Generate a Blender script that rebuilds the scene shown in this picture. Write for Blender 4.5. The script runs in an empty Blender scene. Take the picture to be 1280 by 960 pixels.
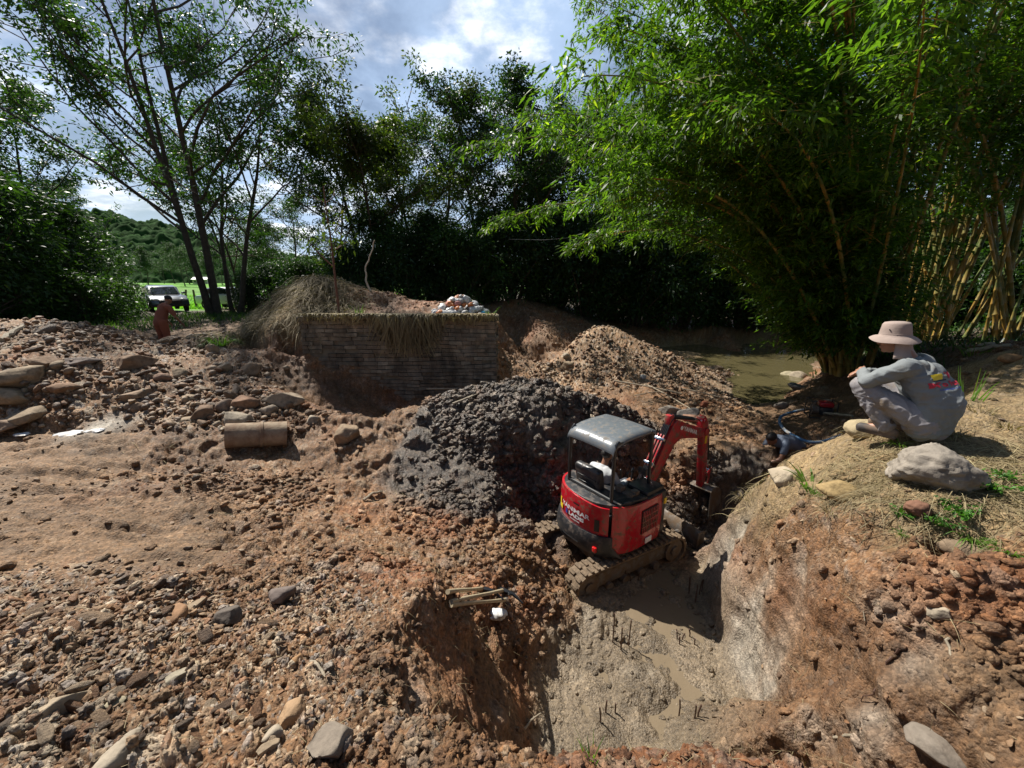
import bpy, bmesh, math, random
import numpy as np
from mathutils import Vector, Matrix, Euler, geometry
R = math.radians
F32 = np.float32
random.seed(11); rng = np.random.default_rng(11)
scene = bpy.context.scene
C = scene.collection

# ---------------------------------------------------------------- camera model (13 mm class wide angle, tipped down)
CAMZ = 1.6
FPX = 500.0
TH = math.atan(130/500.0)
cth, sth = math.cos(TH), math.sin(TH)
def P(u, v, h=None, y=None):
    du, dv = u-640.0, v-480.0
    dx, dy, dz = du, FPX*cth-dv*sth, -FPX*sth-dv*cth
    k = (h/dz) if h is not None else (y/dy)
    return Vector((dx*k, dy*k, dz*k+CAMZ))

# ---------------------------------------------------------------- object helpers
def tag(o, label=None, cat=None, group=None, kind=None):
    if label: o['label'] = label
    if cat: o['category'] = cat
    if group: o['group'] = group
    if kind: o['kind'] = kind
    return o
def empty(name, loc, rotz=0, label=None, cat=None, group=None):
    o = bpy.data.objects.new(name, None); C.objects.link(o)
    o.location = loc; o.rotation_euler = (0, 0, rotz); o.empty_display_size = .1
    return tag(o, label, cat, group)
def link(name, me, mat=None, parent=None, loc=None):
    o = bpy.data.objects.new(name, me); C.objects.link(o)
    if mat is not None:
        me.materials.clear(); me.materials.append(mat)
    if parent is not None: o.parent = parent
    if loc is not None: o.location = loc
    return o
def np_mesh(name, V, Fc, smooth=False, mats=None):
    """V (n,3) floats, Fc list of int arrays (m,k) with k = 3 or 4"""
    me = bpy.data.meshes.new(name)
    if not isinstance(Fc, (list, tuple)): Fc = [Fc]
    V = np.ascontiguousarray(V, dtype=F32)
    me.vertices.add(len(V)); me.vertices.foreach_set('co', V.ravel())
    loops = np.concatenate([f.ravel() for f in Fc]).astype(np.int32)
    tot = np.concatenate([np.full(len(f), f.shape[1], np.int32) for f in Fc])
    start = np.concatenate([[0], np.cumsum(tot)[:-1]]).astype(np.int32)
    me.loops.add(len(loops)); me.loops.foreach_set('vertex_index', loops)
    me.polygons.add(len(tot)); me.polygons.foreach_set('loop_start', start); me.polygons.foreach_set('loop_total', tot)
    if smooth: me.polygons.foreach_set('use_smooth', np.ones(len(tot), dtype=bool))
    me.update(calc_edges=True)
    return me
def copy_tree(o, parent=None):
    c = o.copy(); C.objects.link(c)
    if parent is not None: c.parent = parent
    for ch in o.children: copy_tree(ch, c)
    return c

# mesh builder -----------------------------------------------------------
class MB:
    def __init__(s): s.bm = bmesh.new()
    def _xf(s, vs, M):
        if M is not None:
            for v in vs: v.co = M @ v.co
    def box(s, lo, hi, M=None, bev=0.0, seg=2):
        c = [(a+b)/2 for a, b in zip(lo, hi)]; d = [abs(b-a) for a, b in zip(lo, hi)]
        r = bmesh.ops.create_cube(s.bm, size=1.0); vs = r['verts']
        for v in vs: v.co = Vector((v.co.x*d[0]+c[0], v.co.y*d[1]+c[1], v.co.z*d[2]+c[2]))
        if bev > 0:
            es = list({e for v in vs for e in v.link_edges})
            r2 = bmesh.ops.bevel(s.bm, geom=es, offset=bev, segments=seg, affect='EDGES', profile=.5)
            vs = list({v for f in r2['faces'] for v in f.verts} | {v for v in vs if v.is_valid})
        s._xf(vs, M); return s
    def tube(s, pts, rad, n=10, caps=True, M=None, closed=False):
        pts = [Vector(p) for p in pts]; m = len(pts)
        if not hasattr(rad, '__len__'): rad = [rad]*m
        rings = []; up = None
        for i, p in enumerate(pts):
            if closed: t = pts[(i+1) % m]-pts[i-1]
            elif i == 0: t = pts[1]-pts[0]
            elif i == m-1: t = pts[-1]-pts[-2]
            else: t = (pts[i+1]-p).normalized()+(p-pts[i-1]).normalized()
            t.normalize()
            if up is None:
                up = Vector((0, 0, 1)) if abs(t.z) < .9 else Vector((1, 0, 0))
            a = (up-t*up.dot(t)).normalized(); b = t.cross(a); up = a
            rings.append([s.bm.verts.new(p+(a*math.cos(2*math.pi*k/n)+b*math.sin(2*math.pi*k/n))*rad[i]) for k in range(n)])
        rr = rings+[rings[0]] if closed else rings
        for q, w in zip(rr[:-1], rr[1:]):
            for k in range(n): s.bm.faces.new((q[k], q[(k+1) % n], w[(k+1) % n], w[k]))
        if caps and not closed:
            s.bm.faces.new(rings[0][::-1]); s.bm.faces.new(rings[-1])
        s._xf([v for r_ in rings for v in r_], M); return s
    def cyl(s, a, b, r, n=20, r2=None, M=None):
        return s.tube([a, b], [r, r if r2 is None else r2], n=n, M=M)
    def ell(s, c, r, seg=16, rings=12, M=None, rot=None):
        rr = bmesh.ops.create_uvsphere(s.bm, u_segments=seg, v_segments=rings, radius=1.0)
        if not hasattr(r, '__len__'): r = (r, r, r)
        Rm = rot.to_matrix() if rot is not None else None
        for v in rr['verts']:
            q = Vector((v.co.x*r[0], v.co.y*r[1], v.co.z*r[2]))
            if Rm is not None: q = Rm @ q
            v.co = q+Vector(c)
        s._xf(rr['verts'], M); return s
    def prism(s, poly, w0, w1, axis='y', M=None, bev=0.0):
        """extrude 2-D polygon (a,b) along axis between w0 and w1"""
        def mk(a, b, w):
            return Vector((a, w, b)) if axis == 'y' else (Vector((a, b, w)) if axis == 'z' else Vector((w, a, b)))
        A = [s.bm.verts.new(mk(a, b, w0)) for a, b in poly]; B = [s.bm.verts.new(mk(a, b, w1)) for a, b in poly]
        fs = [s.bm.faces.new(A[::-1]), s.bm.faces.new(B)]
        for i in range(len(poly)):
            j = (i+1) % len(poly); fs.append(s.bm.faces.new((A[i], A[j], B[j], B[i])))
        bmesh.ops.recalc_face_normals(s.bm, faces=fs)
        vs = A+B
        if bev > 0:
            es = list({e for f in fs for e in f.edges})
            r2 = bmesh.ops.bevel(s.bm, geom=es, offset=bev, segments=2, affect='EDGES', profile=.5)
            vs = list({v for f in r2['faces'] for v in f.verts} | {v for v in vs if v.is_valid})
        s._xf(vs, M); return s
    def grid(s, rows, M=None):
        V = [[s.bm.verts.new(Vector(p)) for p in r] for r in rows]
        for a, b in zip(V[:-1], V[1:]):
            for k in range(len(a)-1): s.bm.faces.new((a[k], a[k+1], b[k+1], b[k]))
        s._xf([v for r in V for v in r], M); return s
    def build(s, name, mat, parent=None, smooth=True, angle=40):
        me = bpy.data.meshes.new(name)
        bmesh.ops.recalc_face_normals(s.bm, faces=s.bm.faces)
        s.bm.to_mesh(me); s.bm.free()
        if smooth:
            me.polygons.foreach_set('use_smooth', np.ones(len(me.polygons), dtype=bool))
            try: me.set_sharp_from_angle(angle=R(angle))
            except Exception: pass
        return link(name, me, mat, parent)
def remeshed(name, mb, voxel, mat, parent=None, smooth_it=3, disp=None):
    """fuse the overlapping volumes of mb into one continuous skin"""
    me = bpy.data.meshes.new(name); mb.bm.to_mesh(me); mb.bm.free()
    o = bpy.data.objects.new(name, me); C.objects.link(o)
    m = o.modifiers.new('r', 'REMESH'); m.mode = 'VOXEL'; m.voxel_size = voxel; m.use_smooth_shade = True
    s = o.modifiers.new('s', 'SMOOTH'); s.factor = .5; s.iterations = smooth_it
    dg = bpy.context.evaluated_depsgraph_get()
    me2 = bpy.data.meshes.new_from_object(o.evaluated_get(dg)); me2.name = name
    bpy.data.objects.remove(o); bpy.data.meshes.remove(me)
    if disp is not None:
        n = len(me2.vertices); co = np.empty(n*3, F32); me2.vertices.foreach_get('co', co); co = co.reshape(-1, 3)
        no = np.empty(n*3, F32); me2.vertices.foreach_get('normal', no); no = no.reshape(-1, 3)
        me2.vertices.foreach_set('co', (co+no*disp(co)[:, None]).astype(F32).ravel()); me2.update()
    me2.polygons.foreach_set('use_smooth', np.ones(len(me2.polygons), dtype=bool))
    return link(name, me2, mat, parent)

# ---------------------------------------------------------------- numpy noise
def _h(ix, iy, iz, seed):
    h = (ix.astype(np.uint32)*np.uint32(374761393)) ^ (iy.astype(np.uint32)*np.uint32(668265263)) ^ (iz.astype(np.uint32)*np.uint32(2147483647)) ^ np.uint32((seed*1274126177) & 0xffffffff)
    h = (h ^ (h >> np.uint32(13)))*np.uint32(1274126177); h = h ^ (h >> np.uint32(16))
    h = h*np.uint32(2654435761); return h ^ (h >> np.uint32(15))
def _u(h): return (h & np.uint32(0xffffff)).astype(F32)/F32(16777216.0)
def vnoise(p, seed=0):
    i = np.floor(p).astype(np.int64); f = (p-i).astype(F32); f = f*f*(3-2*f); i = (i & 0xffffffff)
    x, y, z = i[:, 0], i[:, 1], i[:, 2]; r = 0
    for a in (0, 1):
        wa = f[:, 0] if a else 1-f[:, 0]
        for b in (0, 1):
            wb = wa*(f[:, 1] if b else 1-f[:, 1])
            for c in (0, 1):
                r = r + wb*(f[:, 2] if c else 1-f[:, 2])*_u(_h((x+a) & 0xffffffff, (y+b) & 0xffffffff, (z+c) & 0xffffffff, seed))
    return r*2-1
def fbm(p, scale, octv=3, seed=0, gain=.5):
    q = np.asarray(p, dtype=np.float64)*scale; a = 1.0; r = 0; t = 0
    for k in range(octv):
        r = r + a*vnoise(q, seed+k*7); t += a; a *= gain; q = q*2.03+17.3
    return r/t
def worley(p, scale, seed=0, jit=.8):
    q = np.asarray(p, dtype=np.float64)*scale
    b = np.floor(q-.5).astype(np.int64)
    best = np.full(len(q), 9.0, F32); bid = np.zeros(len(q), np.uint32)
    for a in (0, 1):
        for c in (0, 1):
            for e in (0, 1):
                cx, cy, cz = b[:, 0]+a, b[:, 1]+c, b[:, 2]+e
                h = _h(cx & 0xffffffff, cy & 0xffffffff, cz & 0xffffffff, seed)
                ox = ((h & np.uint32(1023)).astype(F32)/1023-.5)*jit+.5
                oy = (((h >> np.uint32(10)) & np.uint32(1023)).astype(F32)/1023-.5)*jit+.5
                oz = (((h >> np.uint32(20)) & np.uint32(1023)).astype(F32)/1023-.5)*jit+.5
                d = (cx+ox-q[:, 0])**2+(cy+oy-q[:, 1])**2+(cz+oz-q[:, 2])**2
                m = d < best; best = np.where(m, d, best).astype(F32); bid = np.where(m, h, bid)
    return np.sqrt(best), _u(_h(bid.astype(np.int64), bid.astype(np.int64)*0+3, bid.astype(np.int64)*0, 5))

# ---------------------------------------------------------------- materials
MATS = {}
def nt(name):
    m = bpy.data.materials.new(name); m.use_nodes = True
    n = m.node_tree.nodes; l = m.node_tree.links; b = n['Principled BSDF']
    return m, n, l, b
def mat(name, col, rough=.6, metal=0., var=.15, vscale=8., bump=0., bscale=60., coat=0., spec=.5, dirt=None, dirt_amt=0., dscale=5., obj=True, transl=0.):
    if name in MATS: return MATS[name]
    m, n, l, b = nt(name)
    tc = n.new('ShaderNodeTexCoord'); src = tc.outputs['Object']
    ns = n.new('ShaderNodeTexNoise'); ns.inputs['Scale'].default_value = vscale; ns.inputs['Detail'].default_value = 6; l.new(src, ns.inputs['Vector'])
    mp = n.new('ShaderNodeMapRange'); mp.inputs['From Min'].default_value = .25; mp.inputs['From Max'].default_value = .75
    mp.inputs['To Min'].default_value = 1-var; mp.inputs['To Max'].default_value = 1+var; l.new(ns.outputs['Fac'], mp.inputs['Value'])
    hs = n.new('ShaderNodeVectorMath'); hs.operation = 'SCALE'; hs.inputs[0].default_value = col[:3]; l.new(mp.outputs[0], hs.inputs['Scale'])
    out = hs.outputs[0]
    if dirt is not None:
        n2 = n.new('ShaderNodeTexNoise'); n2.inputs['Scale'].default_value = dscale; n2.inputs['Detail'].default_value = 8; n2.inputs['Roughness'].default_value = .65; l.new(src, n2.inputs['Vector'])
        rp = n.new('ShaderNodeMapRange'); rp.inputs['From Min'].default_value = .62-dirt_amt*.35; rp.inputs['From Max'].default_value = .72-dirt_amt*.2; l.new(n2.outputs['Fac'], rp.inputs['Value'])
        mx = n.new('ShaderNodeMix'); mx.data_type = 'RGBA'; l.new(rp.outputs[0], mx.inputs[0]); l.new(out, mx.inputs[6]); mx.inputs[7].default_value = (*dirt, 1)
        out = mx.outputs[2]
        rr = n.new('ShaderNodeMapRange'); rr.inputs['To Min'].default_value = rough; rr.inputs['To Max'].default_value = .9; l.new(rp.outputs[0], rr.inputs['Value']); l.new(rr.outputs[0], b.inputs['Roughness'])
    else: b.inputs['Roughness'].default_value = rough
    l.new(out, b.inputs['Base Color'])
    b.inputs['Metallic'].default_value = metal; b.inputs['Coat Weight'].default_value = coat; b.inputs['Specular IOR Level'].default_value = spec
    if bump > 0:
        n3 = n.new('ShaderNodeTexNoise'); n3.inputs['Scale'].default_value = bscale; n3.inputs['Detail'].default_value = 6; l.new(src, n3.inputs['Vector'])
        bp = n.new('ShaderNodeBump'); bp.inputs['Strength'].default_value = bump; bp.inputs['Distance'].default_value = .01; l.new(n3.outputs['Fac'], bp.inputs['Height']); l.new(bp.outputs[0], b.inputs['Normal'])
    MATS[name] = m; return m
def leaf_mat(name, c1, c2, c3=None, rough=.45, tr=.45):
    """thin leaf: every leaf (mesh island) gets its own green; light passes through"""
    if name in MATS: return MATS[name]
    m, n, l, b = nt(name)
    g = n.new('ShaderNodeNewGeometry')
    rp = n.new('ShaderNodeValToRGB'); rp.color_ramp.elements[0].color = (*c1, 1); rp.color_ramp.elements[1].color = (*c2, 1)
    if c3: e = rp.color_ramp.elements.new(.93); e.color = (*c2, 1); rp.color_ramp.elements[2].color = (*c3, 1)
    l.new(g.outputs['Random Per Island'], rp.inputs[0])
    tc = n.new('ShaderNodeTexCoord'); ns = n.new('ShaderNodeTexNoise'); ns.inputs['Scale'].default_value = .5; ns.inputs['Detail'].default_value = 3; l.new(tc.outputs['Object'], ns.inputs['Vector'])
    mr = n.new('ShaderNodeMapRange'); mr.inputs['From Min'].default_value = .3; mr.inputs['From Max'].default_value = .7; mr.inputs['To Min'].default_value = .6; mr.inputs['To Max'].default_value = 1.45; l.new(ns.outputs['Fac'], mr.inputs['Value'])
    sc = n.new('ShaderNodeVectorMath'); sc.operation = 'SCALE'; l.new(rp.outputs[0], sc.inputs[0]); l.new(mr.outputs[0], sc.inputs['Scale'])
    l.new(sc.outputs[0], b.inputs['Base Color']); b.inputs['Roughness'].default_value = rough; b.inputs['Specular IOR Level'].default_value = .35
    tl = n.new('ShaderNodeBsdfTranslucent'); s2 = n.new('ShaderNodeVectorMath'); s2.operation = 'MULTIPLY'; l.new(sc.outputs[0], s2.inputs[0]); s2.inputs[1].default_value = (1.7, 1.9, .6)
    l.new(s2.outputs[0], tl.inputs['Color'])
    mx = n.new('ShaderNodeMixShader'); mx.inputs[0].default_value = tr; l.new(b.outputs[0], mx.inputs[1]); l.new(tl.outputs[0], mx.inputs[2])
    l.new(mx.outputs[0], n['Material Output'].inputs['Surface'])
    MATS[name] = m; return m
# ================================================================ TERRAIN
FLOOR = -3.9
# soil types: b brown clods, r red, k black mud, m grey mud, g rubble, f packed dirt, w pale clay, s straw/dry, x forest floor, v field, n gravel, u umber face
TYPES = 'brkmgfwsxvnu'
PT = []          # x, y, h, type
SEG = []
def cp(u, v, h, t):
    p = P(u, v, h=h); PT.append((p.x, p.y, h, t)); return len(PT)-1
def cw(x, y, h, t):
    PT.append((x, y, h, t)); return len(PT)-1
def line(lst):
    ids = [(cw(*q[1:]) if q[0] == 'W' else cp(*q)) for q in lst]
    for a, b in zip(ids[:-1], ids[1:]): SEG.append((a, b))
# under and behind the camera
for q in [(-9,-6,-1.7,'b'),(0,-6,-1.6,'b'),(9,-6,-1.3,'b'),(-4,-1.5,-1.65,'g'),(0,-1.2,-1.6,'b'),(3.5,-1,-1.45,'b'),(0,.3,-1.6,'g'),(1.4,.4,-1.65,'b'),(-1.2,.5,-1.62,'g'),(-3,.6,-1.65,'g')]: cw(*q)
# front lip of the pit
line([(430,905,-1.72,'g'),(480,908,-1.72,'g'),(520,930,-1.70,'b'),(555,942,-1.70,'b'),(610,948,-1.70,'b'),(675,948,-1.70,'b'),(720,940,-1.70,'r'),(780,922,-1.68,'r'),(855,905,-1.66,'r'),(905,915,-1.66,'r'),(950,918,-1.66,'r'),(1000,922,-1.67,'r'),(1050,940,-1.73,'r'),(1100,962,-1.74,'r'),('W',1.75,.75,-1.8,'b'),('W',2.1,.3,-1.7,'b')])
# pit floor, near (hidden) side
for q in [(-.05,1.45,-3.2,'u'),(.25,1.65,FLOOR,'m'),(.8,1.6,FLOOR,'m'),(1.55,1.6,FLOOR,'m'),(2.05,1.5,-3.3,'u'),(.9,2.2,FLOOR-.04,'m')]: cw(*q)
# left wall of the pit: its upper edge
line([(556,722,-2.25,'b'),(538,745,-2.18,'b'),(505,775,-2.08,'b'),(480,815,-1.98,'b'),(480,860,-1.86,'b'),(520,930,-1.705,'b')][:-1])
line([(300,722,-2.12,'b'),(370,710,-2.10,'b'),(420,698,-2.12,'b'),(470,702,-2.13,'r'),(515,710,-2.18,'r'),(554,719,-2.26,'b')])
# left wall face
for q in [(562,800,-2.55,'u'),(585,860,-2.75,'u'),(560,900,-2.35,'u'),(610,905,-2.9,'u'),(540,870,-2.2,'u')]: cp(*q)
# foot of left wall
line([(566,772,-3.05,'u'),(610,800,-3.3,'u'),(640,835,-3.55,'u'),(650,880,-3.65,'u'),(655,925,-3.6,'u')])
# mud edge left
line([(735,758,-3.80,'m'),(705,800,-3.82,'m'),(690,850,FLOOR,'m'),(680,930,FLOOR,'m')])
cp(668,790,-3.55,'u'); cp(700,760,-3.65,'b')
# mud itself
for q in [(800,760,-3.95,'m'),(780,830,-3.88,'m'),(830,720,-3.97,'m'),(850,780,-3.96,'m'),(840,830,-3.89,'m'),(760,900,-3.9,'m'),(860,870,-3.92,'m'),(800,700,-3.9,'u')]: cp(*q)
# mud edge right (foot of the right wall)
line([(882,706,-3.9,'m'),(886,745,-3.9,'m'),(903,815,-3.9,'m'),(923,865,-3.9,'m'),(936,905,-3.9,'m')])
for dx_, hh_ in ((.05, -3.76), (.13, -3.45)):
    line([('W', PT[-5 if dx_ < .1 else -10][0]+dx_+.02, PT[-5 if dx_ < .1 else -10][1]-.03, hh_, 'w')]+[('W', q[0]+dx_, q[1]-.02, hh_, 'w') for q in (PT[-4:] if dx_ < .1 else PT[-9:-5])])
# right wall lower break (grey clay band)
# corner silhouette / top edge of right bank
line([(886,690,-3.82,'w'),(889,660,-3.36,'r'),(902,632,-2.92,'r'),(930,612,-2.55,'s'),(960,590,-2.2,'s'),(990,568,-1.92,'s'),(1020,556,-1.74,'s'),(1050,551,-1.58,'s'),(1090,548,-1.42,'s'),(1125,545,-1.33,'s'),(1160,528,-1.27,'s'),(1200,500,-1.17,'s'),(1240,468,-1.06,'s'),(1285,432,-.96,'s'),('W',9.5,6.6,-1.0,'b')])
# bank surface
for q in [(960,618,-2.22,'s'),(1000,600,-1.93,'s'),(1040,590,-1.7,'s'),(1100,590,-1.52,'s'),(1160,570,-1.38,'s'),(1150,630,-1.46,'s'),(1060,620,-1.68,'s'),(1220,590,-1.36,'s'),(1270,640,-1.42,'s'),(1230,530,-1.22,'s'),(1280,560,-1.27,'s'),(1280,500,-1.12,'s')]: cp(*q)
# bank edge
line([(930,650,-2.42,'r'),(985,636,-2.02,'b'),(1045,645,-1.75,'b'),(1100,655,-1.57,'b'),(1160,668,-1.52,'b'),(1220,690,-1.5,'b'),(1300,712,-1.5,'b'),('W',3.2,1.2,-1.5,'b'),('W',3.6,0.3,-1.45,'b')])
# bank face
for q in [(915,700,-3.2,'r'),(960,700,-2.78,'u'),(1010,710,-2.3,'u'),(1080,720,-2.0,'u'),(1160,730,-1.85,'u'),(1240,760,-1.76,'u'),(1300,800,-1.78,'b'),
          (930,760,-3.35,'u'),(962,780,-3.08,'u'),(1000,790,-2.78,'u'),(1060,800,-2.35,'u'),(1130,810,-2.12,'u'),(1200,840,-2.02,'f'),(1290,880,-1.95,'f'),
          (950,830,-3.45,'u'),(985,860,-3.18,'u'),(1030,870,-2.75,'u'),(1090,880,-2.45,'u'),(1150,900,-2.28,'u'),(1230,935,-2.15,'f'),(1290,958,-2.1,'u'),
          (985,905,-3.45,'u'),(1030,925,-3.0,'u'),(1100,950,-2.65,'u'),(1180,960,-2.4,'u')]: cp(*q)
# ---- left foreground mound (rubble)
for q in [(0,955,-1.62,'g'),(150,950,-1.62,'g'),(300,940,-1.65,'g'),(0,850,-1.7,'g'),(150,840,-1.73,'g'),(300,830,-1.8,'g'),(400,840,-1.83,'g'),(-250,900,-1.68,'g'),(-250,760,-1.85,'f'),
          (0,760,-1.88,'g'),(150,760,-1.93,'g'),(300,770,-2.0,'g'),(400,760,-2.05,'g'),(0,700,-2.05,'f'),(120,700,-2.12,'f'),(230,705,-2.13,'f')]: cp(*q)
# flat behind the mound
for q in [(0,640,-2.22,'f'),(120,645,-2.27,'f'),(240,660,-2.36,'f'),(340,675,-2.56,'b'),(430,680,-2.76,'b'),(500,685,-2.88,'b'),(545,700,-2.95,'b'),(-300,640,-2.1,'f'),(-300,560,-2.0,'f'),
          (0,580,-2.25,'f'),(120,580,-2.3,'f'),(240,595,-2.42,'b'),(340,610,-2.6,'b'),(420,630,-2.75,'b'),(480,640,-2.9,'b'),(560,660,-3.05,'r'),(600,690,-3.1,'b'),(640,720,-3.3,'b'),(600,735,-3.12,'r'),(650,755,-3.45,'r'),
          (0,545,-2.22,'f'),(80,545,-2.25,'f'),(170,548,-2.28,'f'),(270,568,-2.45,'b'),(340,572,-2.6,'b'),(400,590,-2.75,'b'),(450,600,-2.85,'b'),(620,660,-3.2,'b'),(680,690,-3.5,'b'),(690,725,-3.65,'b')]: cp(*q)
# little valley strip of clods
line([(190,540,-2.2,'b'),(240,553,-2.3,'b'),(285,545,-2.25,'b')])
# ---- rubble ridge on the left
line([('W',-14,8.2,-.75,'g'),(-60,400,-.85,'g'),(0,402,-.86,'g'),(40,398,-.84,'g'),(90,403,-.88,'g'),(140,410,-.98,'g'),(190,424,-1.25,'g'),(235,438,-1.5,'g'),(300,462,-1.78,'g'),(345,482,-2.0,'b'),(385,505,-2.15,'b'),(430,528,-2.3,'b'),(470,522,-2.3,'b'),(505,508,-2.24,'b'),(530,505,-2.2,'b')])
for q in [(0,450,-1.25,'g'),(60,450,-1.3,'g'),(130,455,-1.42,'g'),(200,465,-1.62,'g'),(270,485,-1.88,'g'),(330,505,-2.05,'g'),(0,500,-1.75,'g'),(70,500,-1.8,'g'),(150,505,-1.93,'g'),(230,515,-2.08,'g'),(300,525,-2.2,'g'),(370,535,-2.35,'b'),(440,555,-2.5,'b'),(480,570,-2.65,'b'),(500,530,-2.4,'b'),(400,560,-2.55,'b'),
          (130,530,-2.12,'w')]: cp(*q)
# behind the ridge
for q in [(-16,11,-1.5,'x'),(-10,11.5,-1.5,'f'),(-8.2,11.5,-1.75,'f'),(-9.3,10.5,-1.95,'f'),(-6.3,9.8,-1.75,'f'),(-5.2,9.2,-1.9,'b'),(-4.7,8.4,-2.25,'u'),(-3.9,8.1,-2.75,'u'),(-3,8.0,-3.0,'u'),(-1.5,8.3,-3.1,'u'),(-.2,9.0,-3.2,'u')]: cw(*q)
# track and road away
for q in [(-8.5,14,-1.7,'f'),(-10.5,18,-1.85,'f'),(-13.5,20,-1.8,'x'),(-14,26,-2.0,'f'),(-18,25,-1.9,'x'),(-20,30,-2.05,'f'),(-10,24,-1.9,'f'),(-7,22,-1.8,'f'),(-5,26,-1.8,'f'),(-35,31,-2,'v'),(-27,33,-2.1,'v'),(-18,33,-2.1,'v'),(-8,33,-2.0,'v'),(-22,28,-2.0,'v'),(-60,100,-2.1,'v'),(-20,105,-2.1,'v'),(-90,110,-1.0,'v'),(-18,14,-1.5,'x'),(-30,20,-1.4,'x'),(-25,10,-1.2,'x'),(-60,40,-1,'x'),(-110,60,0,'x'),(0,34,-1.5,'x'),(6,110,-2,'v'),(-8,20,-1.6,'s')]: cw(*q)
# ---- abutment soil block & hay mound (wall face plane y=9.0..9.3)
line([('W',-6.9,10.6,-1.3,'s'),('W',-6.2,9.8,-1.15,'s'),('W',-5.5,9.45,-.95,'s'),('W',-4.95,9.42,-.86,'s'),('W',-3.0,9.42,-.86,'b'),('W',-1.5,9.45,-.9,'b'),('W',-.62,9.5,-.95,'b')])
line([('W',-5.4,9.05,-1.5,'u'),('W',-4.7,8.98,-1.75,'u'),('W',-4.1,8.95,-2.2,'u'),('W',-3.4,8.95,-2.65,'u'),('W',-2.5,9.0,-3.0,'u'),('W',-.5,9.15,-3.2,'u')])
for q in [(-5.3,11,.12,'s'),(-4.4,10.9,.0,'s'),(-6.3,11.6,-.25,'s'),(-3.7,10.9,-.35,'b'),(-5,12.6,-.3,'s'),(-2.6,11.2,-.55,'r'),(-1.2,11.2,-.6,'b'),(-.7,11,-.7,'b'),(-2,14,-.9,'x'),(-4.5,15,-1.2,'x'),(-3,19,-1.4,'x'),(-6.5,15,-1.5,'s'),
          (-.25,9.6,-3.2,'b'),(-.2,11.2,-2.6,'b'),(-.1,12.5,-2.3,'b')]: cw(*q)
# ---- black mud pile
line([(500,548,-2.55,'b'),(530,520,-2.25,'k'),(565,492,-1.95,'k'),(605,476,-1.76,'k'),(650,473,-1.74,'k'),(700,480,-1.85,'k'),(745,492,-2.05,'k'),(780,510,-2.4,'k'),(815,528,-2.85,'k')])
for q in [(500,600,-2.85,'k'),(530,625,-3.0,'k'),(580,640,-3.1,'k'),(640,640,-3.2,'k'),(690,640,-3.4,'k'),(500,570,-2.7,'k'),(560,560,-2.6,'k'),(620,560,-2.55,'k'),(680,565,-2.6,'k'),(560,520,-2.25,'k'),(630,515,-2.1,'k'),(700,520,-2.2,'k'),(750,550,-2.7,'k'),(620,600,-2.9,'k'),(690,600,-3.0,'k'),(760,590,-3.2,'k'),
          (820,580,-3.5,'k')]: cp(*q)
for q in [(-.1,8.3,-2.9,'k'),(.8,8.6,-3.0,'b'),(1.8,8.9,-3.0,'b')]: cw(*q)
# excavator stand
for q in [(.75,4.55,-3.86,'u'),(1.5,4.3,-3.9,'m'),(2.4,4.9,-3.9,'u'),(2.9,5.2,-3.9,'k'),(.3,5.2,-3.7,'b'),(.3,5.75,-3.55,'k'),(1.4,5.1,-3.9,'u'),(2.0,6.3,-3.7,'k'),(3.2,6.3,-3.95,'k'),(2.9,5.9,-3.95,'k')]: cw(*q)
# digging hole beyond the corner
for q in [(3.3,6.2,-4.4,'k'),(3.9,6.1,-4.5,'k'),(4.5,6.3,-4.4,'k'),(3.1,5.5,-4.2,'k'),(3.8,5.3,-4.3,'k'),(4.6,5.5,-4.2,'k'),(5.2,6.3,-3.9,'k')]: cw(*q)
line([('W',2.7,7.0,-3.45,'b'),('W',3.3,7.0,-3.3,'b'),('W',3.9,6.95,-3.28,'k'),('W',4.5,6.95,-3.2,'k'),('W',5.1,7.0,-3.1,'b'),('W',5.7,6.9,-3.0,'b')])
for q in [(860,575,-3.3,'f'),(850,555,-3.2,'f'),(900,560,-3.15,'f'),(940,550,-3.1,'b'),(1000,545,-3.0,'b')]: cp(*q)
# back of right bank falling to the stream side
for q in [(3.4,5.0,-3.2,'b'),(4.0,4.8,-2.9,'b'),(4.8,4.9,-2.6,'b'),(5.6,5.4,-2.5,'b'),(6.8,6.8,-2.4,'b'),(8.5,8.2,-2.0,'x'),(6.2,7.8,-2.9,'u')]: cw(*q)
# middle ground, debris and pump flat
for q in [(840,535,-3.15,'b'),(890,530,-3.12,'b'),(940,525,-3.15,'b'),(985,535,-3.0,'u'),(1030,530,-2.9,'u'),(1040,505,-2.85,'u'),(1000,500,-3.1,'b'),(820,505,-3.0,'b'),(860,495,-2.95,'b'),(900,505,-3.05,'b'),(790,490,-3.0,'b')]: cp(*q)
# gravel heap
line([(690,455,-2.6,'n'),(715,430,-2.05,'n'),(745,404,-1.42,'n'),(765,404,-1.45,'n'),(800,425,-1.95,'n'),(835,445,-2.35,'n'),(870,455,-2.9,'n'),(905,462,-3.2,'g')])
for q in [(700,470,-3.0,'n'),(740,440,-2.25,'n'),(780,445,-2.3,'n'),(760,470,-2.75,'n'),(820,470,-2.8,'n'),(700,482,-3.1,'n'),(780,485,-3.0,'n'),(860,478,-2.98,'g'),(905,490,-3.08,'g'),(930,505,-3.18,'g')]: cp(*q)
for q in [(3.5,16.5,-2.8,'b'),(1.5,16,-2.9,'b'),(5.5,16,-3.6,'b')]: cw(*q)
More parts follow.
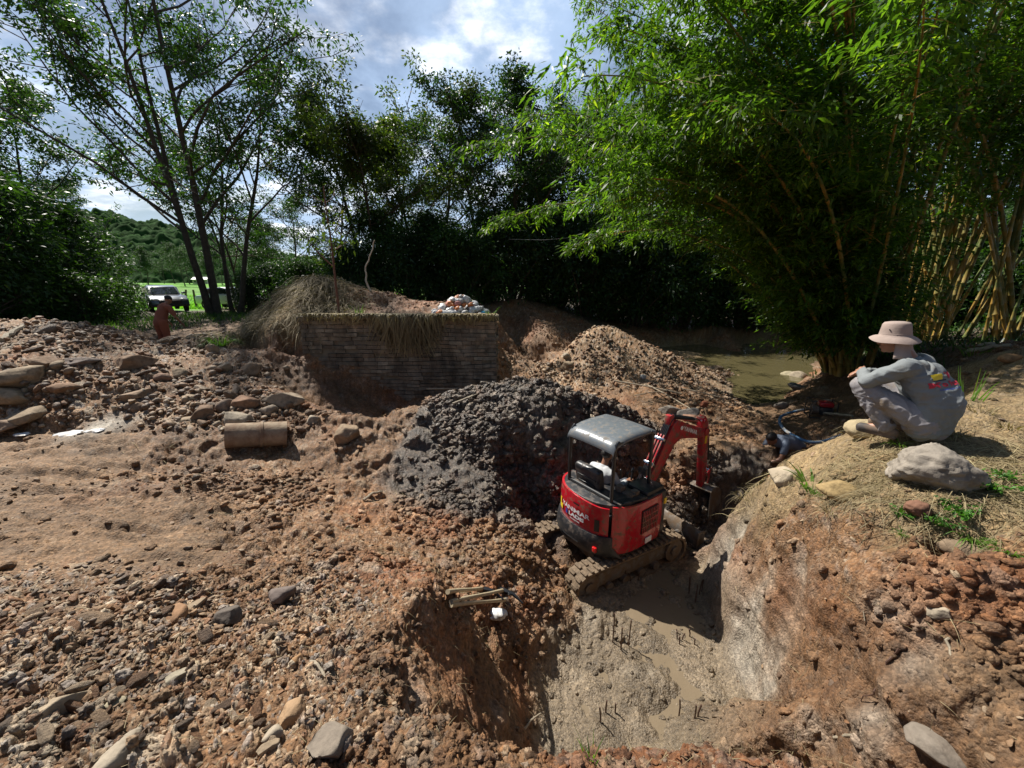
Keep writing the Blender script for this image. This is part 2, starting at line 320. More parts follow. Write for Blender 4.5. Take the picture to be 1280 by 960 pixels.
# stream bed
BED = -3.75
for q in [(640,466,BED,'b'),(665,468,BED,'b'),(900,448,BED,'s'),(960,448,BED,'s'),(1000,440,BED,'s'),(960,475,BED,'m'),(955,500,BED,'m'),(972,498,BED,'m'),(950,508,-3.6,'m'),(930,470,BED,'s'),(985,485,BED,'s'),(870,440,BED,'s'),(920,455,BED,'s'),(1010,450,BED,'s'),(940,440,BED,'s'),(980,462,BED,'m'),(942,488,BED,'m'),(1012,436,BED,'s'),(830,438,-3.5,'s'),(965,509,-3.6,'m')]: cp(*q)
line([(935,512,-3.33,'f'),(955,522,-3.25,'f'),(978,520,-3.22,'f'),(985,500,-3.2,'u'),(1000,478,-3.2,'u'),(1030,462,-3.2,'u'),(1045,440,-3.2,'x')])
line([(640,461,-3.2,'b'),(690,462,-3.25,'b')])
# far bank and slope under the trees
for q in [(625,455,-3.0,'b'),(640,430,-2.3,'b'),(700,440,-2.6,'b'),(680,420,-2.2,'b'),(630,400,-1.5,'b'),(650,375,-1.0,'b'),(700,390,-1.6,'b'),(735,398,-2.0,'x'),(800,436,-3.1,'b'),(860,439,-3.25,'s'),(920,436,-3.25,'b'),(980,431,-3.2,'b'),(800,418,-2.75,'b'),(860,415,-2.75,'b'),(900,408,-2.45,'b'),(930,414,-2.8,'b'),(960,406,-2.4,'s'),(990,410,-2.7,'b'),(1030,415,-2.7,'x')]: cp(*q)
for q in [(1,24,-1.0,'x'),(5,27,-1.8,'x'),(12,28,-2.2,'x'),(22,30,-2.3,'x'),(30,22,-2.5,'x'),(20,21,-3.0,'x'),(45,45,-1,'x'),(14,17,-3.7,'s'),(20,15,-3.6,'b')]: cw(*q)
# bamboo side ground
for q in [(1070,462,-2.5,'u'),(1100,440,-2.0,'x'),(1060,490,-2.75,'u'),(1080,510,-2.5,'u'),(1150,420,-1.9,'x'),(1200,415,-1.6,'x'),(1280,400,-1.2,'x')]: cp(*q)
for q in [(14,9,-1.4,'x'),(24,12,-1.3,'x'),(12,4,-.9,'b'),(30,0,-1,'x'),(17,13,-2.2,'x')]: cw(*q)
# far ring
for q in [(-140,-140,-2,'x'),(140,-140,-1,'x'),(140,60,0,'x'),(140,150,2,'x'),(-140,150,-1,'v'),(0,150,-2,'x'),(-140,0,-1,'x'),(-30,-30,-1.5,'x'),(30,-30,-1.2,'x'),(60,20,-1,'x'),(-35,60,-2.1,'v')]: cw(*q)

def build_height():
    v2 = [Vector((p[0], p[1])) for p in PT]
    vo, eo, fo, ov, oe, of = geometry.delaunay_2d_cdt(v2, SEG, [], 0, 1e-4)
    H = []; W = []
    lk = {}
    for i, v in enumerate(vo):
        src = ov[i]
        if len(src): H.append(PT[src[0]][2]); w = np.zeros(len(TYPES), F32); w[TYPES.index(PT[src[0]][3])] = 1; W.append(w)
        else:       # crossing of two break lines: nearest control points by inverse distance
            d = sorted(((v-q).length, k) for k, q in enumerate(v2))[:3]
            ww = [1/(a+1e-3) for a, _ in d]; s = sum(ww)
            H.append(sum(PT[k][2]*a for a, (_, k) in zip(ww, d))/s)
            w = np.zeros(len(TYPES), F32)
            for a, (_, k) in zip(ww, d): w[TYPES.index(PT[k][3])] += a/s
            W.append(w)
    vo = np.array([(v.x, v.y) for v in vo]); H = np.array(H, F32); W = np.array(W, F32)
    def raster(x0, x1, y0, y1, step):
        nx = int((x1-x0)/step)+1; ny = int((y1-y0)/step)+1
        Z = np.full((ny, nx), -1.5, F32); T = np.zeros((ny, nx, len(TYPES)), F32)
        for f in fo:
            if len(f) != 3: continue
            a, b, c = vo[f[0]], vo[f[1]], vo[f[2]]
            i0 = max(0, int((min(a[0], b[0], c[0])-x0)/step)); i1 = min(nx-1, int((max(a[0], b[0], c[0])-x0)/step)+1)
            j0 = max(0, int((min(a[1], b[1], c[1])-y0)/step)); j1 = min(ny-1, int((max(a[1], b[1], c[1])-y0)/step)+1)
            if i0 > i1 or j0 > j1: continue
            X = x0+np.arange(i0, i1+1)*step; Y = y0+np.arange(j0, j1+1)*step; X, Y = np.meshgrid(X, Y)
            det = (b[1]-c[1])*(a[0]-c[0])+(c[0]-b[0])*(a[1]-c[1])
            if abs(det) < 1e-9: continue
            l1 = ((b[1]-c[1])*(X-c[0])+(c[0]-b[0])*(Y-c[1]))/det
            l2 = ((c[1]-a[1])*(X-c[0])+(a[0]-c[0])*(Y-c[1]))/det
            l3 = 1-l1-l2; m = (l1 >= -1e-4) & (l2 >= -1e-4) & (l3 >= -1e-4)
            z = l1*H[f[0]]+l2*H[f[1]]+l3*H[f[2]]
            t = l1[..., None]*W[f[0]]+l2[..., None]*W[f[1]]+l3[..., None]*W[f[2]]
            Z[j0:j1+1, i0:i1+1][m] = z[m]; T[j0:j1+1, i0:i1+1][m] = t[m]
        return [Z, T, x0, y0, step]
    return raster(-16, 20, -2, 26, .04), raster(-140, 140, -140, 150, .5)
def blur(Z, k, it=2):
    for _ in range(it):
        for ax in (0, 1):
            c = np.cumsum(np.pad(Z, [(k+1, k) if a == ax else (0, 0) for a in range(Z.ndim)], mode='edge'), axis=ax, dtype=np.float64)
            n = Z.shape[ax]
            Z = ((np.take(c, np.arange(2*k+1, 2*k+1+n), axis=ax)-np.take(c, np.arange(0, n), axis=ax))/(2*k+1)).astype(F32)
    return Z
G1, G2 = build_height()
_z0 = blur(G1[0], 1, 2); _z1 = blur(G1[0], 5, 2)
_yy = (G1[3]+np.arange(G1[0].shape[0])*G1[4])[:, None]; _xx = (G1[2]+np.arange(G1[0].shape[1])*G1[4])[None, :]
_k = np.clip((np.sqrt(_xx**2+_yy**2)-5.5)/4, 0, 1)
_keep = ((_xx > -7.2) & (_xx < .1) & (_yy > 8.7) & (_yy < 10.2))          # crisp break at the masonry
_k = np.where(_keep, 0, _k)
G1[0] = _z0*(1-_k)+_z1*_k
G1[1] = blur(G1[1], 1, 2); G2[1] = blur(G2[1], 1, 1); G2[0] = blur(G2[0], 1, 1)
def _samp(G, A, x, y):
    fx = np.clip((x-G[2])/G[4], 0, A.shape[1]-1.001); fy = np.clip((y-G[3])/G[4], 0, A.shape[0]-1.001)
    i = fx.astype(int); j = fy.astype(int); a = (fx-i); b = (fy-j)
    if A.ndim == 3: a = a[..., None]; b = b[..., None]
    return A[j, i]*(1-a)*(1-b)+A[j, i+1]*a*(1-b)+A[j+1, i]*(1-a)*b+A[j+1, i+1]*a*b
def base_h(x, y):
    x = np.asarray(x, float); y = np.asarray(y, float)
    d = np.minimum(np.minimum(x+16, 20-x), np.minimum(y+2, 26-y)); w = np.clip(d/1.5, 0, 1)
    return _samp(G1, G1[0], x, y)*w+_samp(G2, G2[0], x, y)*(1-w)
def base_t(x, y):
    d = np.minimum(np.minimum(x+16, 20-x), np.minimum(y+2, 26-y)); w = np.clip(d/1.5, 0, 1)[..., None]
    return _samp(G1, G1[1], x, y)*w+_samp(G2, G2[1], x, y)*(1-w)
def gz(x, y): return float(base_h(np.array([x]), np.array([y]))[0])+CAMZ

#            b     r     k     m     g     f     w     s     x     v     n     u
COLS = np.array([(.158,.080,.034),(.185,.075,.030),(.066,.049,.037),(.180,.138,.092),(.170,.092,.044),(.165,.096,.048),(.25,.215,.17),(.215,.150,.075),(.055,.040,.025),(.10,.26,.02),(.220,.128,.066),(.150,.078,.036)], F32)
CLOD = np.array([1.15, .95, 1.4, .68, .7, .62, .22, .6, .6, .0, .45, .42], F32)     # lumpy earth amplitude
STON = np.array([.25, .25, .15, .0, 1.0, .10, .10, .15, .1, .0, .9, .10], F32)     # angular stones amplitude
WET = np.array([.42, .35, .85, .92, .25, .32, .45, .12, .2, .0, .25, .5], F32)

def detail(Pn, Nn, W, dist):
    """displacement along the normal, colour, wetness for every vertex"""
    wn = W+.0
    # break up the borders between soils
    j = np.stack([fbm(Pn, 1.6, 2, 31+k)*.35 for k in range(len(TYPES))], 1)
    wn = np.clip(wn+j*(W > .03), 0, None)**1.8; wn /= wn.sum(1, keepdims=True)+1e-6
    clod = wn @ CLOD; ston = wn @ STON; wet = wn @ WET; col = wn @ COLS
    near = np.clip((36-dist)/16, 0, 1).astype(F32); fine = np.clip((7-dist)/4, 0, 1).astype(F32)
    d = fbm(Pn, .9, 3, 3)*.09*clod*near
    d += fbm(Pn, 3.1, 2, 9)*.045*clod
    # clods: rounded lumps of three sizes
    warp = np.stack([fbm(Pn, 5, 2, 51+k) for k in range(3)], 1)*.05
    Q = Pn+warp
    msk = np.clip(fbm(Pn, 1.3, 2, 71)*1.6+.55, 0, 1)
    # crumbly billows: creased lumps of every size
    am_ = .105
    for k, sc in enumerate((2.6, 5.5, 11.5, 24, 50)):
        nn = np.abs(vnoise((Q*sc+k*7.7).astype(np.float64), 200+k)); d += am_*(nn-.25)*clod*(1 if sc < 20 else fine)*(msk*.6+.4); am_ *= .56
    for s, a, sd in ((4.7, .045, 5), (12, .024, 6), (30, .010, 7)):
        f1, cid = worley(Q, s, sd)
        b = np.clip(1-(f1/.6)**2, 0, 1)
        g = a*b*clod*(cid > .55)*cid*(msk if s < 20 else fine)
        d += g; col = col*(1+(cid-.5)*.20*np.minimum(clod, 1))[:, None]
    d -= np.abs(fbm(Q, 6.5, 3, 61))*.03*clod*near
    d += fbm(Q, 30, 2, 66)*.010*clod*fine
    # stones, three sizes, only in some cells
    st_col = np.array([(.30,.20,.12),(.36,.27,.18),(.24,.13,.075),(.27,.24,.21),(.40,.33,.24)], F32)
    rub = wn[:, TYPES.index('g')]; grv = wn[:, TYPES.index('n')]
    for s, a, thr, sd in ((5.5, .03, .7, 15), (11, .026, .5, 16), (22, .018, .4, 17), (45, .009, .3, 18)):
        q = Q.copy()
        q[:, 2] *= 1.5; q[:, 0] += q[:, 1]*.35
        f1, cid = worley(q, s, sd, .9)
        lim = .30+.25*cid
        b = np.clip((lim-f1)/.16, 0, 1); b = b*b*(3-2*b)
        on = (cid > thr)
        am = a*(ston if s > 8 else rub*.9)
        if s > 30: am = am*fine
        d += b*am*on
        k = np.clip(b*1.5, 0, 1)*on*np.clip(ston*1.5, 0, 1)
        ci = (cid*977 % 1*5).astype(int) % 5
        tint = st_col[ci]*(.75+.5*(cid*313 % 1))[:, None]
        k = (k*.7)[:, None]; col = col*(1-k)+tint*k
    # long ridges in the flat dirt and rill marks in the cut faces
    u_ = wn[:, TYPES.index('u')]+wn[:, TYPES.index('w')]
    q = Pn.copy(); q[:, 2] *= .25
    rl = fbm(q, 9, 3, 91); d += rl*.03*u_
    q = Pn.copy(); q[:, 2] *= 3.5; d += fbm(q, 2.2, 3, 93)*.06*u_
    fl = wn[:, TYPES.index('f')]
    q = Pn @ np.array([[.3, .1, 0], [-.9, 1.6, 0], [0, 0, 1]]); rr = fbm(q, 3.5, 4, 95)
    d += rr*.085*fl; r2 = fbm(q, 1.1, 3, 97); d += (.10*r2-.07*np.abs(r2))*(fl+wn[:, 0]*.6+wn[:, 1]*.5)*near
    col = col*(1+rr*.35*fl+rl*.35*u_)[:, None]
    # wide stains
    st = fbm(Pn, .7, 4, 101); st2 = fbm(Pn, 2.6, 4, 105)
    notv = (1-wn[:, TYPES.index('v')])
    col = col*(1+(st*.30+st2*.38)*notv)[:, None]
    redn = np.clip(fbm(Pn, 1.1, 3, 111)*1.8, 0, 1)*(wn[:, 0]+wn[:, 11]+wn[:, 6]*.5+wn[:, 4]*.5)*.6
    col = col*(1-redn[:, None])+col*np.array([1.25, .82, .55], F32)*redn[:, None]
    pal = np.clip(fbm(Pn, 3.4, 4, 121)*2.2-.35, 0, 1)*(wn[:, 6]*.8+wn[:, 11]*.30+wn[:, 3]*.15+wn[:, 2]*.10)
    col = col*(1-pal[:, None])+np.array([.50, .45, .37], F32)*pal[:, None]
    return d.astype(F32), np.clip(col, .01, .9), wet

def build_terrain():
    A = np.concatenate([np.linspace(-180, -66, 40, endpoint=False), np.linspace(-66, -62, 12, endpoint=False), np.linspace(-62, 62, NA), np.linspace(62, 66, 13)[1:], np.linspace(66, 180, 41)[1:-1]])
    A = np.radians(A); na = len(A)
    r = np.concatenate([np.geomspace(.35, 60, 3500), np.geomspace(60, 3000, 120)[1:]])
    X = np.sin(A)[:, None]*r; Y = np.cos(A)[:, None]*r
    Z = base_h(X.ravel(), Y.ravel()).reshape(X.shape)
    dr = np.diff(r)[None]; dz = np.diff(Z, axis=1)
    wgt = np.sqrt(dr**2+(dz*1.0)**2)/r[None, 1:]*np.where(r[None, 1:] > 24, .25, 1.0)
    wgt = blur(wgt.astype(F32), 2, 1)
    for _ in range(2):
        kk = 6; c = np.cumsum(np.pad(wgt, [(kk+1, kk), (0, 0)], mode='wrap'), axis=0); wgt = (c[2*kk+1:2*kk+1+na]-c[:na])/(2*kk+1)
    S = np.concatenate([np.zeros((na, 1)), np.cumsum(wgt, 1)], 1)
    rr = np.empty((na, NR))
    for i in range(na): rr[i] = np.interp(np.linspace(0, S[i, -1], NR), S[i], r)
    X = np.sin(A)[:, None]*rr; Y = np.cos(A)[:, None]*rr; Z = base_h(X.ravel(), Y.ravel()).reshape(X.shape)
    T = base_t(X.ravel(), Y.ravel())
    Pn = np.stack([X, Y, Z], -1)
    # normals
    da = np.roll(Pn, -1, 0)-np.roll(Pn, 1, 0); db = np.empty_like(Pn); db[:, 1:-1] = Pn[:, 2:]-Pn[:, :-2]; db[:, 0] = Pn[:, 1]-Pn[:, 0]; db[:, -1] = Pn[:, -1]-Pn[:, -2]
    N = np.cross(db, da); N /= np.linalg.norm(N, axis=-1, keepdims=True)+1e-12; N[N[..., 2] < 0] *= -1
    Pf = Pn.reshape(-1, 3); Nf = N.reshape(-1, 3); dist = np.linalg.norm(Pf, axis=1)
    d, col, wet = detail(Pf, Nf, T, dist)
    # far hillside relief
    Pf = Pf+Nf*d[:, None]; Pf[:, 2] += CAMZ
    idx = np.arange(na*NR).reshape(na, NR); a = idx; b = np.roll(idx, -1, 0)
    F = np.stack([a[:, :-1], a[:, 1:], b[:, 1:], b[:, :-1]], -1).reshape(-1, 4)
    # hole under the camera
    ctr = len(Pf); Pf = np.vstack([Pf, [[0, 0, float(Pf[idx[:, 0], 2].mean())]]]); T3 = np.stack([idx[:, 0], b[:, 0], np.full(na, ctr)], 1)
    global GM
    GM = ground_mat()
    me = np_mesh('ground', Pf, [F, T3], smooth=True)
    ca = me.attributes.new('Col', 'FLOAT_COLOR', 'POINT'); cc = np.ones((len(Pf), 4), F32); cc[:-1, :3] = col; cc[-1, :3] = (.2, .12, .07); cc[:-1, 3] = wet; ca.data.foreach_set('color', cc.ravel())
    o = link('ground', me, GM); tag(o, kind='structure'); return o
def ground_mat():
    m, n, l, b = nt('earth')
    at = n.new('ShaderNodeAttribute'); at.attribute_name = 'Col'
    tc = n.new('ShaderNodeTexCoord')
    n1 = n.new('ShaderNodeTexNoise'); n1.inputs['Scale'].default_value = 22; n1.inputs['Detail'].default_value = 10; n1.inputs['Roughness'].default_value = .68; l.new(tc.outputs['Object'], n1.inputs['Vector'])
    mp = n.new('ShaderNodeMapRange'); mp.inputs['From Min'].default_value = .3; mp.inputs['From Max'].default_value = .7; mp.inputs['To Min'].default_value = .55; mp.inputs['To Max'].default_value = 1.5; l.new(n1.outputs['Fac'], mp.inputs['Value'])
    sc = n.new('ShaderNodeVectorMath'); sc.operation = 'SCALE'; l.new(at.outputs['Color'], sc.inputs[0]); l.new(mp.outputs[0], sc.inputs['Scale'])
    # small grit: light and dark grains
    vo = n.new('ShaderNodeTexVoronoi'); vo.inputs['Scale'].default_value = 60; l.new(tc.outputs['Object'], vo.inputs['Vector'])
    vr = n.new('ShaderNodeMapRange'); vr.inputs['To Min'].default_value = .72; vr.inputs['To Max'].default_value = 1.35
    sp = n.new('ShaderNodeSeparateColor'); l.new(vo.outputs['Color'], sp.inputs[0]); l.new(sp.outputs[0], vr.inputs['Value'])
    s2 = n.new('ShaderNodeVectorMath'); s2.operation = 'SCALE'; l.new(sc.outputs[0], s2.inputs[0]); l.new(vr.outputs[0], s2.inputs['Scale'])
    l.new(s2.outputs[0], b.inputs['Base Color'])
    wr = n.new('ShaderNodeMapRange'); wr.inputs['To Min'].default_value = .95; wr.inputs['To Max'].default_value = .30; l.new(at.outputs['Alpha'], wr.inputs['Value'])
    l.new(wr.outputs[0], b.inputs['Roughness']); b.inputs['Specular IOR Level'].default_value = .38
    n2 = n.new('ShaderNodeTexNoise'); n2.inputs['Scale'].default_value = 45; n2.inputs['Detail'].default_value = 8; n2.inputs['Roughness'].default_value = .7; l.new(tc.outputs['Object'], n2.inputs['Vector'])
    ad = n.new('ShaderNodeMath'); ad.operation = 'SUBTRACT'; l.new(n2.outputs['Fac'], ad.inputs[0])
    ml = n.new('ShaderNodeMath'); ml.operation = 'MULTIPLY'; ml.inputs[1].default_value = .5; l.new(vo.outputs['Distance'], ml.inputs[0]); l.new(ml.outputs[0], ad.inputs[1])
    bp = n.new('ShaderNodeBump'); bp.inputs['Strength'].default_value = .9; bp.inputs['Distance'].default_value = .018; l.new(ad.outputs[0], bp.inputs['Height']); l.new(bp.outputs[0], b.inputs['Normal'])
    return m
NA, NR = 1500, 1250
NS1, NS2, NS3, NS4, NS5, NS6 = 19000, 8000, 18000, 9000, 5000, 500
ground = build_terrain()
# ================================================================ PLANTS
BARK = mat('bark', (.075, .058, .042), .9, var=.4, vscale=6, bump=1.0, bscale=25)
BARKP = mat('pale_bark', (.20, .165, .12), .9, var=.35, vscale=6, bump=.8, bscale=25)
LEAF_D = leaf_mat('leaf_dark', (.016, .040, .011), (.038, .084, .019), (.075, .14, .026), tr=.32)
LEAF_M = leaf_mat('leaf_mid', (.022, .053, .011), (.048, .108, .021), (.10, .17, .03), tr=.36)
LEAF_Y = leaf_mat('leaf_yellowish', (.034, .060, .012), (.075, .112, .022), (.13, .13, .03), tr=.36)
LEAF_B = leaf_mat('bamboo_leaf', (.026, .066, .010), (.095, .175, .020), (.27, .35, .035), tr=.5)
class Tubes:
    def __init__(s): s.V = []; s.F = []; s.n = 0
    def add(s, pts, rad, sides=5):
        pts = np.asarray(pts, float); m = len(pts); rad = np.broadcast_to(np.asarray(rad, float), (m,))
        t = np.gradient(pts, axis=0); t /= np.linalg.norm(t, axis=1, keepdims=True)+1e-9
        up = np.array([0, 0, 1.]) if abs(t[0, 2]) < .9 else np.array([1., 0, 0])
        a = up-t*(t @ up)[:, None]; a /= np.linalg.norm(a, axis=1, keepdims=True)+1e-9; b = np.cross(t, a)
        k = np.arange(sides)*2*math.pi/sides
        V = pts[:, None]+(a[:, None]*np.cos(k)[None, :, None]+b[:, None]*np.sin(k)[None, :, None])*rad[:, None, None]
        i = np.arange(m*sides).reshape(m, sides); j = np.roll(i, -1, 1)
        F = np.stack([i[:-1], j[:-1], j[1:], i[1:]], -1).reshape(-1, 4)+s.n
        s.V.append(V.reshape(-1, 3)); s.F.append(F); s.n += m*sides
    def mesh(s, name): return np_mesh(name, np.vstack(s.V), np.vstack(s.F), smooth=True)
def unit(v): return v/(np.linalg.norm(v, axis=-1, keepdims=True)+1e-9)
def leaves_mesh(name, pos, d, L, Wd, g, up=.6, droop=.15):
    """one folded four-cornered blade per leaf"""
    n = len(pos); d = unit(d); nrm = unit(np.stack([g.normal(0, 1, n)*.6, g.normal(0, 1, n)*.6, np.full(n, up)+g.normal(0, .4, n)], 1))
    s = unit(np.cross(d, nrm)); nn = np.cross(s, d)
    L = L[:, None]; Wd = Wd[:, None]
    tip = pos+d*L; tip[:, 2] -= droop*L[:, 0]
    V = np.stack([pos, pos+d*L*.42+s*Wd*.5-nn*Wd*.12, tip, pos+d*L*.42-s*Wd*.5-nn*Wd*.12], 1).reshape(-1, 3)
    return np_mesh(name, V, np.arange(4*n).reshape(n, 4))
def curve_pts(p, d, L, k, g, wob=.25, lift=0.0):
    pts = [p.copy()]; d = unit(d.copy())
    for i in range(k):
        d = unit(d+g.normal(0, wob, 3)*.5+np.array([0, 0, lift])); p = p+d*L/k; pts.append(p.copy())
    return np.array(pts), d
def make_tree(seed, H, trunk_r=.16, trunks=1, fork=.35, spread=.35, limbs=9, subs=6, twigs=6, per=22, leaf=.15, wl=.45, clus=.38, lean=(0, 0), bare=0.0, up=.08, tdiv=.25, sub2=True, low=0.0):
    """returns (trunk mesh, crown mesh) of one tree about its base"""
    g = np.random.default_rng(seed); T = Tubes(); LP = []; LD = []
    for k in range(trunks):
        az = 2*math.pi*(k/trunks)+g.uniform(0, 1); dv = tdiv if trunks > 1 else .05
        d0 = np.array([math.cos(az)*dv+lean[0], math.sin(az)*dv*.7+lean[1], 1.0])
        h = H*(1 if k == 0 else g.uniform(.75, .97))
        n = 11; pts, _ = curve_pts(np.array([math.cos(az), math.sin(az), 0])*trunk_r*.8*(trunks > 1)-np.array([0, 0, .25]), d0, h*.93, n, g, .10, .03)
        rad = np.linspace(trunk_r, trunk_r*.14, n+1)*(1 if k == 0 else .8); rad[0] *= 1.35
        T.add(pts, rad, 9)
        nl = max(3, int(limbs*(1 if k == 0 else .75)))
        for q in range(nl):
            f = fork+(1-fork)*(q+.5*g.random())/nl; x = f*n; i = min(int(x), n-1); p = pts[i]+(pts[i+1]-pts[i])*(x-i)
            a = g.uniform(0, 2*math.pi) if trunks == 1 else az+g.normal(0, 1.1)
            Ll = h*spread*(1.15-.75*(f-fork)/(1-fork+1e-6))*g.uniform(.7, 1.2)
            dd = np.array([math.cos(a), math.sin(a), g.uniform(.25, .95)+.7*max(0, f-.7)])
            lp, ld = curve_pts(p, dd, Ll, 6, g, .28, up)
            T.add(lp, np.linspace(rad[i]*.55, .018, 7), 6)
            for s in range(subs):
                e = .25+.75*(s+g.random())/subs; y = min(e*6, 5.99); j = int(y); p2 = lp[j]+(lp[j+1]-lp[j])*(y-j)
                a2 = g.normal(0, 1, 3); a2[2] = a2[2]*.4+.25; d2 = unit(ld*.8+a2)
                L2 = Ll*.42*g.uniform(.6, 1.2)
                sp, sdir = curve_pts(p2, d2, L2, 4, g, .35, up)
                T.add(sp, np.linspace(.022, .007, 5), 4)
                if g.random() < bare: continue
                for t in range(twigs):
                    z = g.uniform(.25, 1)*3.99; jj = int(z); c = sp[jj]+(sp[jj+1]-sp[jj])*(z-jj)
                    dd3 = unit(sdir*.6+g.normal(0, 1, 3)*np.array([1, 1, .5])); c = c+dd3*clus*g.uniform(.3, 1)
                    m = int(per*g.uniform(.6, 1.3))
                    o = g.normal(0, 1, (m, 3))*clus*np.array([.55, .55, .28])
                    LP.append(c+o); LD.append(o*.9/clus+g.normal(0, .6, (m, 3))+dd3*.5-np.array([0, 0, .25]))
    pos = np.vstack(LP); d = np.vstack(LD); n = len(pos)
    L = leaf*g.uniform(.7, 1.3, n)
    tm = T.mesh('trunk'); cm = leaves_mesh('crown', pos, d, L, L*wl, g)
    return tm, cm
def make_bush(seed, H, Rr, n_cl=240, per=45, leaf=.16, wl=.4, clus=.42):
    """foliage down to the ground in overlapping clumps on thin stems"""
    g = np.random.default_rng(seed); T = Tubes(); LP = []; LD = []
    for k in range(n_cl):
        a = g.uniform(0, 2*math.pi); hz = g.random()**.8; z = H*(.05+.95*hz)
        prof = math.sin(math.pi*min(1, .22+.78*hz*.93))**.6
        r = Rr*prof*math.sqrt(g.random())*(.8+.35*math.sin(a*3+seed)+.2*math.sin(a*5+hz*7+seed))
        c = np.array([math.cos(a)*r, math.sin(a)*r, z])
        if k % 5 == 0: T.add(np.array([[c[0]*.15, c[1]*.15, -.2], [c[0]*.45, c[1]*.45, z*.5], c]), [.05, .035, .012], 5)
        m = int(per*g.uniform(.5, 1.5)); o = g.normal(0, 1, (m, 3))*clus*np.array([.6, .6, .38])*g.uniform(.7, 1.3)
        LP.append(c+o); LD.append(o/clus+unit(c*np.array([1, 1, 0])+1e-6)*.4+g.normal(0, .5, (m, 3))-np.array([0, 0, .35]))
    pos = np.vstack(LP); d = np.vstack(LD); pos[:, 2] = np.maximum(pos[:, 2], .05); n = len(pos); L = leaf*g.uniform(.7, 1.35, n)
    return T.mesh('stem'), leaves_mesh('foliage', pos, d, L, L*wl, g)
def place(kind, name, meshes, mats, x, y, rz, s, label, cat, group=None, parts=('trunk', 'crown'), z=None, sz=None):
    e = empty(name, (x, y, gz(x, y)-.05 if z is None else z), rz, label, cat, group); e.scale = (s, s, s if sz is None else sz)
    for me, mt, pn in zip(meshes, mats, parts):
        if len(me.materials) == 0: me.materials.append(mt)
        o = bpy.data.objects.new(pn, me); C.objects.link(o); o.parent = e
        o.material_slots[0].link = 'OBJECT'; o.material_slots[0].material = mt
    return e
def ux(u, y, h=-2.0):                      # world x of an image column at forward distance y
    return (u-640)/FPX*(y*cth-h*sth)

# ---- the tall airy trees by the track
tA = make_tree(3, 20, .19, trunks=3, fork=.24, spread=.40, limbs=17, subs=9, twigs=5, per=22, leaf=.20, wl=.42, clus=.36, lean=(-.02, 0), bare=.12, tdiv=.17)
tB = make_tree(8, 13, .15, trunks=2, fork=.28, spread=.42, limbs=10, subs=7, twigs=5, per=22, leaf=.21, wl=.38, clus=.48, lean=(.16, 0), bare=.2, tdiv=.25)
tC = make_tree(21, 13, .16, trunks=1, fork=.34, spread=.40, limbs=13, subs=8, twigs=5, per=24, leaf=.19, wl=.45, clus=.36, bare=.05)
tD = make_tree(34, 12, .15, trunks=2, fork=.40, spread=.40, limbs=12, subs=8, twigs=5, per=24, leaf=.19, wl=.45, clus=.36)
tE = make_tree(47, 14, .2, trunks=1, fork=.25, spread=.38, limbs=18, subs=8, twigs=7, per=28, leaf=.2, wl=.45, clus=.6)
bA = make_bush(5, 6.0, 2.6, 300, 50, .19, .40, .55)
bB = make_bush(6, 4.2, 2.3, 240, 48, .17, .42, .50)
bC = make_bush(7, 2.2, 1.7, 150, 40, .14, .42, .38)
place('t', 'tall_tree', tA, (BARK, LEAF_M), ux(268, 21), 21, .4, 1.0, 'tall airy tree with forked dark trunk beside the parked dark car', 'tree')
place('t', 'leaning_tree', tB, (BARK, LEAF_M), ux(288, 22), 22.5, 0.1, 1.0, 'slender tree leaning right from the foot of the tall forked tree, pale branches', 'tree')
place('t', 'slender_tree', tB, (BARK, LEAF_D), ux(300, 27), 27, 2.6, .82, 'thin tree with dark crown behind the white car', 'tree')
# left mass
L_ = 'trees along the left of the track'
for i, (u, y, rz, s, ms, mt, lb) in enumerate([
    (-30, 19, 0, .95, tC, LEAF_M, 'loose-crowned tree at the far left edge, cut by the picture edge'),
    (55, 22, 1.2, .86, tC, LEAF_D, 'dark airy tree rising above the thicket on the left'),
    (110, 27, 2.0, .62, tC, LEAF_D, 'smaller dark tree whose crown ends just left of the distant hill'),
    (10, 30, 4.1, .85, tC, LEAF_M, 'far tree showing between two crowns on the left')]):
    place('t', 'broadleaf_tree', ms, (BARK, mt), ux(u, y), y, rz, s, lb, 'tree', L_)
for i, (u, y, rz, s, ms, mt, lb) in enumerate([
    (-40, 12.5, 0, .88, bA, LEAF_M, 'large bright green bush at the left picture edge'),
    (20, 14.5, 1, .86, bA, LEAF_M, 'arching bamboo-like bush behind the left rubble ridge'),
    (80, 17, 2, .80, bA, LEAF_D, 'dark tall bush second from the track, drooping tips'),
    (118, 21, 4, .70, bA, LEAF_D, 'dark bush nearest the track and the dark car'),
    (50, 23, 5, 1.0, bA, LEAF_D, 'black-green bush filling the gap under the left trees'),
    (-5, 20, 3, 1.15, bA, LEAF_D, 'tall dark bush behind the arching green one'),
    (118, 15.5, .5, .8, bC, LEAF_M, 'low leafy shrub at the right end of the left thicket'),
    (150, 18.5, 1.7, .75, bC, LEAF_M, 'low green shrub on the left verge of the track'),
    (163, 23, 2.7, .7, bC, LEAF_M, 'small shrub beside the dark parked car')]):
    place('b', 'bush', ms, (BARK, mt), ux(u, y), y, rz, s, lb, 'bush', 'bushes left of the track', ('stem', 'foliage'))
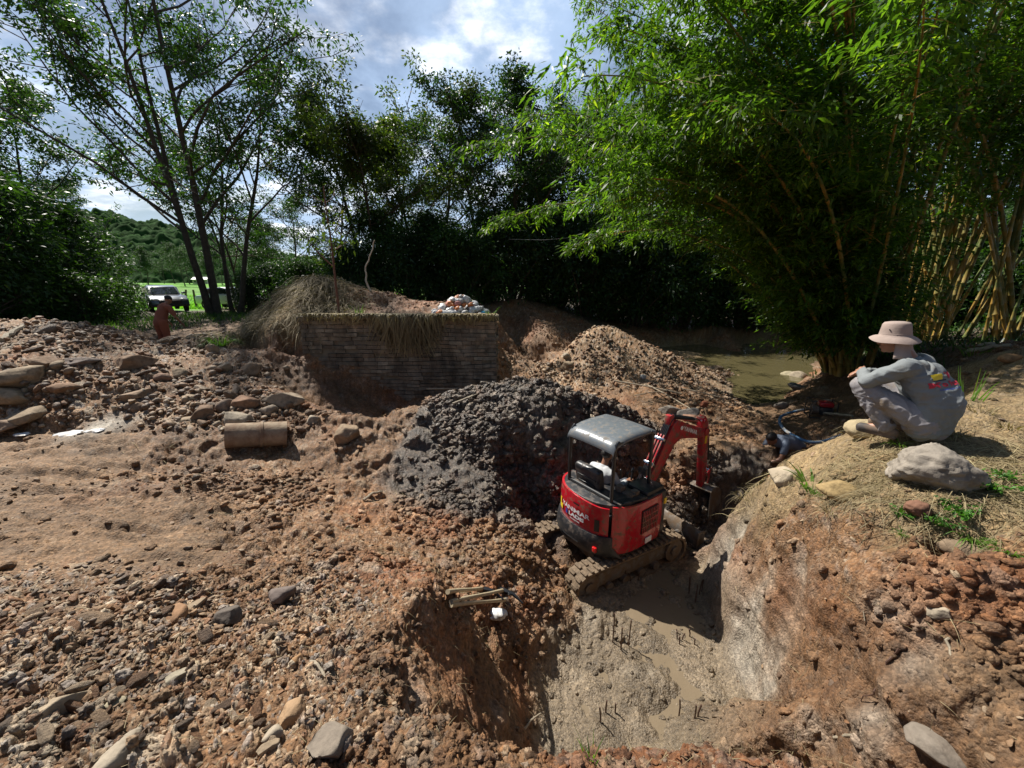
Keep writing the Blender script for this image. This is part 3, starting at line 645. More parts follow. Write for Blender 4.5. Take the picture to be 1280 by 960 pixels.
# middle trees
M_ = 'trees in the middle background'
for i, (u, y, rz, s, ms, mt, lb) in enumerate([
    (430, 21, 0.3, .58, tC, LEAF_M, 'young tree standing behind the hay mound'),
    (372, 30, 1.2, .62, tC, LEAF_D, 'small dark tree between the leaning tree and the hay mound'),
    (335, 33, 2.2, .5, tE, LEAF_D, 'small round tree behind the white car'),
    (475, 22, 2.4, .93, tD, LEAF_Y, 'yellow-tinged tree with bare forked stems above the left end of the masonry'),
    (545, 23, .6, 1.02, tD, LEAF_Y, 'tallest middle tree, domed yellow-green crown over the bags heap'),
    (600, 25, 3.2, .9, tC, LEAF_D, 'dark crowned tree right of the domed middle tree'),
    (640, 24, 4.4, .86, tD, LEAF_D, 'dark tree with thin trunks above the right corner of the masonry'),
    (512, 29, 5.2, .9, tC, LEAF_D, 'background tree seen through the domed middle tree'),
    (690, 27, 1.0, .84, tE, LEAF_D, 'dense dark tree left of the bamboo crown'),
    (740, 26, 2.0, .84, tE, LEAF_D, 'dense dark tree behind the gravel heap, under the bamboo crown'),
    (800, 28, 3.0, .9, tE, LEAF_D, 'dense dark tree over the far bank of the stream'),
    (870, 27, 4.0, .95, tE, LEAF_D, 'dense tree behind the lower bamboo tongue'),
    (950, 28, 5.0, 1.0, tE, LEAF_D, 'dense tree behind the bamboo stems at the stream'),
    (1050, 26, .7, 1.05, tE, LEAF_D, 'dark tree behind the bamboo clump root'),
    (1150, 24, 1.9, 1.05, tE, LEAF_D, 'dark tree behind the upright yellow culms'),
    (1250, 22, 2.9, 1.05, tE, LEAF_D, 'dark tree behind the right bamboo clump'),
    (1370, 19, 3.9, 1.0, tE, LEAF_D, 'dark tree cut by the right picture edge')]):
    place('t', 'broadleaf_tree', ms, (BARK, mt), ux(u, y), y, rz, s, lb, 'tree', M_)
U_ = 'bushes under the background trees'
us = [(318, 24, .55, bB), (350, 25, .7, bB), (385, 23, .7, bB), (415, 24.5, .75, bB), (448, 20, .75, bB), (480, 21.5, .85, bA), (515, 20.5, .9, bB), (548, 22, .8, bA), (580, 21, .9, bB), (612, 22.5, .8, bA), (640, 22, 1.0, bB),
      (668, 23.5, .85, bA), (700, 23.5, .9, bA), (730, 22.5, 1.1, bB), (760, 23.5, .95, bA), (792, 23, 1.15, bB), (822, 24, 1.0, bA), (856, 23.2, 1.1, bB), (890, 24, 1.0, bA), (925, 23.5, 1.15, bB), (962, 24, 1.0, bA), (1000, 22.5, 1.2, bB), (1045, 21, 1.1, bA),
      (1095, 19.5, 1.0, bA), (1150, 18.5, 1.0, bA), (1205, 17.5, 1.0, bA), (1262, 16, 1.0, bA), (1330, 14.5, 1.0, bA)]
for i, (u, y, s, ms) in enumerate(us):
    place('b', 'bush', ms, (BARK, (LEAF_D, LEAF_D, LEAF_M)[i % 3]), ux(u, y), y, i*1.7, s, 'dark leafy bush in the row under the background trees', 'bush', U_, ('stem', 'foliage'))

# ---- bamboo
CULM = mat('bamboo_culm', (.46, .25, .045), .38, var=.35, vscale=1.3, coat=.3, dirt=(.10, .13, .03), dirt_amt=.75, dscale=1.2)
CULMD = mat('dead_culm', (.42, .34, .23), .6, var=.2)
def bamboo(x, y, n, spread_dirs, label, seed, Lr=(10, 14), base_r=.55, leaf_amt=1.0, first=None, group='bamboo clumps on the right'):
    g = np.random.default_rng(seed); z0 = gz(x, y)-.15
    e = empty('bamboo_clump', (x, y, z0), 0, label, 'bamboo', group)
    LP, LD = [], []; TW = Tubes()
    for k in range(n):
        (a0, a1, t0, t1) = spread_dirs[k % len(spread_dirs)]
        az = R(g.uniform(a0, a1)); tilt = R(g.uniform(t0, t1)); L = g.uniform(*Lr)*(1-.15*(tilt > R(40)))
        br = base_r*math.sqrt(g.random()); ba = g.uniform(0, 2*math.pi)
        p = np.array([math.cos(ba)*br+math.cos(az)*.25, math.sin(ba)*br+math.sin(az)*.25, 0.0]); m = 30
        pts = [p]; side = g.normal(0, .05)
        for i in range(m):
            f = (i+1)/m; tt = tilt*(.55+.5*f)+max(0, f-.35)**1.6*R(78)*(.6+.5*math.sin(tilt)); aa = az+side*f*2
            p = p+np.array([math.cos(aa)*math.sin(tt), math.sin(aa)*math.sin(tt), math.cos(tt)])*L/m; pts.append(p)
        pts = np.array(pts); r0 = g.uniform(.038, .062)
        rad = r0*(1-np.linspace(0, 1, m+1)**1.5*.85)
        # nodes: a small swelling at each joint
        q = np.repeat(pts, 3, 0)[1:-1].copy(); rq = np.repeat(rad, 3)[1:-1].copy()
        dirv = unit(np.gradient(pts, axis=0)); idx = np.repeat(np.arange(m+1), 3)[1:-1]; off = np.tile([-.018, 0, .018], m+1)[1:-1]
        q += dirv[idx]*off[:, None]; rq[np.abs(off) < 1e-6] *= 1.22
        T = Tubes(); T.add(q, rq, 7); me = T.mesh('culm'); link('culm', me, CULM, e)
        # leafy side branches
        s0 = first if first else (.36 if t1 < 25 else .24)
        for i in range(int(m*s0), m+1):
            f = i/m; nb = 3 if f < .8 else 4
            for b in range(nb):
                a = g.uniform(0, 2*math.pi); bl = g.uniform(.7, 1.7)*(1.1-.45*f)
                d = unit(np.array([math.cos(a), math.sin(a), g.uniform(-.1, .7)])+dirv[i]*.5)
                c = pts[i]; ps = [c]
                for w_ in range(5):
                    d = unit(d+np.array([0, 0, -.13])+g.normal(0, .09, 3)); c = c+d*bl/5; ps.append(c)
                ps = np.array(ps)
                if b == 0: TW.add(ps, np.linspace(.008, .003, 6), 3)
                mm = int(24*leaf_amt*g.uniform(.6, 1.3)); w_ = g.uniform(.15, 1, mm)*4.99; j = w_.astype(int)
                c2 = ps[j]+(ps[j+1]-ps[j])*(w_-j)[:, None]+g.normal(0, .07, (mm, 3))
                LP.append(c2); LD.append(g.normal(0, .75, (mm, 3))*np.array([1, 1, .45])+np.array([0, 0, -.22])+d*.7)
    pos = np.vstack(LP); d = np.vstack(LD); nn = len(pos); L = g.uniform(.12, .22, nn)
    me = leaves_mesh('foliage', pos, d, L, L*.23+.006, g, up=1.3, droop=.15); link('foliage', me, LEAF_B, e)
    tag(link('twigs', TW.mesh('twigs'), CULM, e), kind='stuff')
    return e
bx1 = ux(1062, 11.5, -2.6)
bamboo(bx1, 11.5, 58, [(150, 205, 30, 52), (165, 218, 24, 46), (120, 200, 16, 38), (180, 236, 40, 64), (140, 215, 48, 70), (100, 250, 6, 22)], 'bamboo clump arching left over the stream from a dark root stump', 71, (9.5, 14.5), .5, 1.5, .13)
bamboo(ux(1150, 12.3, -2), 12.3, 24, [(0, 360, 2, 12), (100, 260, 6, 22), (250, 400, 8, 26)], 'bamboo clump with upright yellow culms behind the squatting man', 72, (11, 15), .8, 1.0, .50)
bamboo(ux(1290, 10.5, -1.5), 10.5, 22, [(0, 360, 4, 16), (110, 230, 12, 34), (250, 400, 8, 26)], 'bamboo clump at the right picture edge', 73, (10, 14), .8, 1.1, .34)
# ================================================================ MINI EXCAVATOR
RED = mat('red_paint', (.47, .008, .020), .28, var=.08, coat=.6, dirt=(.17, .10, .06), dirt_amt=.30, dscale=16)
REDD = mat('red_arm_paint', (.42, .012, .022), .36, var=.1, coat=.3, dirt=(.17, .11, .07), dirt_amt=.45, dscale=12)
BLK = mat('black_plastic', (.022, .023, .026), .38, var=.2, dirt=(.12, .09, .07), dirt_amt=.35, dscale=10)
BLKM = mat('black_steel', (.018, .019, .021), .3, var=.15, metal=0., coat=.2)
CANM = mat('canopy_grey', (.125, .14, .155), .34, var=.1, vscale=20, dirt=(.16, .14, .12), dirt_amt=.3, dscale=14)
STEEL = mat('muddy_steel', (.16, .15, .14), .45, metal=.3, var=.3, dirt=(.16, .11, .07), dirt_amt=.75, dscale=7, bump=.4)
CHROME = mat('cylinder_rod', (.6, .62, .65), .18, metal=1.0, var=.05)
TRK = mat('muddy_track', (.15, .105, .065), .85, var=.45, vscale=18, bump=1.2, bscale=40)
WHT = mat('white_lettering', (.8, .8, .8), .5, var=.03)
YEL = mat('yellow_decal', (.75, .55, .02), .5, var=.05)
BLU = mat('blue_decal', (.03, .07, .35), .5, var=.05)
REDL = mat('red_lamp', (.5, .01, .01), .2, var=.05, coat=.6)
GRIL = mat('grille_dark', (.035, .012, .014), .6, var=.2)
def text_mesh(body, size, shear=0.0, bold=0.006):
    cu = bpy.data.curves.new('t', 'FONT'); cu.body = body; cu.size = size; cu.align_x = 'CENTER'; cu.align_y = 'CENTER'; cu.offset = bold; cu.shear = shear; cu.resolution_u = 3
    o = bpy.data.objects.new('t', cu); C.objects.link(o); dg = bpy.context.evaluated_depsgraph_get()
    me = bpy.data.meshes.new_from_object(o.evaluated_get(dg)); bpy.data.objects.remove(o); bpy.data.curves.remove(cu)
    return me
def wrap_text(name, body, size, fn, m, parent, shear=0.0, bold=.006, sx=1.0):
    """lettering laid on a surface: fn(s, t) gives the 3-D point"""
    me = text_mesh(body, size, shear, bold)
    for v in me.vertices: v.co = fn(v.co.x*sx, v.co.y)
    return link(name, me, m, parent)

MX, MY = 1.36, 5.08
mz = FLOOR+CAMZ-.05
ex = empty('mini_excavator', (MX, MY, mz), R(28), 'red and black mini excavator with an open grey canopy, digging in the muddy pit', 'excavator')
Mh = Matrix.Rotation(R(8), 4, 'Z')
# ---- tracks
def track(sy):
    Lh, r, wd = .86, .21, .26; y0, y1 = sy*.60-wd/2*1.0, sy*.60+wd/2
    y0, y1 = sy*.49-.13, sy*.49+.13
    m = MB(); prof = []; n = 14
    def oval(rad, half, k=18):
        out = []
        for i in range(k+1):
            a = -math.pi/2+math.pi*i/k; out.append((half+rad*math.cos(a), .225+rad*math.sin(a)))
        for i in range(k+1):
            a = math.pi/2+math.pi*i/k; out.append((-half+rad*math.cos(a), .225+rad*math.sin(a)))
        return out
    o, i_ = oval(r, Lh-.1), oval(r-.03, Lh-.1)
    rows = [[(a, y, b) for a, b in o+[o[0]]] for y in (y0, y1)]
    for A, B in (((o, y0), (o, y1)), ((i_, y1), (i_, y0)), ((i_, y0), (o, y0)), ((o, y1), (i_, y1))):
        m.grid([[(a, A[1], b) for a, b in A[0]+[A[0][0]]], [(a, B[1], b) for a, b in B[0]+[B[0][0]]]])
    # lugs round the belt
    per = 2*(2*(Lh-.1))+2*math.pi*r; nl = 44
    for k in range(nl):
        s = per*k/nl; straight = 2*(Lh-.1)
        if s < straight: p, ang = (-(Lh-.1)+s, .225-r), math.pi
        elif s < straight+math.pi*r: a = -math.pi/2+(s-straight)/r; p, ang = ((Lh-.1)+r*math.cos(a), .225+r*math.sin(a)), a-math.pi/2+math.pi*2
        elif s < 2*straight+math.pi*r: p, ang = ((Lh-.1)-(s-straight-math.pi*r), .225+r), 0
        else: a = math.pi/2+(s-2*straight-math.pi*r)/r; p, ang = (-(Lh-.1)+r*math.cos(a), .225+r*math.sin(a)), a-math.pi/2
        M = Matrix.Translation((p[0], 0, p[1])) @ Matrix.Rotation(-ang, 4, 'Y')
        m.box((-.022, y0+.005, -.004), (.022, (y0+y1)/2-.012, .026), M=M, bev=.006, seg=1); m.box((-.022+.018, (y0+y1)/2+.012, -.004), (.022+.018, y1-.005, .026), M=M, bev=.006, seg=1)
    t = m.build('track', TRK, ex)
    f = MB(); f.box((-Lh+.12, sy*.49-.07, .12), (Lh-.12, sy*.49+.07, .33), bev=.03); f.build('track_frame', STEEL, t)
    for x in (-Lh+.1, Lh-.1):
        w_ = MB(); w_.cyl((x, sy*.49-.10, .225), (x, sy*.49+.10, .225), .165, 20); w_.cyl((x, sy*.49-.125, .225), (x, sy*.49+.125, .225), .07, 12); w_.build('sprocket', STEEL, t)
    for x in (-.42, -.14, .14, .42):
        w_ = MB(); w_.cyl((x, sy*.49-.11, .10), (x, sy*.49+.11, .10), .06, 14); w_.build('roller', STEEL, t)
for sy in (-1, 1): track(sy)
u_ = MB(); u_.box((-.42, -.42, .2), (.42, .42, .40), bev=.04); u_.cyl((0, 0, .38), (0, 0, .47), .33, 28); u_.build('undercarriage', STEEL, ex)
# ---- dozer blade
b = MB(); pr = [(1.28, .03), (1.25, .12), (1.24, .22), (1.27, .33), (1.31, .36), (1.33, .34), (1.295, .22), (1.31, .12), (1.34, .03)]
b.prism([(x, z+.0) for x, z in pr], -.62, .62, 'y'); b.box((1.22, -.62, .03), (1.36, -.60, .36)); b.box((1.22, .60, .03), (1.36, .62, .36))
bl = b.build('dozer_blade', STEEL, ex)
a = MB()
for s in (-1, 1): a.tube([(.35, s*.22, .22), (.9, s*.26, .17), (1.26, s*.27, .17)], [.05, .05, .045], 8)
a.tube([(.4, 0, .36), (1.24, 0, .22)], .035, 10); a.build('blade_arm', STEEL, bl)
# ---- house
def plan(rr=.62, xf=.52, ys=.60, k=30, shr=0.0):
    pts = []
    for i in range(k+1):
        a = math.pi/2+math.pi*i/k; c, s = math.cos(a), math.sin(a); e = .82
        pts.append((rr*math.copysign(abs(c)**e, c), ys*math.copysign(abs(s)**e, s)))
    # (0, ys) -> rear -> (0, -ys) then right side to the front
    pts = [(xf, ys)]+[(xf*f, ys) for f in (.66, .33)]+pts+[(xf*f, -ys) for f in (.33, .66)]+[(xf, -ys+.06), (xf+.05, -ys+.13)]
    return pts
def wallstrip(mb, pts, z0, z1, out=0.0, bulge=0.0, nz=7, thick=.03, top=None):
    n = len(pts); cen = (.0, 0)
    P2 = []
    for i, (x, y) in enumerate(pts):
        a = pts[max(0, i-1)]; c = pts[min(n-1, i+1)]; tx, ty = c[0]-a[0], c[1]-a[1]; L = math.hypot(tx, ty)+1e-9; nx, ny = ty/L, -tx/L
        if nx*(x-cen[0])+ny*(y-cen[1]) < 0: nx, ny = -nx, -ny
        P2.append((x, y, nx, ny))
    rows = []
    for j in range(nz):
        f = j/(nz-1)
        o = out+bulge*math.sin(math.pi*f)**.7
        rows.append([(x+nx*o, y+ny*o, (z0(i/(n-1)) if callable(z0) else z0)*(1-f)+(z1(i/(n-1)) if callable(z1) else z1)*f) for i, (x, y, nx, ny) in enumerate(P2)])
    inner = [[(x-nx*thick, y-ny*thick, r[i][2]) for i, (x, y, nx, ny) in enumerate(P2)] for r in rows[::-1]]
    allr = rows+inner+[rows[0]]
    mb.grid([[Mh @ Vector(p) for p in r] for r in allr])
    for e in (0, -1):
        loop = [Mh @ Vector(r[e]) for r in rows]+[Mh @ Vector(r[e]) for r in inner]
        try: mb.bm.faces.new([mb.bm.verts.new(p) for p in loop])
        except Exception: pass
pp = plan()
n_ = len(pp)
ZD = 1.22
# floor frame
f = MB(); f.prism([(x, y) for x, y in plan(.60, .50, .57)], .47, .56, 'z', M=Mh, bev=.01); f.build('floor_frame', BLK, ex)
# rear and right red panels
i0 = 3; rear = pp[i0:i0+23]; side = pp[i0+23:]
h = MB(); wallstrip(h, rear, .74, lambda t: 1.17+.05*math.sin(math.pi*min(1, t+.1)), .0, .012); rp = h.build('rear_hood', RED, ex, angle=50)
h = MB(); wallstrip(h, [((rear[-1][0]*.3+side[0][0]*.7), (rear[-1][1]*.3+side[0][1]*.7))]+side, .53, lambda t: 1.20-.03*t, .0, .014); sp_ = h.build('side_hood', RED, ex, angle=50)
h = MB(); wallstrip(h, pp[:4], .56, .86, 0, .01); h.build('left_fender', RED, ex)
h = MB(); wallstrip(h, pp[i0:i0+24], lambda t: .49+.0*t, lambda t: .78-.0*t, .03, .028, 9, .05); wallstrip(h, rear[-2:]+side[:3], .49, lambda t: .78-.28*t, .028, .024, 9, .05); cwt = h.build('counterweight', BLK, ex, angle=50)
h = MB(); wallstrip(h, pp[i0+4:i0+17], .575, .60, .056, .006, 3, .02); h.build('bumper_rib', BLKM, cwt)
def on_rear(s, z, out):
    """point on the rear shell at arc position s (0..1 over the rear pts)"""
    x = min(max(s, 0), .999)*(len(rear)-1); i = int(x); a, b_ = rear[i], rear[min(i+1, len(rear)-1)]; f = x-i
    px, py = a[0]+(b_[0]-a[0])*f, a[1]+(b_[1]-a[1])*f; L = math.hypot(px, py)
    return Mh @ Vector((px*(1+out/L), py*(1+out/L), z))
# length of the rear arc in metres, for lettering
arc = sum(math.hypot(rear[i+1][0]-rear[i][0], rear[i+1][1]-rear[i][1]) for i in range(len(rear)-1))
def dec(name, s0, z0, body, size, m, sx=1.0, tilt=0.0, parent=None, out=.022, bold=.004):
    return wrap_text(name, body, size, lambda s, t: on_rear(s0+s/arc, z0+t+s*tilt, out), m, parent or rp, 0.0, bold, sx)
dec('lettering', .66, .985, 'YANMAR', .088, WHT, 1.2, bold=.0025)
dec('lettering', .685, .905, 'LADIS', .07, WHT, 1.1, bold=.004)
dec('lettering', .675, .85, 'locações', .032, WHT, 1.1, bold=.001)
def patch(name, s0, s1, z0, z1, m, parent, out=.021):
    q = MB(); q.grid([[on_rear(s0+(s1-s0)*k/5, z, out) for k in range(6)] for z in (z0, z1)]); q.grid([[on_rear(s0+(s1-s0)*k/5, z, out-.004) for k in range(6)] for z in (z0, z1)]); return q.build(name, m, parent)
patch('decal', .57, .595, .87, .935, BLU, rp)
patch('decal', .435, .47, .87, 1.02, YEL, rp); patch('decal', .47, .505, .87, .94, YEL, rp)
# hood vent slot and latch
q = MB(); q.grid([[on_rear(s, z, .021) for s in (.86, .87, .90, .91)] for z in (.83, .86, .98, 1.0)]); q.build('vent', BLKM, rp)
q = MB(); q.grid([[on_rear(s, z, .023) for s in (.66, .71)] for z in (1.085, 1.11)]); q.build('latch', BLKM, rp)
# side grille
yS = -.6145
g_ = MB()
g_.box((-.06, yS-.006, .74), (.28, yS+.004, 1.08), M=Mh, bev=.01)
gr = g_.build('grille', GRIL, sp_)
g_ = MB()
for k in range(9): g_.box((-.045+.0355*k, yS-.016, .75), (-.031+.0355*k, yS-.005, 1.07), M=Mh, bev=.003, seg=1)
for z in (.83, .91, .99): g_.box((-.055, yS-.0175, z), (.275, yS-.004, z+.010), M=Mh)
g_.build('grille_bars', REDD, gr)
q = MB(); q.box((.05, yS-.010, .565), (.18, yS, .64), M=Mh); q.build('warning_label', WHT, sp_)
q = MB(); q.box((.40, yS-.012, 1.03), (.45, yS+.0, 1.11), M=Mh); q.build('decal', YEL, sp_)
q = MB(); q.box((-.02, -.03, -.03), (.02, .03, .04), M=Matrix.Translation(on_rear(.885, .60, .075)), bev=.008); q.build('rear_lamp', REDL, cwt)
# top deck, consoles
d = MB(); d.prism([(x*.96, y*.96) for x, y in pp[i0:i0+25]]+[(.10, -.57), (.10, .0), (-.12, .05), (-.12, .56)], 1.10, 1.215, 'z', M=Mh, bev=.015); d.build('deck', BLK, ex)
d = MB(); d.prism([(.08, -.585), (.50, -.585), (.55, -.48), (.55, -.18), (.08, -.18)], .56, 1.19, 'z', M=Mh, bev=.02)
d.box((.12, -.55, 1.17), (.50, -.20, 1.25), M=Mh, bev=.03); con = d.build('right_console', BLK, ex)
d = MB()
d.box((-.02, -.47, 1.21), (.06, -.38, 1.27), M=Mh, bev=.01); d.box((-.12, -.30, 1.21), (-.02, -.2, 1.29), M=Mh, bev=.01); d.box((-.10, -.46, 1.20), (.04, -.21, 1.235), M=Mh, bev=.01); d.build('controls', STEEL, con)
d = MB(); d.box((.40, -.30, 1.30), (.44, -.17, 1.40), M=Mh, bev=.01); d.cyl(Mh @ Vector((.42, -.24, 1.22)), Mh @ Vector((.42, -.24, 1.32)), .012, 8); d.build('display', BLK, con)
for (x, y) in ((.34, -.10), (.34, .34)):
    d = MB(); d.tube([Mh @ Vector(p) for p in ((x, y, .95), (x+.01, y, 1.15), (x+.04, y, 1.28))], [.012, .012, .014], 8); d.ell(Mh @ Vector((x+.045, y, 1.31)), (.026, .026, .045), 10, 8)
    lv = d.build('control_lever', BLKM, ex)
d = MB(); d.box((.12, .40, .56), (.42, .56, 1.0), M=Mh, bev=.03); d.build('left_console', BLK, ex)
d = MB()
for y in (.03, .16, .29):
    d.tube([Mh @ Vector(p) for p in ((.5, y, .56), (.49, y, .95), (.45, y, 1.18))], .010, 6); d.ell(Mh @ Vector((.45, y, 1.19)), .02, 8, 6)
d.build('travel_levers', BLKM, ex)
# seat
s_ = MB(); s_.box((-.18, -.10, .90), (.26, .36, 1.01), M=Mh, bev=.045, seg=3); seat = s_.build('seat', BLK, ex)
Mb = Mh @ Matrix.Translation((-.20, .13, 1.0)) @ Matrix.Rotation(R(-9), 4, 'Y')
s_ = MB(); s_.box((-.07, -.235, 0), (.05, .235, .50), M=Mb, bev=.05, seg=4); sb = s_.build('backrest', BLK, ex)
s_ = MB(); s_.box((-.082, -.17, .33), (-.068, .17, .36), M=Mb, bev=.004); s_.box((-.085, -.15, .08), (-.07, .15, .27), M=Mb, bev=.004); s_.build('back_panel', BLKM, sb)
# canopy
cx0, cx1, cyw, zt = -.40, .36, .38, 2.04
def cpost(x, y, ztop, name='post'):
    q = MB(); rr = .10; sx_ = 1 if x < 0 else -1
    q.tube([Mh @ Vector(p) for p in ((x, y, 1.15), (x, y, ztop-rr*1.3), (x+sx_*.02, y, ztop-rr*.6), (x+sx_*rr*.7, y, ztop-.015))], .024, 10); return q.build(name, BLKM, can)
c_ = MB(); rows = []
prof = [(cx0-.045, zt-.135), (cx0-.04, zt-.105), (cx0-.02, zt-.07), (cx0+.03, zt-.035), (cx0+.10, zt-.015), (cx0+.2, zt+.005), (0, zt+.015), (.3, zt+.01), (cx1-.02, zt-.005), (cx1+.05, zt-.03)]
cols = [-cyw-.02, -cyw, -cyw*.8, -cyw*.4, 0, cyw*.4, cyw*.8, cyw, cyw+.02]
def crow(off):
    return [[Mh @ Vector((x, y, z-off-(.03 if abs(y) > cyw+.01 else 0)+.012*(1-(y/cyw)**2))) for y in cols] for x, z in prof]
top, bot = crow(0), crow(.022)
c_.grid(top+bot[::-1]+[top[0]])
for e in (0, -1):
    for i in range(len(prof)-1):
        vs = [c_.bm.verts.new(p) for p in (top[i][e], top[i+1][e], bot[i+1][e], bot[i][e])]; c_.bm.faces.new(vs)
can = c_.build('canopy', CANM, ex, angle=60)
for y in (-cyw, cyw): cpost(cx0, y, zt-.0); cpost(cx1, y, zt)
q = MB(); q.tube([Mh @ Vector(p) for p in ((cx0, -cyw, 1.24), (cx0, cyw, 1.24))], .02, 8)
for y in (-cyw, cyw): q.tube([Mh @ Vector(p) for p in ((cx0+.05, y, zt-.045), (cx1-.05, y, zt-.03))], .02, 8)
q.build('canopy_rail', BLKM, can)
# ---- boom, arm, bucket in the plane of the house heading
HB = Mh @ Matrix.Translation((0, -.02, 0))
def plate(name, poly, w0, w1, m, parent, bev=.012):
    q = MB(); q.prism(poly, w0, w1, 'y', M=HB, bev=bev); return q.build(name, m, parent)
sw = MB(); sw.box((.50, -.13, .45), (.68, .13, .95), M=HB, bev=.03); sw.cyl(HB @ Vector((.68, 0, .45)), HB @ Vector((.68, 0, .95)), .085, 16); sw.box((.66, -.10, .50), (.86, -.05, .92), M=HB, bev=.02); sw.box((.66, .05, .50), (.86, .10, .92), M=HB, bev=.02)
swp = sw.build('swing_post', STEEL, ex)
boomp = [(.74, .78), (.70, .86), (.76, .94), (1.02, 1.30), (1.24, 1.66), (1.34, 1.80), (1.44, 1.85), (1.56, 1.80), (1.9, 1.66), (2.2, 1.55), (2.33, 1.50), (2.36, 1.42), (2.30, 1.36), (2.12, 1.38), (1.80, 1.46), (1.56, 1.50), (1.42, 1.44), (1.30, 1.28), (1.08, 1.02), (.86, .78)]
boom = plate('boom', boomp, -.065, .065, REDD, ex)
def cylr(a, b_, r, frac, y, parent, name='hydraulic_cylinder'):
    A, B = Vector((a[0], y, a[1])), Vector((b_[0], y, b_[1])); mid = A.lerp(B, frac)
    q = MB(); q.cyl(HB @ A, HB @ mid, r, 14); q.cyl(HB @ (A+Vector((0, -.04, 0))), HB @ (A+Vector((0, .04, 0))), r*.9, 12); o = q.build(name, BLKM, parent)
    q = MB(); q.cyl(HB @ mid, HB @ B, r*.55, 12); q.cyl(HB @ (B+Vector((0, -.04, 0))), HB @ (B+Vector((0, .04, 0))), r*.9, 12); q.build('rod', CHROME, o); return o
cylr((.86, .60), (1.36, 1.36), .045, .72, 0, boom)
cylr((1.32, 1.92), (2.25, 1.66), .038, .70, 0, boom)
q = MB(); q.box((1.24, -.05, 1.78), (1.36, .05, 1.95), M=HB, bev=.015); q.build('boom_bracket', REDD, boom)
# hoses on the lower boom with clamps, a red guard over them
q = MB()
for k in range(5):
    y = -.048+.024*k; q.tube([HB @ Vector(p) for p in ((.66, y, .98), (.74, y, 1.08), (.98, y, 1.37), (1.19, y, 1.70), (1.27, y, 1.84), (1.34, y, 1.89))], .0105, 6)
q.build('hose_bundle', BLKM, boom)
q = MB()
for k in range(3):
    y = -.05+.05*k; q.box((.0, y-.012, .0), (.52, y+.012, .016), M=HB @ Matrix.Translation((.86, 0, 1.225)) @ Matrix.Rotation(R(-58), 4, 'Y'), bev=.004)
q.build('hose_guard', REDD, boom)
for (x, z) in ((.88, 1.26), (1.1, 1.60)):
    q = MB(); q.box((-.02, -.085, -.03), (.02, .085, .03), M=HB @ Matrix.Translation((x, 0, z)) @ Matrix.Rotation(R(-58), 4, 'Y'), bev=.006); q.build('hose_clamp', CHROME, boom)
wrap_text('lettering', 'YANMAR', .10, lambda s, t: HB @ Vector((1.84+s, -.0685, 1.585+t-s*.40)), WHT, boom, 0, .004)
q = MB(); q.ell(HB @ Vector((1.57, -.067, 1.69)), (.035, .005, .035), 12, 8); q.build('emblem', WHT, boom)
armp = [(2.22, 1.72), (2.30, 1.74), (2.40, 1.62), (2.47, 1.46), (2.50, 1.2), (2.565, .50), (2.55, .34), (2.50, .31), (2.45, .36), (2.36, 1.0), (2.28, 1.38), (2.22, 1.52)]
arm = plate('arm', armp, -.055, .055, REDD, ex)
for y in (-.085, .068):
    q = MB(); q.cyl(HB @ Vector((2.34, y, 1.45)), HB @ Vector((2.34, y+.018, 1.45)), .06, 16); q.cyl(HB @ Vector((2.25, y, 1.66)), HB @ Vector((2.25, y+.018, 1.66)), .04, 12); q.build('pivot_pin', REDD, arm)
q = MB(); q.box((2.36, -.0585, 1.22), (2.42, -.053, 1.36), M=HB); q.build('decal', YEL, arm)
cylr((2.50, 1.42), (2.70, .62), .035, .72, 0, arm)
q = MB(); q.prism([(2.68, .66), (2.72, .64), (2.70, .30), (2.66, .28)], -.05, -.03, 'y', M=HB); q.prism([(2.68, .66), (2.72, .64), (2.70, .30), (2.66, .28)], .03, .05, 'y', M=HB)
q.prism([(2.5, .56), (2.52, .60), (2.71, .68), (2.72, .63)], -.07, -.052, 'y', M=HB); q.prism([(2.5, .56), (2.52, .60), (2.71, .68), (2.72, .63)], .052, .07, 'y', M=HB); q.build('bucket_link', REDD, arm)
# bucket: curved shell with side plates and teeth
bk = [(2.44, .34), (2.50, .40), (2.72, .36), (2.82, .22), (2.86, .02), (2.80, -.18), (2.66, -.30), (2.48, -.32)]
q = MB()
for y0, y1 in ((-.24, -.225), (.225, .24)): q.prism(bk, y0, y1, 'y', M=HB)
A = [[HB @ Vector((x, y, z)) for x, z in bk] for y in (-.225, .225)]; B = [[HB @ Vector((2.6+(x-2.6)*.93, y, .02+(z-.02)*.93)) for x, z in bk] for y in (-.225, .225)]
q.grid(A); q.grid(B)
bkt = q.build('bucket', STEEL, ex)
for y in (-.19, -.06, .07, .20):
    q = MB(); q.prism([(2.50, -.30), (2.48, -.335), (2.36, -.34), (2.37, -.32)], y-.028, y+.028, 'y', M=HB); q.build('tooth', STEEL, bkt)
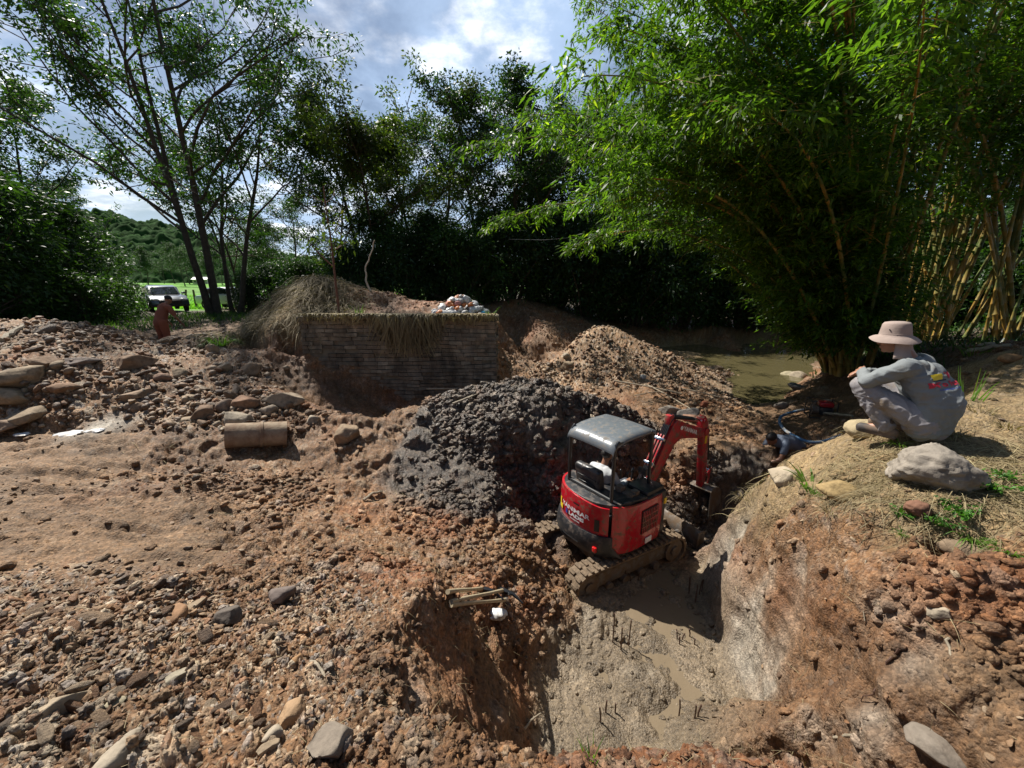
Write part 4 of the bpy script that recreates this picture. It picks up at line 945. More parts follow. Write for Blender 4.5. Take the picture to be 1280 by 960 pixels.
# ================================================================ PEOPLE
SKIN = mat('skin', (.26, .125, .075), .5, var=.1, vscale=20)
SKINL = mat('skin_lighter', (.34, .17, .105), .5, var=.1, vscale=20)  # even skin tone of the squatting man, lighter than the other figures
HAIR = mat('dark_hair', (.012, .009, .008), .6, var=.3)
SHIRT = mat('grey_shirt', (.19, .205, .21), .85, var=.12, vscale=3, bump=.9, bscale=9, dirt=(.20, .17, .14), dirt_amt=.2, dscale=5)
PANTS = mat('grey_trousers', (.255, .24, .25), .85, var=.12, vscale=3, bump=.9, bscale=11, dirt=(.22, .17, .12), dirt_amt=.3, dscale=5)
HATM = mat('pinkish_hat_cloth', (.33, .255, .22), .9, var=.15, bump=.2, bscale=30)
REDP = mat('red_print', (.45, .02, .04), .7, var=.05)
BOOT = mat('muddy_boot', (.06, .05, .045), .7, var=.3, dirt=(.18, .12, .08), dirt_amt=.5)
def cap(mb, a, b, ra, rb=None, seg=14):
    rb = ra if rb is None else rb; a, b = Vector(a), Vector(b)
    mb.tube([a, b], [ra, rb], n=seg); mb.ell(a, ra, seg, 10); mb.ell(b, rb, seg, 10)
def chain(mb, pts, rad):
    for i in range(len(pts)-1): cap(mb, pts[i], pts[i+1], rad[i], rad[i+1])
def face(mb, c, f, up, s=1.0):
    """skull, jaw, nose, lips, ears, brow about head centre c looking along f"""
    f = Vector(f).normalized(); up = Vector(up); sd_ = up.cross(f).normalized(); up = f.cross(sd_).normalized()
    M = Matrix((f, sd_, up)).transposed().to_4x4(); M.translation = Vector(c); M = M @ Matrix.Scale(s, 4)
    mb.ell((0, 0, .025), (.098, .077, .095), 20, 16, M=M); mb.ell((.028, 0, -.045), (.062, .058, .068), 16, 12, M=M)
    mb.ell((.062, 0, -.092), (.024, .026, .020), 10, 8, M=M)
    mb.tube([(.088, 0, .022), (.106, 0, -.012), (.112, 0, -.024)], [.009, .012, .013], 8, M=M); mb.ell((.105, 0, -.028), (.014, .017, .010), 10, 8, M=M)
    mb.ell((.088, 0, -.056), (.012, .024, .006), 10, 8, M=M); mb.ell((.086, 0, -.067), (.012, .021, .007), 10, 8, M=M)
    for y in (-1, 1):
        mb.ell((-.005, y*.080, -.008), (.020, .009, .032), 10, 8, M=M); mb.ell((.078, y*.030, .034), (.014, .024, .007), 10, 8, M=M); mb.ell((.066, y*.042, -.02), (.02, .02, .02), 8, 8, M=M)
    return M
def eyes(M, parent):
    for y in (-1, 1):
        q = MB(); q.ell((.082, y*.031, .012), (.011, .013, .009), 10, 8, M=M); q.build('eye', mat('eye_dark', (.05, .04, .035), .2, var=.02), parent)
def hand(mb, w, d, n, s=1.0, curl=.5, thumb=1):
    """w wrist, d along the palm, n back-of-hand normal"""
    d = Vector(d).normalized(); n = Vector(n); n = (n-d*n.dot(d)).normalized(); x = d.cross(n)*thumb; w = Vector(w)
    for k in range(4): cap(mb, w+x*(.012*(k-1.5))*s, w+d*.085*s+x*(.021*(k-1.5))*s, .015*s, .012*s, 8)
    for k, L in enumerate((.062, .075, .070, .055)):
        p = w+d*.09*s+x*(.021*(k-1.5))*s; dd = d.copy(); r = .0095*s
        for j in range(3):
            dd = (dd-n*curl*.7).normalized(); q = p+dd*L*s*(.45, .32, .23)[j]; cap(mb, p, q, r, r*.9, 8); p, r = q, r*.92
    p = w+d*.02*s-x*.03*s; dd = (d*.7-x*.75-n*.2).normalized()
    for j in range(3):
        q = p+dd*(.035, .03, .025)[j]*s; cap(mb, p, q, .013*s, .011*s, 8); p = q; dd = (dd+d*.3-n*curl*.3).normalized()
def folds(a, sc, seed):
    return lambda co: (a*fbm(co*np.array([1, 1, .6]), sc, 3, seed)+a*.7*np.abs(fbm(co @ np.array([[.8, .3, .2], [-.4, .9, .5], [.3, -.5, 1.0]]), sc*.9, 2, seed+3))).astype(F32)

def creases(a, sc, seed, M):
    M = np.array(M, float)
    def f(co):
        q = co @ M; w = fbm(co, 4, 2, seed+9)[:, None]*.15; v = 1-np.abs(fbm(q+w, sc, 2, seed))*3.2
        v2 = 1-np.abs(fbm(q*1.9+w+5, sc, 2, seed+4))*3.2; amt = np.clip(fbm(co, 3.5, 2, seed+20)*2+.6, 0, 1)
        return (a*np.clip(v, 0, 1)**1.5*amt+a*.5*np.clip(v2, 0, 1)**1.5+a*.5*fbm(co, 7, 2, seed+2)).astype(F32)
    return f
# ---- man squatting on the right bank
MP = P(1132, 551, h=-1.36)
man = empty('person', (MP.x, MP.y, gz(MP.x, MP.y)+.01), R(122), 'man in grey shirt and pinkish brimmed hat squatting on the right bank', 'person')
zs = 1.0
HIP = [(-.10, s*.09, .20) for s in (1, -1)]; KN = [(.36, s*.165, .44) for s in (1, -1)]; AN = [(.12, s*.15, .09) for s in (1, -1)]
SH = [(.075, s*.185, .655) for s in (1, -1)]; EL = [(.30, .235, .50), (.31, -.22, .50)]; WR = [(.42, .04, .565), (.42, -.03, .53)]
HC = Vector((.245, 0, .865))
bd = MB()
cap(bd, (-.10, 0, .22), (-.15, 0, .38), .12, .13); cap(bd, (-.15, 0, .38), (.03, 0, .60), .13, .12); cap(bd, (.03, 0, .60), (.10, 0, .68), .11, .065); chain(bd, [(.08, 0, .68), (.17, 0, .78), HC-Vector((.02, 0, .02))], [.062, .055, .06])
for i in (0, 1):
    chain(bd, [HIP[i], KN[i], AN[i]], [.075, .05, .036]); cap(bd, AN[i], (AN[i][0]+.18, AN[i][1], .04), .038, .03)
    chain(bd, [(.05, SH[i][1]*.6, .64), SH[i], EL[i], WR[i]], [.06, .05, .038, .026])
Mf = face(bd, HC, (1, .12, -.12), (0, 0, 1), 1.0)
hand(bd, WR[0], (.35, -.9, -.1), (.6, .2, .8), 1.0, .45, 1); hand(bd, WR[1], (.35, .85, .05), (.6, 0, .8), 1.0, .5, -1)
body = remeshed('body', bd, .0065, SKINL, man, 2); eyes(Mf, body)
sh = MB()
cap(sh, (-.135, .0, .17), (-.165, 0, .36), .135, .14); cap(sh, (-.165, 0, .36), (-.02, 0, .57), .14, .135)
for s in (1, -1): cap(sh, (-.10, s*.06, .16), (-.13, s*.06, .36), .125, .125); cap(sh, (-.13, s*.06, .36), (.02, s*.09, .58), .125, .105); cap(sh, (-.165, s*.10, .12), (-.14, s*.06, .30), .055, .10)
cap(sh, (.02, 0, .58), (.10, 0, .66), .13, .085); cap(sh, (.0, 0, .44), (.10, 0, .58), .12, .10)
for i in (0, 1): chain(sh, [(.04, SH[i][1]*.55, .635), SH[i], EL[i], (WR[i][0]*.75+EL[i][0]*.25, WR[i][1]*.75+EL[i][1]*.25, WR[i][2]*.75+EL[i][2]*.25)], [.09, .078, .060, .045])
shirt = remeshed('shirt', sh, .008, SHIRT, man, 2, creases(.020, 5, 5, [[.7, .2, .4], [.2, .6, .3], [-.8, .3, 1.2]]))
tr = MB(); cap(tr, (-.10, .07, .17), (-.10, -.07, .17), .125); cap(tr, (-.16, 0, .14), (-.10, 0, .18), .10, .12)
for i in (0, 1):
    chain(tr, [HIP[i], (KN[i][0]*.55+HIP[i][0]*.45, KN[i][1], KN[i][2]*.55+HIP[i][2]*.45), KN[i]], [.115, .096, .078]); chain(tr, [KN[i], (.25, KN[i][1], .27), (AN[i][0]+.01, AN[i][1], .10)], [.076, .076, .066])
trs = remeshed('trousers', tr, .008, PANTS, man, 2, creases(.017, 6, 15, [[1.0, .2, .4], [.2, .8, .3], [-.4, .3, .9]]))
for i in (0, 1):
    q = MB(); cap(q, (AN[i][0]-.05, AN[i][1], .05), (AN[i][0]+.17, AN[i][1]+.01, .042), .048, .042); cap(q, (AN[i][0]-.01, AN[i][1], .06), (AN[i][0], AN[i][1], .13), .05, .047); q.box((AN[i][0]-.09, AN[i][1]-.045, -.0), (AN[i][0]+.20, AN[i][1]+.045, .03), bev=.012); remeshed('boot', q, .008, BOOT, man, 2)
q = MB(); q.ell((-.012, 0, .025), (.104, .083, .088), 16, 12, M=Mf); q.build('hair', HAIR, man)
# hat: crown, drooping brim, neck cloth
hm = Mf @ Matrix.Translation((-.005, 0, .045)) @ Matrix.Rotation(R(-4), 4, 'Y')
q = MB(); rows = []
for r, z in ((.001, .125), (.05, .124), (.082, .117), (.094, .10), (.100, .06), (.106, .02), (.110, .0), (.13, -.008), (.150, -.022), (.168, -.040), (.170, -.044), (.163, -.043), (.13, -.016), (.106, -.008), (.100, .0)):
    rows.append([(r*math.cos(t)*1.06, r*math.sin(t)*.96, z+(.030*abs(math.sin(t))**2*-1+.018*math.cos(t*1)+.008*math.sin(t*4+1))*max(0, (r-.11)/.09)) for t in [2*math.pi*k/36 for k in range(37)]])
q.grid(rows, M=hm); bmesh.ops.remove_doubles(q.bm, verts=q.bm.verts, dist=.0005); hat = q.build('hat', HATM, man, angle=60)
q = MB(); q.tube([hm @ Vector((.104*1.06*math.cos(t), .104*.97*math.sin(t), .012)) for t in [2*math.pi*k/32 for k in range(32)]], .0045, 6, closed=True); q.build('hat_band', HATM, hat)
for s in (1, -1):
    q = MB(); q.ell(hm @ Vector((.03, s*.098, .055)), .006, 8, 6); q.build('eyelet', BLKM, hat)
q = MB(); rows = []
for j, (z, r0) in enumerate(((-.015, .108), (-.05, .112), (-.09, .112), (-.125, .118), (-.165, .140), (-.205, .165))):
    rows.append([(r0*math.cos(t)*1.0-.01, r0*math.sin(t)*.95*(1+.05*math.sin(t*9+j)), z+.01*math.sin(t*5+j)) for t in [R(98)+R(164)*k/30 for k in range(31)]])
q.grid(rows, M=hm); nf = q.build('neck_flap', HATM, hat, angle=60); md = nf.modifiers.new('s', 'SOLIDIFY'); md.thickness = .006
# print on the back, laid on the cloth
def on_back(obj, s, t, z0=.52, y0=.02):
    o = Vector((-.8, y0-s, z0+t+.16)); d = Vector((.86, 0, -.25)).normalized()
    ok, loc, no, fi = obj.ray_cast(o, d)
    return (loc+no*.005) if ok else o
bpy.context.view_layer.update()
def back_text(body, size, s0, t0, m, name='print', bold=.003, sx=1.0):
    me = text_mesh(body, size, 0, bold)
    bm_ = bmesh.new(); bm_.from_mesh(me); bmesh.ops.triangulate(bm_, faces=bm_.faces); bmesh.ops.subdivide_edges(bm_, edges=bm_.edges, cuts=1); bm_.to_mesh(me); bm_.free()
    for v in me.vertices: v.co = on_back(shirt, v.co.x*sx+s0, v.co.y+t0)
    return link(name, me, m, shirt)
back_text('Mão Forte', .058, -.035, .055, REDP)
q = MB(); q.grid([[on_back(shirt, -.135+.07*k/4, .10+.05*j/3) for k in range(5)] for j in range(4)]); q.build('print', YEL, shirt)
q = MB(); q.grid([[on_back(shirt, -.135+.09*k/4, .088+.01*j/1) for k in range(5)] for j in range(2)]); q.build('print', BLKM, shirt)
back_text('V', .07, -.01, .125, REDP, bold=.006)
back_text('construção e reforma', .022, -.03, .012, BLU, bold=.0005)

# ---- driver in the excavator
DG = mat('pale_grey_shirt', (.45, .46, .47), .85, var=.08, vscale=4, bump=.3, bscale=18)
DJ = mat('dark_trousers', (.05, .055, .07), .85, var=.2)
dp = empty('person', Matrix.Translation((MX, MY, mz)) @ (Matrix.Rotation(R(36), 4, 'Z') @ Vector((.03, .13, .92))), R(36), 'man driving the excavator, seen from behind in a pale shirt and dark cap', 'person')
D = MB(); cap(D, (-.04, 0, .14), (-.06, 0, .40), .12, .12); cap(D, (-.06, 0, .40), (-.01, 0, .50), .11, .06); chain(D, [(-.01, 0, .5), (.03, 0, .60), (.05, 0, .66)], [.055, .05, .055])
for s in (1, -1):
    chain(D, [(0, s*.09, .12), (.40, s*.12, .16), (.48, s*.12, -.25)], [.075, .055, .04]); cap(D, (.48, s*.12, -.27), (.62, s*.12, -.33), .04, .035)
    chain(D, [(-.04, s*.12, .47), (-.03, s*.19, .45), (.08, s*.25, .24), (.30, s*.22, .26)], [.05, .048, .038, .026]); hand(D, (.31, s*.22, .265), (1, 0, .0), (0, 0, 1), 1.0, .9, s)
Md = face(D, (.06, 0, .70), (1, 0, -.2), (0, 0, 1), .95); db = remeshed('body', D, .009, SKIN, dp, 2); eyes(Md, db)
D = MB(); cap(D, (-.04, 0, .10), (-.07, 0, .38), .145, .145); 
for s in (1, -1): cap(D, (-.05, s*.06, .12), (-.06, s*.08, .40), .11, .105); chain(D, [(-.03, s*.08, .45), (-.03, s*.18, .44), (.08, s*.25, .24), (.24, s*.225, .255)], [.085, .072, .055, .045])
cap(D, (-.05, 0, .4), (-.01, 0, .49), .12, .07); dsh = remeshed('shirt', D, .012, DG, dp, 3, folds(.012, 9, 25))
D = MB(); cap(D, (-.03, .06, .10), (-.03, -.06, .10), .12)
for s in (1, -1): chain(D, [(0, s*.09, .11), (.40, s*.12, .155), (.48, s*.12, -.22)], [.105, .078, .06])
remeshed('trousers', D, .013, DJ, dp, 3, folds(.01, 9, 35))
D = MB(); D.ell((-.018, 0, .01), (.100, .084, .085), 16, 12, M=Md); D.build('hair', HAIR, dp)
D = MB(); D.ell((.0, 0, .052), (.106, .086, .078), 18, 12, M=Md); D.box((.05, -.065, .045), (.175, .065, .058), M=Md, bev=.006); D.build('cap', mat('dark_cap', (.012, .013, .018), .8), dp)
bpy.context.view_layer.update()
me = text_mesh('Mão Forte', .06, 0, .002)
for v in me.vertices:
    ok, loc, no, fi = dsh.ray_cast(Vector((-.8, -v.co.x, .42+v.co.y)), Vector((1, 0, 0))); v.co = loc+no*.005 if ok else Vector((-.2, -v.co.x, .42+v.co.y))
link('print', me, REDP, dsh)

# ---- digger down in the hole, bending over its edge
hx, hy = P(985, 566, y=7.35).x, 7.35
hp = P(972, 552, y=7.3)
zb = hp.z-.50
d3 = empty('person', (hp.x+.02, hp.y-.15, zb-.46), R(190), 'dark-haired man in a grey shirt bending down in the trench beyond the right bank', 'person')
Dh = Vector((0.28, 0, 1.10)); D = MB()
for s in (1, -1):
    chain(D, [(-.32, s*.10, .82), (-.20, s*.12, .46), (-.28, s*.12, .08)], [.08, .055, .04]); cap(D, (-.28, s*.12, .05), (-.12, s*.12, .03), .04, .035)
    chain(D, [(.10, s*.14, 1.02), (.14, s*.19, 1.0), (.26, s*.24, .78), (.46, s*.14, .66)], [.055, .05, .04, .028]); hand(D, (.47, s*.14, .655), (.8, 0, -.6), (.5, 0, .8), 1, .6, s)
chain(D, [(-.32, 0, .86), (-.12, 0, .98), (.10, 0, 1.04), (.18, 0, 1.05)], [.13, .12, .11, .06]); cap(D, (.18, 0, 1.05), (.25, 0, 1.08), .055, .055)
M3 = face(D, Dh, (.7, 0, -.6), (.5, 0, .8), 1.0); b3 = remeshed('body', D, .009, SKIN, d3, 2); eyes(M3, b3)
D = MB(); chain(D, [(-.33, 0, .86), (-.12, 0, .99), (.10, 0, 1.04)], [.155, .15, .13])
for s in (1, -1): chain(D, [(.08, s*.1, 1.03), (.14, s*.18, 1.0), (.19, s*.21, .90)], [.085, .072, .062])
remeshed('shirt', D, .013, mat('blue_grey_shirt', (.15, .18, .24), .85), d3, 3, folds(.012, 9, 45))
D = MB(); cap(D, (-.32, .06, .82), (-.32, -.06, .82), .125)
for s in (1, -1): chain(D, [(-.32, s*.10, .80), (-.20, s*.12, .46), (-.28, s*.12, .10)], [.11, .08, .065])
remeshed('trousers', D, .014, DJ, d3, 3)
D = MB(); D.ell((-.012, 0, .045), (.104, .086, .088), 16, 12, M=M3); D.build('hair', HAIR, d3)

# ---- worker in rust-coloured trousers by the track, bending towards a bag
ORG = mat('rust_clothes', (.30, .085, .04), .85, var=.15, vscale=6)
wp = P(207, 433, y=10.6)
d4 = empty('person', (wp.x, wp.y, gz(wp.x, wp.y)+.0), R(75), 'worker in rust-coloured clothes standing stooped beyond the left rubble ridge', 'person')
D = MB()
for s in (1, -1):
    chain(D, [(0, s*.09, .88), (.03, s*.11, .48), (-.02, s*.11, .08)], [.085, .058, .04]); cap(D, (-.02, s*.11, .05), (.14, s*.12, .03), .042, .036)
    chain(D, [(.20, s*.14, 1.30), (.20, s*.20, 1.28), (.24, s*.29, 1.02), (.40, s*.24, .84)], [.055, .05, .04, .028]); hand(D, (.41, s*.24, .83), (.5, 0, -.8), (.8, 0, .5), 1, .6, s)
chain(D, [(0, 0, .92), (.08, 0, 1.10), (.20, 0, 1.31), (.25, 0, 1.37)], [.125, .12, .11, .06]); cap(D, (.25, 0, 1.37), (.31, 0, 1.44), .055, .055)
M4 = face(D, (.34, 0, 1.50), (.9, 0, -.5), (.4, 0, .9), 1.0); b4 = remeshed('body', D, .01, SKIN, d4, 2); eyes(M4, b4)
D = MB(); chain(D, [(-.0, 0, .86), (.08, 0, 1.10), (.20, 0, 1.30)], [.155, .15, .13])
for s in (1, -1): chain(D, [(.17, s*.1, 1.30), (.20, s*.19, 1.28), (.23, s*.27, 1.10)], [.085, .072, .06])
remeshed('shirt', D, .013, mat('rust_shirt', (.24, .075, .04), .85, var=.2, vscale=6), d4, 3, folds(.012, 9, 55))
D = MB(); cap(D, (0, .06, .86), (0, -.06, .86), .125)
for s in (1, -1): chain(D, [(0, s*.09, .86), (.03, s*.11, .48), (-.02, s*.11, .10)], [.115, .085, .075])
remeshed('trousers', D, .013, ORG, d4, 3, folds(.014, 8, 65))
D = MB(); D.ell((-.012, 0, .045), (.104, .086, .088), 16, 12, M=M4); D.build('hair', HAIR, d4)
d4.scale = (.9, .9, .9); dp.scale = (.93, .93, .93); man.scale = (.95, .95, .95)
# ================================================================ SURFACE QUERIES
def surf(x, y):
    """displaced ground point and normal at many (x, y)"""
    x = np.asarray(x, float); y = np.asarray(y, float); e = .03
    z = base_h(x, y); nx = -(base_h(x+e, y)-base_h(x-e, y))/(2*e); ny = -(base_h(x, y+e)-base_h(x, y-e))/(2*e)
    N = unit(np.stack([nx, ny, np.ones_like(nx)], 1)); Pn = np.stack([x, y, z], 1); T = base_t(x, y)
    d, col, wet = detail(Pn, N, T, np.linalg.norm(Pn, axis=1))
    Q = Pn+N*d[:, None]; Q[:, 2] += CAMZ; surf.col = np.concatenate([col, wet[:, None]], 1)
    return Q, N, T
def hit(u, v, t0=.6, t1=60.0):
    du, dv = u-640.0, v-480.0; D = np.array([du, FPX*cth-dv*sth, -FPX*sth-dv*cth])/FPX
    t = np.geomspace(t0, t1, 4000); p = D[None]*t[:, None]; h = base_h(p[:, 0], p[:, 1])
    k = np.argmax(p[:, 2] < h)
    return Vector((p[k, 0], p[k, 1], h[k]+CAMZ)), float(t[k]*1.0)       # point, depth along the lens axis
# ================================================================ ROCKS
def _ico(sub):
    bm = bmesh.new(); bmesh.ops.create_icosphere(bm, subdivisions=sub, radius=1.0)
    V = np.array([v.co[:] for v in bm.verts]); F = np.array([[v.index for v in f.verts] for f in bm.faces]); bm.free(); return V, F
ICO = {k: _ico(k) for k in (1, 2, 3, 4, 5)}
def rock_V(seed, sub=3, planes=9, cut=.72, noise=.05, sc=(1, 1, 1), ns=2.5):
    g = np.random.default_rng(seed); V = ICO[sub][0].copy()
    for k in range(planes):
        n = unit(g.normal(0, 1, 3)); c = g.uniform(cut-.12, cut+.12); d = V @ n; V = V-np.outer(np.maximum(d-c, 0), n)
    if noise: V = V*(1+noise*fbm(V+seed, ns, 4, seed)[:, None]*1.6)
    return V*np.array(sc)
def stone_mat(name, cols, by='island', rough=.85, bump=.8, bs=18.0, stain=0):
    m, n, l, b = nt(name)
    g = n.new('ShaderNodeNewGeometry') if by == 'island' else n.new('ShaderNodeObjectInfo')
    rp = n.new('ShaderNodeValToRGB'); rp.color_ramp.interpolation = 'CONSTANT' if len(cols) > 3 else 'LINEAR'
    while len(rp.color_ramp.elements) < len(cols): rp.color_ramp.elements.new(.5)
    for i, c in enumerate(cols): rp.color_ramp.elements[i].position = i/len(cols); rp.color_ramp.elements[i].color = (*c, 1)
    l.new(g.outputs['Random Per Island' if by == 'island' else 'Random'], rp.inputs[0])
    tc = n.new('ShaderNodeTexCoord'); ns = n.new('ShaderNodeTexNoise'); ns.inputs['Scale'].default_value = bs*.35 if by == 'island' else 3; ns.inputs['Detail'].default_value = 9; ns.inputs['Roughness'].default_value = .65; l.new(tc.outputs['Object'], ns.inputs['Vector'])
    mr = n.new('ShaderNodeMapRange'); mr.inputs['From Min'].default_value = .28; mr.inputs['From Max'].default_value = .72; mr.inputs['To Min'].default_value = .5; mr.inputs['To Max'].default_value = 1.45; l.new(ns.outputs['Fac'], mr.inputs['Value'])
    sc = n.new('ShaderNodeVectorMath'); sc.operation = 'SCALE'; l.new(rp.outputs[0], sc.inputs[0]); l.new(mr.outputs[0], sc.inputs['Scale']); out_ = sc.outputs[0]
    if stain:
        mpg = n.new('ShaderNodeMapping'); mpg.inputs['Scale'].default_value = (1, 1, .45); l.new(tc.outputs['Object'], mpg.inputs['Vector'])
        n5 = n.new('ShaderNodeTexNoise'); n5.inputs['Scale'].default_value = 2.2; n5.inputs['Detail'].default_value = 8; n5.inputs['Roughness'].default_value = .62; l.new(mpg.outputs[0], n5.inputs['Vector'])
        m5 = n.new('ShaderNodeMapRange'); m5.inputs['From Min'].default_value = .36; m5.inputs['From Max'].default_value = .64; m5.inputs['To Min'].default_value = 1-stain; m5.inputs['To Max'].default_value = 1+stain*.55; l.new(n5.outputs['Fac'], m5.inputs['Value'])
        s5 = n.new('ShaderNodeVectorMath'); s5.operation = 'SCALE'; l.new(out_, s5.inputs[0]); l.new(m5.outputs[0], s5.inputs['Scale']); out_ = s5.outputs[0]
    l.new(out_, b.inputs['Base Color'])
    b.inputs['Roughness'].default_value = rough*.72; b.inputs['Specular IOR Level'].default_value = .45
    n3 = n.new('ShaderNodeTexNoise'); n3.inputs['Scale'].default_value = bs if by == 'island' else 9; n3.inputs['Detail'].default_value = 9; n3.inputs['Roughness'].default_value = .7; l.new(tc.outputs['Object'], n3.inputs['Vector'])
    bp = n.new('ShaderNodeBump'); bp.inputs['Strength'].default_value = bump; bp.inputs['Distance'].default_value = .02 if by == 'island' else .06; l.new(n3.outputs['Fac'], bp.inputs['Height']); l.new(bp.outputs[0], b.inputs['Normal'])
    return m
BROWNS = [(.20, .12, .065), (.27, .175, .10), (.15, .082, .042), (.17, .12, .082), (.33, .24, .155), (.115, .070, .042), (.22, .11, .05)]
ST_I = stone_mat('rubble_stone', BROWNS)
ST_O = stone_mat('single_stone', BROWNS, by='object')
CL_B = stone_mat('earth_clod', [(.155, .095, .058), (.19, .115, .07), (.12, .072, .045), (.21, .12, .065), (.17, .085, .045)], rough=.95, bump=1.0, bs=40)
CL_K = stone_mat('black_clod', [(.055, .045, .038), (.075, .062, .052), (.10, .085, .072), (.045, .038, .033), (.09, .07, .055)], rough=.48, bump=1.0, bs=35)
CL_R = stone_mat('red_clod', [(.24, .105, .05), (.20, .08, .035), (.27, .13, .065), (.17, .075, .04)], rough=.95, bump=1.0, bs=40)
def scatter(name, m, want, n, smin, smax, seed, protos, az=(-60, 60), rr=(.9, 26), flat=(.45, .9), sink=.25, px=(.0035, .02), pw=2.2, label=None, keep=None, align=None, soil=0):
    """stones set on the real surface; sizes between smin..smax metres, never smaller than a picture detail"""
    g = np.random.default_rng(seed)
    a = np.radians(g.uniform(az[0], az[1], n*5)); r = np.exp(g.uniform(math.log(rr[0]), math.log(rr[1]), n*5))
    x, y = np.sin(a)*r, np.cos(a)*r; T = base_t(x, y); w_ = sum(T[:, TYPES.index(k)]*f for k, f in want.items())
    cl = np.clip(fbm(np.stack([x, y, x*0], 1), 1.1, 3, seed)*3.2+.62, .05, 1.4)
    ok = g.random(len(x)) < w_*cl
    if keep is not None: ok &= keep(x, y)
    x, y, r = x[ok][:n], y[ok][:n], r[ok][:n]; Q, N, T = surf(x, y); k = len(x); sc_ = surf.col
    s = smin*(smax/smin)**(g.random(k)**(pw*.62)); s = np.maximum(s, r*px[0]); s = np.minimum(s, np.maximum(smax*.6, r*px[1]))
    VV, FF, CC = [], [], []; off = 0
    pi = g.integers(0, len(protos), k)
    ang = g.uniform(0, 2*math.pi, k); tilt = g.normal(0, .45, (k, 2))
    sx = g.uniform(.8, 1.35, k); sy = g.uniform(.6, 1.0, k); sz = g.uniform(flat[0], flat[1], k)
    if align is not None: ang = align+g.normal(0, .45, k); sx *= 1.5; sy *= .75
    for q in range(len(protos)):
        V, F = protos[q]; j = np.where(pi == q)[0]
        if not len(j): continue
        S = V[None]*np.stack([sx[j], sy[j], sz[j]], 1)[:, None, :]*(s[j]*.5)[:, None, None]
        zt = unit(N[j]*.8+np.stack([tilt[j, 0], tilt[j, 1], np.ones(len(j))*.5], 1)); xa = np.stack([np.cos(ang[j]), np.sin(ang[j]), np.zeros(len(j))], 1)
        ya = unit(np.cross(zt, xa)); xa = np.cross(ya, zt)
        W = S[..., 0:1]*xa[:, None]+S[..., 1:2]*ya[:, None]+S[..., 2:3]*zt[:, None]
        W += (Q[j]+N[j]*(s[j]*sz[j]*.5*(1-2*sink))[:, None])[:, None]
        nv = V.shape[0]; FF.append((F[None]+(np.arange(len(j))*nv)[:, None, None]+off).reshape(-1, 3)); VV.append(W.reshape(-1, 3)); off += nv*len(j)
        if soil: c_ = sc_[j].copy(); c_[:, :3] *= soil*g.uniform(.72, 1.3, (len(j), 1)); CC.append(np.repeat(c_, nv, 0))
    me = np_mesh(name, np.vstack(VV), np.vstack(FF), smooth=bool(soil)); o = link(name, me, m)
    if soil: ca = me.attributes.new('Col', 'FLOAT_COLOR', 'POINT'); ca.data.foreach_set('color', np.vstack(CC).astype(F32).ravel()); tag(o, kind='stuff')
    if label: tag(o, label, name)
    return o, x, y, s
pr1 = [(rock_V(200+k, 2, 9, .55, .08), ICO[2][1]) for k in range(6)]
prn = [(rock_V(210+k, 3, 12, .52, .07, ns=3), ICO[3][1]) for k in range(8)]
pr0 = [(rock_V(220+k, 2, 6, .7, .12), ICO[2][1]) for k in range(6)]
prc = [(rock_V(240+k, 2, 3, .8, .5, ns=1.7), ICO[2][1]) for k in range(8)]
prf = [(rock_V(250+k, 3, 3, .85, .55, ns=2.1), ICO[3][1]) for k in range(8)]
wr = {'g': 1.0, 'n': .15, 'b': .06, 'r': .05, 'u': .02, 's': .04, 'w': .02, 'f': .03}
scatter('rubble', ST_I, wr, NS1//2,   .005, .048, 1, prn, rr=(.85, 2.8), pw=3.4, sink=.38, label='loose angular brown and tan stones covering the nearest part of the foreground mound', flat=(.18, .6))
scatter('rubble', ST_I, wr, NS1, .008, .085, 11, pr1, rr=(2.4, 12), flat=(.25, .7), pw=4.0, sink=.38, label='loose angular stones in the earth of the flat ground and the left ridge')
scatter('gravel', ST_I, {'n': 1.0, 'g': .6}, NS2, .03, .16, 2, pr0, az=(-58, 40), rr=(5, 19), label='small brown stones of the conical heap by the stream and of the far ridge')
wc = {'b': .9, 'u': .13, 'g': .5, 's': .15, 'f': .22, 'x': .1, 'r': .6, 'w': .04, 'm': .03}
scatter('clods', GM, wc, NS3//2, .006, .08, 3, prf, rr=(.9, 3.2), pw=3.6, flat=(.55, 1), sink=.42, soil=1.0, label='loose lumps of brown earth on the nearest dug-up ground')
scatter('clods', GM, wc, NS3, .012, .125, 13, prc, rr=(3.0, 24), pw=3.6, flat=(.55, 1), sink=.42, soil=1.0, label='loose lumps of brown earth over the farther dug-up ground')
scatter('black_mud', GM, {'k': 1.0}, NS4, .018, .21, 4, prf, rr=(4, 11), az=(-25, 30), flat=(.4, 1), sink=.46, pw=3.4, soil=1.15, label='glistening black lumps covering the dark mud heap behind the excavator')
scatter('mud', GM, {'m': .8}, NS6, .015, .14, 6, prc, rr=(1.6, 6), az=(-5, 50), flat=(.3, .7), sink=.55, soil=1.0, label='soft grey lumps in the wet mud of the pit floor')

